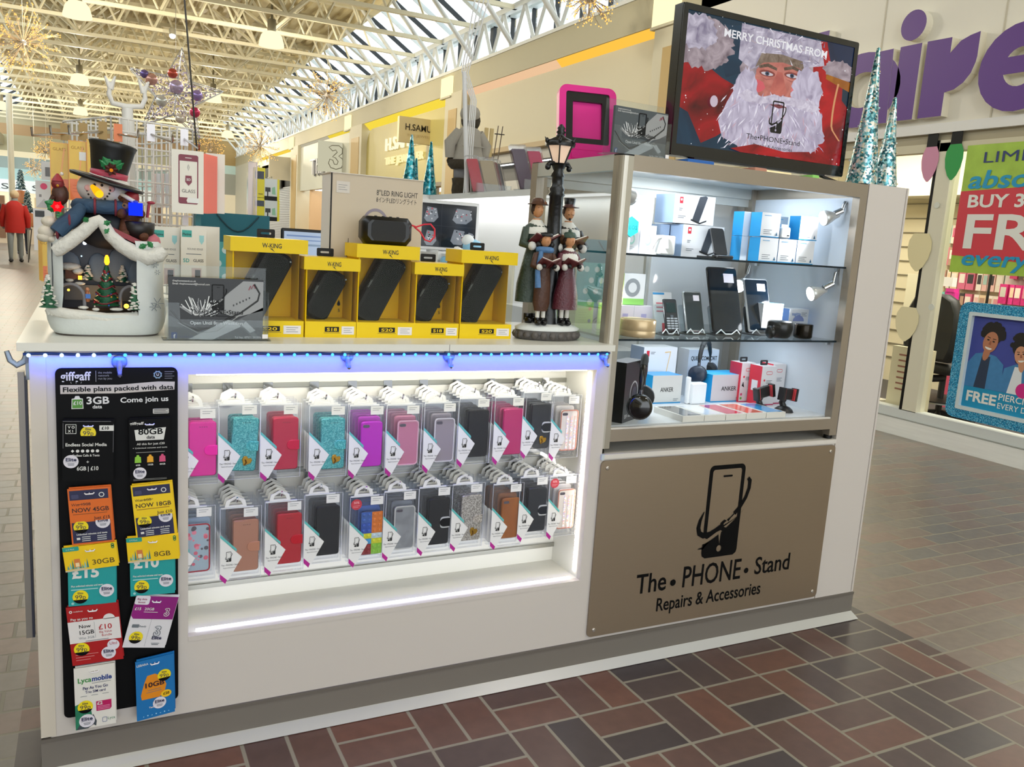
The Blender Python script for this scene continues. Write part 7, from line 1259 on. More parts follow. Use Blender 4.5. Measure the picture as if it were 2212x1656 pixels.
fur = EM('#d9d2e2', 1, .22, 26, '#7f7690'); fur2 = EM('#c8b8c0', 1, .25, 22, '#6a5a64'); beard = EM('#ddd6ea', 1, .25, 30, '#9a8fa8', (1, 1, .6)); redc = EM('#c41420', 1, .25, 8, '#3a060c'); teal = EM('#16425c', 1, .25, 6, '#0b1c34'); sk = EM('#d88a7c', 1, .25, 20, '#a85a52'); skd = EM('#8a4440', 1); ink_ = EM('#0c0c12', 1); wt2 = EM('#f2f2f6', 1); bg_ = EM('#0d2436', 1, .3, 5, '#143a52')
p.rect(0, 0, 1, 1, 0, bg_, sm)
def blob(cx, cy, rx, ry, k, seed, amp=.06):
    r = random.Random(seed); return [(min(1, max(0, cx+rx*(1+r.uniform(-amp, amp))*math.cos(2*PI*i/k))), min(1, max(0, cy+ry*(1+r.uniform(-amp, amp))*math.sin(2*PI*i/k)))) for i in range(k)]
lay([(0, .62), (.12, .63), (.22, .55), (.32, .5), (.36, .4), (.32, .22), (.22, .1), (.1, 0), (0, .0)], redc); lay([(0, .28), (.05, .25), (.14, .02), (.13, 0), (0, 0)], teal); lay([(.2, .95), (.34, .98), (.33, .62), (.24, .56), (.2, .7)], teal)
lay(blob(.1, .79, .165, .2, 60, 1, .12), fur2); lay(blob(.06, .86, .11, .13, 40, 3, .15), fur)
lay([(.7, .98), (.86, 1), (.95, .8), (.96, .55), (1, .5), (1, 0), (.7, 0), (.76, .4)], redc); lay([(.82, 1), (1, 1), (1, .7), (.88, .74)], EM('#1a2c50', 1, .3, 8, '#101a30')); lay(blob(.92, .78, .1, .09, 40, 5, .15), fur2); lay([(.84, .74), (1, .71), (1, .63), (.93, .66), (.84, .70)], EM('#b8741a', 1, .3, 14, '#7a3a10'))
for k in range(16):
    t0, t1 = k/16, (k+1)/16; f = lambda t: (.925-.015*math.sin(PI*t)+(.05*max(0, t-.7)/.3), .68-.52*t+.05*max(0, t-.75)/.25); a, b_ = f(t0), f(t1); lay([(a[0]-.006, a[1]), (a[0]+.006, a[1]), (b_[0]+.006, b_[1]), (b_[0]-.006, b_[1])], EM('#d89a6a', 1))
lay([(.3, .98), (.8, 1), (.88, .86), (.8, .72), (.62, .9), (.4, .8)], redc) if 0 else None
lay(blob(.55, .60, .235, .33, 70, 7, .05), fur2); lay([(.3, .99), (.78, .99), (.82, .8), (.66, .74), (.5, .76), (.38, .66), (.3, .72)], fur)
lay(blob(.56, .60, .155, .21, 40, 8, .03), sk); lay([(.40, .68), (.43, .8), (.55, .82), (.68, .8), (.71, .68), (.67, .74), (.56, .76), (.45, .73)], EM('#9a8a7c', 1, .25, 40, '#5a4436'))
for ex, ey in ((.475, .652), (.625, .672)):
    lay([(ex+a*.048, ey+b*.026) for a, b in ell(1, 1, 18)], skd); lay([(ex+a*.036, ey-.004+b*.014) for a, b in ell(1, 1, 16)], EM('#cfc6cc', 1)); lay([(ex+a*.013, ey-.002+b*.017) for a, b in ell(1, 1, 12)], EM('#3a4a66', 1)); lay([(ex+a*.006, ey-.002+b*.008) for a, b in ell(1, 1, 8)], ink_); lay([(ex-.05, ey+.028), (ex, ey+.05), (ex+.055, ey+.034), (ex+.055, ey+.055), (ex, ey+.078), (ex-.055, ey+.05)], EM('#7d6a5c', 1, .25, 60, '#3f2c22')); lay([(ex-.04, ey-.035), (ex, ey-.045), (ex+.04, ey-.033), (ex, ey-.055)], EM('#a8605a', 1))
lay([(.535, .68), (.565, .68), (.605, .53), (.585, .50), (.55, .49), (.515, .505), (.50, .525)], EM('#d07668', 1, .2, 16, '#b05a54')); lay([(.515, .505), (.55, .485), (.6, .51), (.585, .495), (.55, .475), (.525, .49)], skd)
lay(blob(.42, .54, .05, .05, 16, 2), EM('#d8606a', 1)); lay(blob(.68, .56, .05, .05, 16, 4), EM('#e07a80', 1))
lay(blob(.73, .56, .095, .2, 50, 11, .1), beard); lay(blob(.36, .46, .07, .2, 50, 12, .1), beard)
lay([(.30, .5), (.36, .38), (.44, .45), (.53, .5), (.57, .49), (.65, .5), (.76, .52), (.84, .4), (.86, .25), (.8, .08), (.74, .02), (.4, .02), (.25, .1), (.22, .22), (.26, .38)], beard); lay(blob(.56, .2, .3, .2, 80, 15, .07), beard)
r = random.Random(31)
for k in range(150):
    x, y, l = r.uniform(.24, .84), r.uniform(.06, .52), r.uniform(.04, .12); a = -PI/2+(x-.55)*1.6+r.uniform(-.5, .5); lay([(x, y), (x+l*.5*math.cos(a)+.006, y+l*math.sin(a)*.5), (x+l*math.cos(a)*.9, min(.99, max(.01, y+l*math.sin(a)))), (x+l*.5*math.cos(a)-.003, y+l*math.sin(a)*.5)], EM(('#f0ecf8', '#b0a4c0', '#c8a8b8', '#e0d8ec')[k % 4], 1))
for k in range(70):
    x, y, l = r.uniform(.31, .8), r.uniform(.78, .99), r.uniform(.02, .06); a = r.uniform(0, 6.28); lay([(x, y), (x+l*math.cos(a), min(.995, y+l*math.sin(a))), (x+l*math.cos(a+.15), min(.995, y+l*math.sin(a+.15)))], EM(('#eeeaf6', '#8a7e98', '#b8a8b0')[k % 3], 1))
lay([(.36, .50), (.45, .46), (.55, .495), (.55, .44), (.44, .40), (.36, .40), (.31, .44)], EM('#eae4f2', 1, .25, 34, '#a89cb4')); lay([(.57, .495), (.68, .49), (.77, .50), (.82, .44), (.76, .40), (.66, .42), (.56, .44)], EM('#eae4f2', 1, .25, 34, '#a89cb4')); lay([(.5, .41), (.56, .425), (.61, .41), (.56, .39)], EM('#7a3c44', 1))
for k in range(60): x, y, s_ = r.random(), r.random(), r.choice((.003, .004, .006)); lay([(x+s_*.6*a, y+s_*b) for a, b in ell(1, 1, 7)], wt2) if not (.3 < x < .8 and y > .1) else None
lay([(.18+a*.022, .36+b*.045) for a, b in ell(1, 1, 14)], EM('#cdbccb', 1))
lay([(.3, .02), (.36, .0), (.84, .0), (.78, .08), (.62, .05), (.44, .08)], redc)
p.build('screen_picture', tv); t_ = MB(); m = sm @ T(0, 0, .006)
t_.text('MERRY CHRISTMAS FROM', .085, .51, .86, 0, wt2, m, al='CENTER', bold=.02, fit=.62); phone_logo(t_, ink_, m @ T(.55, .32, 0) @ Mx.Diagonal((.14, .26, 1, 1))); t_.text('The\u2022PHONE\u2022Stand', .06, .55, .115, 0, ink_, m, al='CENTER', fit=.33); t_.build('screen_lettering', tv); t_ = MB(); t_.text('Repairs & Accessories', .04, .55, .06, 0, ink_, m, al='CENTER', fit=.24); t_.build('screen_lettering', tv)
# ---- glitter cone trees
gt = glit('sequins_silver', ['#3f7f88', '#8fc4c8', '#e9f2f2', '#2d5a62', '#6aa9b0', '#d9d2c0', '#b9c8cc'], 150, .25, .6, .8, .05); gt2 = glit('sequins_teal', ['#2a8fa0', '#5ab8c8', '#a8dce6', '#1a6878', '#3aa0b4'], 70, .25, .7, 1, .05)
def cone(c_, base, h, r, mat, lb, grp):
    o = thing('cone_tree', lb, 'decoration', (c_.x, c_.y, base), 0, grp); MB(False).lathe([(r*.96, 0), (r, .01), (r*.55, h*.45), (.006, h*.99), (.001, h)], mat, 26).build('sequin_cone', o); q = MB(False); rr = random.Random(int(h*1000))
    for k in range(46): t = rr.random()**1.5; a = rr.uniform(0, 6.28); k_ = r*(1-t)*1.02+.002; q.ball((k_*math.cos(a), k_*math.sin(a), t*h), .0042*(h/.45), M(('#ffffff', '#e8d0a0', '#c8e0e4')[k % 3], .15, m=.6), 5)
    q.build('bead_sprinkle', o); return o
a_ = un(1868, 95, 'y', .085); cone(V((un(1861, 388, 'y', .085).x, .085, 0)), 1.5285, a_.z-1.5285, .052, gt, 'tall silver teal glitter cone tree right of the television', 'silver glitter cone trees'); a_ = un(1930, 208, 'y', .06); cone(V((2.528, .065, 0)), 1.53, a_.z-1.53, .042, gt, 'short silver teal glitter cone tree at the right end of the kiosk top', 'silver glitter cone trees')
# ---- tablet bumper, spare cases behind the leaflets
pk2 = M('#e21c8e', .4); o = thing('tablet_bumper', 'chunky hot pink tablet bumper case standing on the glass case', 'tablet case', (1.53, .36, 1.5265), -14); m = T(0, 0, 0) @ Rx(-12)
MB().ring(rrect(.19, .25, .026, 5, 0, .125), rrect(.145, .165, .008, 5, 0, .147), -.03, 0, pk2, m).box((-.08, .06, -.028), (.08, .235, -.014), pk2, m).build('bumper', o); MB().ring(rrect(.148, .168, .008, 3, 0, .147), rrect(.098, .118, .003, 3, 0, .142), -.014, -.004, M('#101012', .3), m).build('inner_frame', o, label='black inner frame')
q = MB()
for y in (.075, .215): q.box((-.05, y-.008, -.012), (-.003, y+.008, -.006), M('#4a4d50', .3), m); q.box((.003, y-.008, -.012), (.05, y+.008, -.006), M('#4a4d50', .3), m)
q.build('window_tab', o); MB().bprism(rrect(.11, .032, .008, 3, 0, .028), -.004, .006, .003, pk2, m).build('hand_grip', o)
for x, c_, lb in ((un(1355, 230, 'y', .42).x, '#b81c34', 'red chunky tablet case mostly hidden behind the grey leaflets'), (un(1425, 240, 'y', .36).x, '#1e8ec8', 'bright blue chunky tablet case between the grey leaflets and the television')): tag(MB().bprism(rrect(.11, .18, .02, 4, 0, .09), -.02, 0, .006, M(c_, .4)).build('tablet_bumper', loc=(x, .42 if c_ == '#b81c34' else .36, 1.5265)), lb, 'tablet case')
for x, w_, c_, lb in ((1.75, .1, '#1c5fae', 'blue folded packet lying under the television'), (1.985, .05, '#b8806a', 'pink-brown sleeve lying under the television'), (2.22, .03, '#8fd06a', 'small lime tub under the right end of the television')): tag(MB().bprism(rrect(w_, .018, .003, 2, 0, .009), -.08, 0, .002, M(c_, .4)).build('packet', loc=(x, .07, 1.5265)), lb, 'packet')
# ================================================================ BEHIND THE COUNTER
kp(MB(False).box((1.55, 2.92, 0), (1.97, 3.1, 1.49), M('#e0e2e2', .4)).box((1.55, 2.9, 1.49), (1.97, 3.1, 1.52), M('#d5d6d4', .4)), 'back_return')
WT = 1.52
for (px, py, r, lb) in ((890, 290, .055, 'tall teal glitter cone tree at the back left of the stand'), (907, 340, .03, 'small teal glitter cone tree squeezed between the two back ones'), (932, 305, .048, 'teal glitter cone tree beside the standing doll')):
    a_ = un(px, py, 'y', 2.98); cone(V((a_.x, 2.98+(.06 if py == 340 else 0), 0)), WT, a_.z-WT, r, gt2, lb, 'teal glitter cone trees')
# standing doll in a winter coat, seen from behind
dl = thing('winter_doll', 'large doll in grey felt coat and cap seen from behind', 'doll', (2.13, 2.72, WT)); felt = M('#a5a096', .9, n=.06, ns=60, b=.3); furd = M('#3a3226', .9, n=.4, ns=70, b=1); trs = M('#77767a', .9, n=.1, ns=50)
MB(False).lathe([(.1, .2), (.082, .28), (.075, .34), (.07, .38), (.035, .405)], felt, 20, sz=.75).build('coat', dl); MB(False).lathe([(.1, .155), (.122, .175), (.115, .205), (.09, .21)], furd, 20, sz=.78).build('fur_hem', dl)
for s in (-1, 1):
    MB(False).tube([(s*.048, 0, .07), (s*.045, 0, .19)], [.036, .045], trs).build('trouser_leg', dl); MB(False).lathe([(.04, 0), (.046, .03), (.042, .07), (.047, .1), (.03, .105)], furd, 14, T(s*.048, -.005, 0)).build('fur_boot', dl); MB(False).tube([(s*.06, 0, .37), (s*.115, .01, .3), (s*.105, .02, .22)], [.032, .036, .03], felt, 9).ball((s*.1, .02, .2), .026, furd, 8).build('arm', dl)
MB(False).ball((.01, .01, .44), (.058, .058, .062), furd, 16).build('hair', dl); MB(False).ball((-.004, -.008, .475), (.06, .06, .052), felt, 16).build('cap', dl); MB(False).tube([(-.012*k, -.078, .285) for k in range(-6, 7)], .004, felt, 5).build('belt', dl)
wd = M('#c9b27c', .6); o = thing('ski_set', 'wooden toy skis and poles standing behind the doll', 'toy skis', (2.3, 2.78, WT))
for k in range(2): MB(False).add([(-.05+.035*k, 0, 0), (-.03+.035*k, 0, 0), (-.018+.035*k, 0, .42), (-.042+.035*k, 0, .42), (-.05+.035*k, .008, 0), (-.03+.035*k, .008, 0), (-.018+.035*k, .008, .42), (-.042+.035*k, .008, .42)], [(0, 1, 2, 3), (7, 6, 5, 4), (0, 4, 5, 1), (1, 5, 6, 2), (2, 6, 7, 3), (3, 7, 4, 0)], wd).build('ski', o); q = MB(False); q.tube([(0+.03*k, 0, 0), (.045+.03*k, 0, .44)], .0035, M('#6a5a48', .5), 5); q.lathe([(.018, 0), (.018, .003)], M('#4a4438', .5), 12, T(.042+.03*k, 0, .39)); q.build('ski_pole', o)
# white service pole with cables
o = thing('cable_pole', 'slim white pole with bundled white cables rising from the stand', 'pole', (1.99, 2.38, WT)); top = un(1037, -60, 'y', 2.4)-V((1.99, 2.38, WT)); kx = un(1003, 155, 'y', 2.4)-V((1.99, 2.38, WT)); pv = M('#dfe0e2', .4)
MB(False).tube([(0, 0, 0), kx], .013, pv, 8).build('pole', o); q = MB(False)
for k in range(4): q.tube([(-.015+.022*k, .01, 0), (-.01+.012*k, .015, .2), (.0+.01*k, .012, .5), kx+V((.012*k-.01, .01, .0)), top+V((.03*k, 0, 0)), top+V((.03*k+.02, 0, .3)), V((.16+.03*k, 0, 3.74))], .0038, pv, 5)
q.build('cable', o)
# wallet cases in clear easels
def easel(x, y, rz, cols, lb, h=.2):
    o = thing('case_easel', lb, 'display stand', (x, y, WT), rz); a_ = G('#f2f6f8', .7, haze=.08); MB().box((-.11, 0, -.05), (.11, .004, .04), a_).box((-.11, 0, .036), (.11, .05, .04), a_).build('easel', o)
    for k, (dx, dz, c_, w_) in enumerate(cols):
        t = thing('wallet_case', f'{ {0: "front left", 1: "front right", 2: "middle", 3: "back"}[k] } bagged wallet phone case in the easel, {lb.split(",")[0].split(" with ")[-1]}', 'phone case', (x+dx*math.cos(math.radians(rz)), y+dx*math.sin(math.radians(rz))+dz+.012, WT+.006), rz, 'bagged wallet cases in easels'); m = Rx(-20) @ Rz(6)
        MB().bprism(rrect(w_, h*.95, .008, 3, 0, h*.475), -.012, 0, .003, M(c_, .5), m).build('wallet', t); MB().prism(rrect(w_+.012, h*1.04, .004, 2, 0, h*.52), -.016, .003, G('#fafafa', .3, .12, .04), m).build('clear_bag', t)
easel(2.07, 2.25, 6, [(-.06, 0, '#c8243e', .07), (.03, 0, '#b8a888', .09), (.09, .05, '#6a2420', .07), (.13, .1, '#241c22', .08)], 'clear easel with the crimson and sand wallets, left of the other easel'); easel(2.08, 1.72, 10, [(-.05, 0, '#4a2a48', .085), (.045, .0, '#c81e5c', .085)], 'clear easel with the plum and magenta wallets, behind the lantern', .22)
tag(MB().box((0, 0, -.05), (.09, .17, 0), M('#3a3f44', .4)).rect(.01, .02, .08, .1, .001, M('#6a7076', .4)).build('dark_box', loc=(2.2, 1.55, WT)), 'dark grey box behind the lantern on the stand wing', 'box')
# cctv monitor, laptop screen, cleaning things on the inner desk
mo = thing('security_monitor', 'white framed monitor showing dark pictures of white kiosks', 'monitor', (1.52, 1.82, 1.205), -6); MB().bprism(rrect(.30, .235, .008, 3, .14, .12), -.03, 0, .004, M('#e6e8ea', .3)).build('frame', mo)
q = MB(); r = random.Random(12); q.rect(.005, .018, .275, .222, .0006, EM('#16181c', .8))
for cx, cy, w_ in ((.205, .17, .1), (.05, .17, .07), (.19, .07, .08), (.05, .06, .06), (.25, .06, .035)):
    q.flat([(cx-w_*.5, cy-.02), (cx-w_*.3, cy+.035), (cx+w_*.35, cy+.03), (cx+w_*.5, cy-.012), (cx+w_*.2, cy-.036), (cx-w_*.3, cy-.036)], .0009, EM('#8f959c', .8))
    for k in range(14): x, y = cx+r.uniform(-.4, .4)*w_, cy+r.uniform(-.025, .025); q.rect(x, y, x+r.uniform(.004, .01), y+r.uniform(.004, .008), .0012+k*1e-5, EM(('#e8ecf0', '#2a2c30', '#c84a58', '#d8dade')[k % 4], .8))
q.rect(.1, .018, .102, .222, .0014, EM('#3a3c40', .8)); q.rect(.005, .117, .275, .119, .0014, EM('#3a3c40', .8)); q.build('picture', mo); MB().box((.1, -.31, -.03), (.18, .02, -.015), M('#d8dadc', .3)).box((.04, -.315, -.08), (.24, -.305, .06), M('#d8dadc', .3)).build('stand', mo)
lp = thing('computer_screen', 'black edged computer screen with a pale shop page and price', 'monitor', (un(607, 560, 'y', 1.35).x, 1.35, 1.03), 4); MB().bprism(rrect(.3, .235, .006, 3, .15, .118), -.015, 0, .003, M('#15161a', .3)).build('frame', lp)
q = MB(); q.rect(.01, .012, .29, .224, .0006, EM('#c3d6ee', .85)); q.rect(.02, .205, .2, .211, .0009, EM('#8aa4d0', .8)); q.rect(.02, .17, .28, .178, .0009, EM('#9ab0c8', .8)); q.rect(.05, .19, .22, .194, .0009, EM('#8aa4d0', .8)); q.text('iPhone SE', .014, .085, .115, .0009, EM('#5a78b0', .8)); q.text('\u00a320', .016, .1, .09, .0009, EM('#2a3c66', .8), bold=.02); q.build('page', lp); MB().box((.1, -.03, -.02), (.2, .02, -.012), BLACK).box((.06, -.03, -.08), (.24, -.024, .06), BLACK).build('stand', lp)
kp(MB(False).box((.62, 1.2, 0), (1.3, 1.75, 1.0), M('#d9dad8', .4)), 'inner_desk')
sp_ = un(957, 560, 'y', 1.5); o = thing('spray_bottle', 'clear spray bottle with white trigger head on the inner desk', 'bottle', (sp_.x, 1.5, .89)); MB().lathe([(.028, 0), (.03, .01), (.03, .2), (.013, .26), (.012, .28)], G('#e6eef2', .8, haze=.15), 18).build('bottle', o); MB().box((-.03, .28, -.012), (.022, .318, .012), M('#eceeee', .4)).tube([(-.024, .29, 0), (-.03, .26, 0)], .005, M('#eceeee', .4), 6).lathe([(.014, .262), (.014, .285)], M('#eceeee', .4), 12).build('trigger_head', o)
tb_ = M('#7fb8d8', .6, n=.4, ns=24); c_ = un(985, 545, 'y', 1.42); tag(MB().bprism(rrect(.11, .2, .02, 3, 0, .1), -.06, 0, .015, tb_).ball((.02, .215, -.03), (.03, .03, .025), M('#eef0f0', .8), 10, jit=.1).build('wipes_pack', loc=(c_.x, 1.42, .99)), 'blue and white pack of wipes with a tissue pulled out', 'wipes pack')
c_ = un(1040, 530, 'y', 1.5); tag(MB().ball((0, .03, 0), (.05, .035, .04), M('#8fc4e0', .7), 14, jit=.06).ball((-.03, .06, .01), (.03, .025, .025), M('#e6ecee', .8), 12, jit=.08).build('cloth', loc=(c_.x, 1.6, c_.z-.04)), 'crumpled pale blue and white cloth near the monitor', 'cloth')
kp(MB(False).box((1.5, 1.3, .89), (1.76, 1.75, c_.z-.045), M('#d2d4d6', .4)), 'inner_shelf')
tag(MB().bprism(rrect(.1, .17, .008, 3, 0, .085), -.012, 0, .003, M('#9a9c98', .3)).rect(-.046, .01, -.02, .16, .0006, M('#2a6a80', .3)).rect(-.016, .01, -.012, .16, .0006, BLACK).build('boxed_tablet', loc=(1.95, 2.0, 1.2), rz=-80), 'slim boxed tablet leaning against the lit inner wall', 'box') if 0 else None
o = thing('cutting_machine', 'grey desktop machine with round fan grille seen through the glass case', 'machine', (1.93, .78, .89)); MB().bprism(rrect(.22, .15, .01, 3, -.06, .075), -.2, 0, .006, M('#b3bdc4', .4)).build('body', o); MB().ring(ell(.032, .032, 24, -.04, .08), ell(.028, .028, 24, -.04, .08), 0, .003, BLACK).ring(ell(.02, .02, 24, -.04, .08), ell(.017, .017, 24, -.04, .08), 0, .002, BLACK).ring(ell(.01, .01, 24, -.04, .08), ell(.007, .007, 24, -.04, .08), 0, .002, BLACK).build('fan_grille', o)
tag(MB().tube([(0, 0, 0), (.01, .06, 0), (.025, .12, 0), (.03, .2, .0), (.03, .26, 0)], [.025, .022, .026, .022, .026], M('#1c2024', .4), 10).build('black_hose', loc=(2.0, .62+.0, .895)), 'black ribbed hose standing behind the glass case', 'hose') if 0 else None
tag(MB().bprism([(-.06, 0), (.05, 0), (.09, .12), (.06, .2), (-.03, .19), (-.08, .1)], -.04, 0, .012, M('#1d2224', .5)).build('black_seat_back', loc=(1.72, .95, 1.02)), 'black curved seat back seen through the side glass of the case', 'seat')
kp(MB(False).box((1.62, .85, 0), (1.85, 1.1, 1.02), M('#cfd3d5', .4)), 'inner_pedestal')
# polka dot bag, clear rack tower and yellow boxes
c0 = un(455, 600, 'y', 1.3); o = thing('gift_bag', 'teal gift bag with white polka dots and a cord handle', 'bag', (c0.x-.05, 1.3, 1.0)); w_ = .26; q = MB(); q.box((0, 0, -.1), (w_, .20, 0), M('#4fa3a6', .6)); MB().box((0, .2, -.1), (w_, .305, 0), M('#0f5f6e', .6)).build('upper_panel', o)
for a in range(5):
    for b_ in range(4): q.flat(ell(.0135, .0135, 14, .02+.055*a+.0275*(b_ % 2), .02+.05*b_), .0008, M('#c9dcdc', .6))
q.build('lower_panel', o); MB().tube([(.07+.15*k/8, .3-.06*math.sin(PI*k/8), .004) for k in range(9)], .0028, M('#0a3640', .6), 6).build('cord_handle', o)
kp(MB(False).box((.55, .75, 0), (.72, 1.3, 1.0), M('#d9dad8', .4)).box((.3, 1.2, 0), (.62, 1.75, .983), M('#d9dad8', .4)), 'inner_counter')
c0 = un(545, 350, 'y', 2.45); o = thing('clear_tower', 'clear acrylic rack tower by the yellow hanging boxes', 'display stand', (c0.x, 2.45, .9)); MB(False).box((-.022, -.02, 0), (.022, .02, c0.z-.9), G('#f0e6ea', .9, .1, .15)).build('column', o); MB(False).box((-.07, -.07, -.0), (.07, .07, .012), G('#f0f0f0', .9, .1, .15)).build('base', o)
def ybox(px0, py0, px1, py1, Y, lb, pic):
    a, b_ = un(px0, py1, 'y', Y), un(px1, py0, 'y', Y); w, h = b_.x-a.x, b_.z-a.z; o = thing('car_mount_box', lb, 'box', (a.x, Y, a.z), 0, 'yellow car mount boxes'); yy_ = M('#e3d41c', .4)
    q = MB(); q.box((0, 0, -.05), (w, h, 0), yy_)
    if pic: q.rect(0, 0, w*.85, h, .0008, M('#d6dad6', .4)); q.rect(0, 0, w*.85, h*.2, .0012, BLACK); q.flat([(w*.05, h*.4), (w*.4, h*.4), (w*.4, h*.6), (w*.05, h*.6)], .0014, M('#2a2c2c', .4)); q.flat([(w*.5, h*.3), (w*.75, h*.28), (w*.7, h*.65), (w*.5, h*.6)], .0014, M('#8fbf9c', .4)); q.rect(w*.18, h*.15, w*.25, h*.42, .0014, BLACK)
    else: q.rect(w*.05, h*.62, w*.9, h*.88, .0008, M('#3a3f4a', .4, n=.4, ns=30)); q.rect(w*.4, h*.1, w*.8, h*.13, .0008, M('#8a7a10', .5))
    q.build('carton', o); MB().tube([(w/2, h, -.01), (w/2, h+.01, -.01), (w/2, h+.01, -.12)], .003, chrome, 5).build('hook', o)
for a in (((549, 363, 573, 425), 'plain yellow box, upper left of the hanging group', 0), ((549, 428, 573, 474), 'plain yellow box, lower left of the hanging group', 0), ((571, 388, 604, 432), 'yellow box with car mount picture, upper right of the hanging group', 1), ((571, 434, 604, 476), 'yellow box with car mount picture, lower right of the hanging group', 1)): ybox(*a[0], 2.6, a[1], a[2])
tag(MB(False).box((.9, 2.72, .89), (.985, 2.76, 1.5), M('#8b8f90', .5)).build('pegboard'), 'grey panel carrying the yellow hanging boxes', 'panel')
tag(MB().prism([(0, 0), (.3, 0), (.3, .11), (0, .11)], -.004, 0, M('#55585a', .35)).rect(.02, .02, .14, .08, .0006, M('#b4b6b8', .4)).build('leaflet_stack', loc=(.86, 2.5, 1.2)), 'grey leaflet display half hidden behind the first yellow box', 'leaflet') if 0 else None
# ================================================================ WIRE RACK OF SCREEN PROTECTORS
rk = thing('wire_rack', 'white wire spinner rack with chrome hooks at the left end of the worktop', 'display rack', (0, 0, 0)); wm = M('#e4e2dd', .4)
cor = [V((.05, 1.0, 0)), V((.175, .70, 0)), V((.40, .80, 0)), V((.275, 1.10, 0))]; RZ0, RZ1 = 1.03, 1.54
for i in range(4):
    a, b_ = cor[i], cor[(i+1) % 4]; q = MB(False); nn = 10
    for z in (RZ1, RZ1-.035, RZ1-.075, RZ1-.12, 1.37, 1.34, 1.31, 1.28, 1.25, 1.22, 1.19, 1.15, 1.11, 1.07, RZ0): q.tube([(a.x, a.y, z), (b_.x, b_.y, z)], .003, wm, 5)
    for k in range(nn+1): c_ = a.lerp(b_, k/nn); q.tube([(c_.x, c_.y, RZ0), (c_.x, c_.y, RZ1)], .0028, wm, 5)
    q.build('wire_panel', rk)
cc = (cor[0]+cor[2])/2; q = MB(False); q.tube([(cc.x, cc.y, 1.0), (cc.x, cc.y, RZ1+.02)], .02, wm, 10); q.lathe([(.12, 1.0), (.12, 1.012), (.03, 1.03)], wm, 24, T(cc.x, cc.y, 0)); q.build('post', rk)
q = MB(False); t_ = V((cc.x, cc.y, RZ1+.02)); q.tube([t_, t_+V((0, 0, .03))], .016, wm, 10)
for s in (-1, 1): q.tube([t_+V((0, 0, .035)), t_+V((s*.04, 0, .04)), t_+V((s*.05, 0, .065)), t_+V((s*.045, 0, .10))], [.008, .008, .007, .005], wm, 8); q.tube([t_+V((s*.045, 0, .08)), t_+V((s*.06, 0, .115))], [.008, .003], wm, 6); q.tube([t_+V((s*.045, 0, .08)), t_+V((s*.032, 0, .118))], [.008, .003], wm, 6)
q.build('top_clip', rk)
def rhook(px0, py0, px1, py1, Y0, Y1, lb, plate='#7a6238'):
    a, b_ = un(px0, py0, 'y', Y0), un(px1, py1, 'y', Y1); o = thing('rack_hook', lb, 'hook', a, 0, 'chrome hooks on the wire rack'); d = b_-a
    MB(False).tube([V((0, 0, 0)), d, d+V((d.x*.02, d.y*.02, .02))], .0032, chrome, 6).build('wire', o); MB(False).box((-.011, -.004, -.02), (.011, .004, .028), M(plate, .3, m=.6)).build('back_plate', o)
rhook(140, 288, 70, 292, .84, .60, 'leftmost chrome hook sticking out to the left of the rack'); rhook(180, 288, 110, 288, .76, .52, 'second chrome hook from the left on the rack'); rhook(222, 285, 150, 288, .70, .46, 'third chrome hook from the left on the rack'); rhook(255, 290, 298, 296, .70, .5, 'chrome hook with copper coloured plate at the rack corner', '#a8603c')
rhook(326, 290, 372, 306, .72, .56, 'chrome hook with long silver plate in the middle of the rack', '#b9b4b4'); rhook(398, 300, 430, 322, .78, .58, 'chrome hook with silver plate at the right of the rack', '#b9b4b4')
o_w = M('#e6e2d8', .45); oy = M('#e0b418', .35, coat=.3); oo = M('#e06a1c', .35, coat=.3); osp = M('#e8581c', .3, coat=.3)
def rpack(name, lb, px0, py0, px1, py1, Y, body, draw, n, dx, dy, grp, nlb, edge=None):
    a, b_ = un(px0, py1, 'y', Y), un(px1, py0, 'y', Y); w, h = b_.x-a.x, b_.z-a.z; o = thing(name, lb, 'screen protector pack', (a.x, Y, a.z), 0, grp); MB().box((0, 0, -.005), (w, h, 0), body).build('packet', o); q = MB(); draw(q, w, h); q.build('print', o)
    bk_ = None
    for k in range(n):
        loc = (a.x+dx*(k+1), Y+dy*(k+1), a.z+.0006*k)
        if bk_ is None: bk_ = tag(MB().box((0, 0, -.005), (w, h, 0), edge or body).build(name, loc=loc), nlb, 'screen protector pack', grp)
        else: dup(bk_, loc)
def d_or(q, w, h):
    q.rect(.002, h*.36, w-.002, h-.002, .0005, oy); q.rect(.002, .002, w-.002, h*.36, .0005, oo); q.text('GLASS', .011, w*.5, h*.86, .0008, M('#a87a10', .5), al='CENTER'); q.flat([(w*.72, h*.9), (w*.8, h*.9), (w*.5, h*.2), (w*.42, h*.2)], .0009, M('#f0a858', .3)); lines(q, w*.2, h*.25, 3, w*.5, .001, .008, M('#c04a10', .5), .0008)
rpack('protector_pack', 'yellow and orange screen pack, leftmost of three beside the top hat', 110, 310, 148, 428, .60, M('#e8a848', .35), d_or, 3, .006, .022, 'yellow and orange packs', 'yellow and orange pack behind the leftmost front one on the rack'); rpack('protector_pack', 'yellow and orange screen pack with white price label, just left of the top hat', 150, 306, 187, 432, .57, M('#e8a848', .35), lambda q, w, h: (d_or(q, w, h), q.rect(w*.58, h*.68, w*.95, h*.82, .0012, cardw)), 3, .006, .022, 'yellow and orange packs', 'yellow and orange pack behind the one with a price label on the rack')
rpack('protector_pack', 'yellow and orange screen pack mostly hidden behind the top hat', 189, 304, 226, 420, .56, M('#e8a848', .35), d_or, 2, .006, .022, 'yellow and orange packs', 'yellow and orange pack behind the hidden one by the top hat')
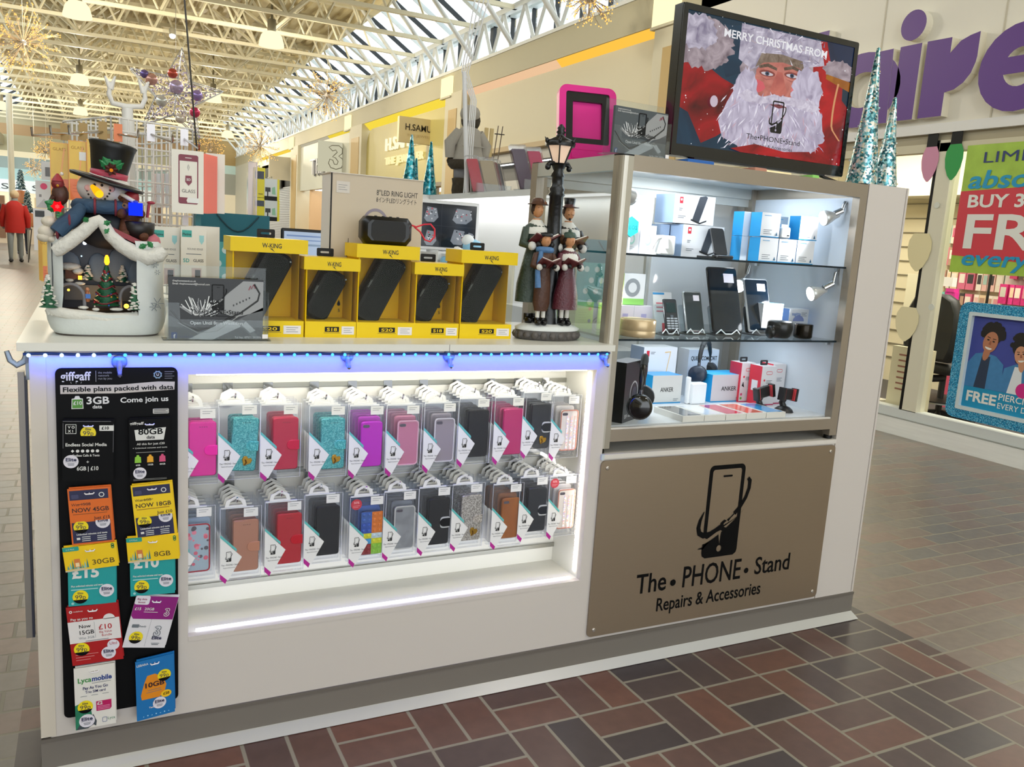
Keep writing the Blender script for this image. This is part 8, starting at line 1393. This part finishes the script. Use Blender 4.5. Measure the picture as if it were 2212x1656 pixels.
def d_plat(q, w, h, k=1):
    q.rect(w*.04, h*.82, w*.42, h*.94, .0005, M('#3aa8a0', .5)); q.text('Platina', .009, w*.06, h*.85, .0008, M('#1f4a46', .5), fit=w*.33, bold=.02); q.flat([(w*.72, h*.86), (w*.9, h*.86), (w*.9, h*.76), (w*.81, h*.7), (w*.72, h*.76)], .0005, M('#9ad0d4', .5)); q.text('ROUND EDGE', .007, w*.25, h*.6, .0005, M('#6a6a68', .5), fit=w*.6); q.text('5D', .014, w*.08, h*.38, .0005, M('#3aa8a0', .5), bold=.02, fit=w*.24); q.text('GLASS', .011, w*.48, h*.39, .0005, M('#3a3a38', .5), bold=.01, fit=w*.4); q.rect(w*.42, .0, w*.8, h*.28, .0005, M('#c9b0ac', .4)); q.rect(w*.55, .0, w*.76, h*.25, .0007, M('#2a2a2c', .3)); lines(q, w*.2, h*.52, 1, w*.6)
rpack('protector_pack', 'white round edge glass pack behind the snow roof, left of its twin', 330, 492, 388, 612, .50, o_w, d_plat, 2, .004, .03, 'white glass packs on the lower rack', 'white glass pack edge behind the left of the twin packs'); rpack('protector_pack', 'white round edge glass pack, right of its twin on the lower rack', 391, 492, 446, 612, .47, o_w, d_plat, 7, .0075, .02, 'white glass packs on the lower rack', 'white glass pack edge fanned out behind the right twin pack')
def d_mar(q, w, h):
    mr = M('#7a1a34', .4); q.ring(rrect(w*.62, h*.78, .005, 3, w*.52, h*.54), rrect(w*.55, h*.58, .001, 3, w*.52, h*.54), 0, .0006, mr); q.rect(w*.24, h*.84, w*.8, h*.92, .0007, mr); q.rect(w*.24, h*.16, w*.5, h*.25, .0007, mr); q.flat([(w*.5, h*.16), (w*.5, h*.25), (w*.46, h*.205)], .0009, o_w); q.rect(w*.42, h*.875, w*.62, h*.885, .0009, cardw); q.flat([(w*.43, h*.6), (w*.62, h*.6), (w*.63, h*.5), (w*.53, h*.44), (w*.42, h*.5)], .0007, mr); q.text('5D', .009, w*.525, h*.52, .001, cardw, al='CENTER', bold=.02); q.text('GLASS', .013, w*.525, h*.33, .0007, M('#6a6460', .5), al='CENTER', fit=w*.42); q.tube([(w*.52, h*.68, .0006), (w*.49, h*.73, .0006), (w*.52, h*.78, .0006), (w*.55, h*.73, .0006)], .0004, gtx, 4, True); q.rect(w*.5, h*.17, w*.85, h*.25, .0008, cardw)
rpack('protector_pack', 'cream glass pack with maroon phone outline at the right of the rack', 371, 328, 440, 458, .54, o_w, d_mar, 0, 0, 0, 'cream and orange packs', ''); rpack('protector_pack', 'first of the orange edged packs fanned behind the maroon phone pack', 400, 332, 446, 458, .556, osp, lambda q, w, h: None, 7, .0062, .016, 'cream and orange packs', 'orange edged pack fanned out behind the maroon phone pack', osp)
rpack('protector_pack', 'last cream pack behind the orange edged ones', 444, 334, 486, 459, .70, o_w, lambda q, w, h: None, 0, 0, 0, 'cream and orange packs', '')
rpack('protector_pack', 'white pack with pink round sticker hanging left of the snowman', 78, 392, 112, 448, .82, M('#d9d8d8', .4), lambda q, w, h: (q.flat(ell(.009, .009, 14, w*.5, h*.8), .0006, M('#d83a6a', .4)), q.flat([(0, 0), (w, 0), (w*.5, h*.35)], .0006, M('#b9b6b8', .4)), q.rect(w*.2, h*.4, w*.35, h*.5, .0006, M('#8a8888', .4))), 1, .004, .02, 'packs at the far left of the rack', 'white pack edge behind the pink sticker pack'); rpack('protector_pack', 'small yellow and orange pack low behind the mitten', 92, 515, 112, 608, .66, M('#e0b040', .4), d_or, 2, -.005, .02, 'packs at the far left of the rack', 'yellow pack edge low behind the mitten')
rpack('protector_pack', 'white pack with grey window high at the left of the rack', 90, 350, 112, 388, .88, M('#d5d5d6', .4), lambda q, w, h: q.rect(w*.35, h*.2, w*.8, h*.7, .0006, M('#6a6a6c', .4)), 0, 0, 0, 'packs at the far left of the rack', ''); rpack('protector_pack', 'white pack hanging between the mitten and the red flower', 74, 452, 112, 540, .80, M('#dddbdc', .4), lambda q, w, h: q.rect(w*.1, h*.8, w*.6, h*.95, .0006, M('#2a2a2c', .4)), 1, .004, .02, 'packs at the far left of the rack', 'white pack edge behind the one by the mitten')
for k in range(5): rpack('protector_pack', f'pale pink sleeve pack, {["first", "second", "third", "fourth", "last"][k]} of five seen through the wire grid', 330+9*k, 375, 337+9*k, 448, .86, M(('#e8d4d0', '#dcdfe6')[k % 2], .4), lambda q, w, h: None, 0, 0, 0, 'pale sleeves inside the rack', '')
for px, c1, lb in ((401, '#eceaf0', 'white boxed handset hanging low on the rack'), (428, '#117078', 'teal packet hanging low on the rack')): rpack('protector_pack', lb, px-6, 466, px+6, 486, .66, M(c1, .4), lambda q, w, h: None, 0, 0, 0, 'small packets low on the rack', '')
# ================================================================ PEOPLE FAR DOWN THE MALL
def skin(name, nodes, edges, mat, parent):
    me = bpy.data.meshes.new(name); me.from_pydata([n[:3] for n in nodes], edges, []); o = bpy.data.objects.new(name, me); COL.objects.link(o); o.parent = parent; md = o.modifiers.new('skin', 'SKIN'); md.use_smooth_shade = True
    for i, n in enumerate(nodes): me.skin_vertices[0].data[i].radius = (n[3], n[3]); me.skin_vertices[0].data[i].use_root = i == 0
    sb_ = o.modifiers.new('sub', 'SUBSURF'); sb_.levels = sb_.render_levels = 1; me.materials.append(mat); return o
def person(lb, loc, rz, coat, trous, hair, stoop=.0, step=.12, cane=False, h=1.0):
    o = thing('person', lb, 'person', loc, rz); s = h
    nodes = [(0, 0, .95, .14), (0, -.02-stoop*.3, 1.18, .15), (0, -.03-stoop, 1.38, .13), (0, -.05-stoop*1.3, 1.5, .06), (0, -.07-stoop*1.5, 1.62, .095), (.09, 0, .88, .095), (.1, step, .5, .07), (.1, step*.8+.03, .09, .045), (.11, step*.8-.1, .04, .04), (-.09, 0, .88, .095), (-.1, -step*.7, .5, .07), (-.1, -step, .09, .045), (-.11, -step-.12, .04, .04),
             (.2, -.03-stoop, 1.36, .065), (.27, -.04-stoop*.6, 1.1, .052), (.26, -.12-stoop*.6, .88, .04), (.25, -.14-stoop*.6, .80, .035), (-.2, -.03-stoop, 1.36, .065), (-.28, -.02-stoop*.6, 1.1, .052), (-.26, -.1-stoop*.6, .88, .04), (-.25, -.12-stoop*.6, .80, .035)]
    nodes = [(a*s, b_*s, c_*s, r_*s) for a, b_, c_, r_ in nodes]
    skin('body', nodes, [(0, 1), (1, 2), (2, 3), (3, 4), (0, 5), (5, 6), (6, 7), (7, 8), (0, 9), (9, 10), (10, 11), (11, 12), (2, 13), (13, 14), (14, 15), (15, 16), (2, 17), (17, 18), (18, 19), (19, 20)], M(trous, .7), o)
    q = MB(False); q.lathe([(.215*s, .72*s), (.225*s, .9*s), (.2*s, 1.15*s), (.21*s, 1.34*s), (.15*s, 1.44*s), (.07*s, 1.5*s)], M(coat, .7, n=.1, ns=12), 18, Mx(((1, 0, 0, 0), (0, 1, -stoop*.7, stoop*.55), (0, 0, 1, 0), (0, 0, 0, 1))), sz=.72)
    for sx in (-1, 1): q.tube([(sx*.19*s, -.03-stoop, 1.38*s), (sx*.275*s, -.03-stoop*.6, 1.1*s), (sx*.265*s, -.11-stoop*.6, .87*s)], [.08*s, .075*s, .06*s], M(coat, .7, n=.1, ns=12), 9)
    q.build('coat', o); MB(False).ball((0, (-.05-stoop*1.5)*s, 1.65*s), (.105*s, .11*s, .115*s), M(hair, .8), 12).build('hair', o)
    for sx, yy in ((.105, step*.8-.06), (-.105, -step-.07)): MB(False).ball((sx*s, yy*s, .045*s), (.055*s, .13*s, .05*s), M('#17161a', .5), 10).build('shoe', o)
    if cane: MB(False).tube([(.27*s, -.14, .84*s), (.36*s, -.1, .0)], .012, M('#241c18', .5), 6).build('walking_stick', o)
f0 = un(35, 566, 'z', 0); person('person in a bright red jacket and grey trousers walking away with a stick', f0, 180, '#b01a12', '#7f8688', '#cdb694', .06, .12, True)
bpy.data.objects['walking_stick'].location = (-.62, 0, 0)
f0 = un(72, 536, 'z', 0); person('person in dark clothes beyond the red jacket, half hidden by the rack', (f0.x, 27, 0), 180, '#17181c', '#1d1e24', '#1a1716', 0, .1, h=1.0)
f0 = un(4, 540, 'z', 0); person('person with orange brown hair in dark clothes at the left edge', (f0.x, 26, 0), 180, '#1f1a1c', '#1b1a1e', '#a8682c', 0, .1, h=1.02)
o = thing('shopper_bust', 'brown haired person glimpsed inside the phone shop', 'person', (WX+.75, 20.9, 0), 90)
o.name = 'person'; skin('body', [(0, 0, .95, .16), (0, 0, 1.25, .18), (0, 0, 1.42, .15), (0, 0, 1.55, .06), (0, 0, 1.66, .1), (.1, 0, .85, .1), (.1, 0, .08, .06), (-.1, 0, .85, .1), (-.1, 0, .08, .06)], [(0, 1), (1, 2), (2, 3), (3, 4), (0, 5), (5, 6), (0, 7), (7, 8)], M('#1f3a40', .7), o); MB(False).ball((0, 0, 1.66), (.14, .14, .17), M('#5a3420', .7), 12).build('hair', o)
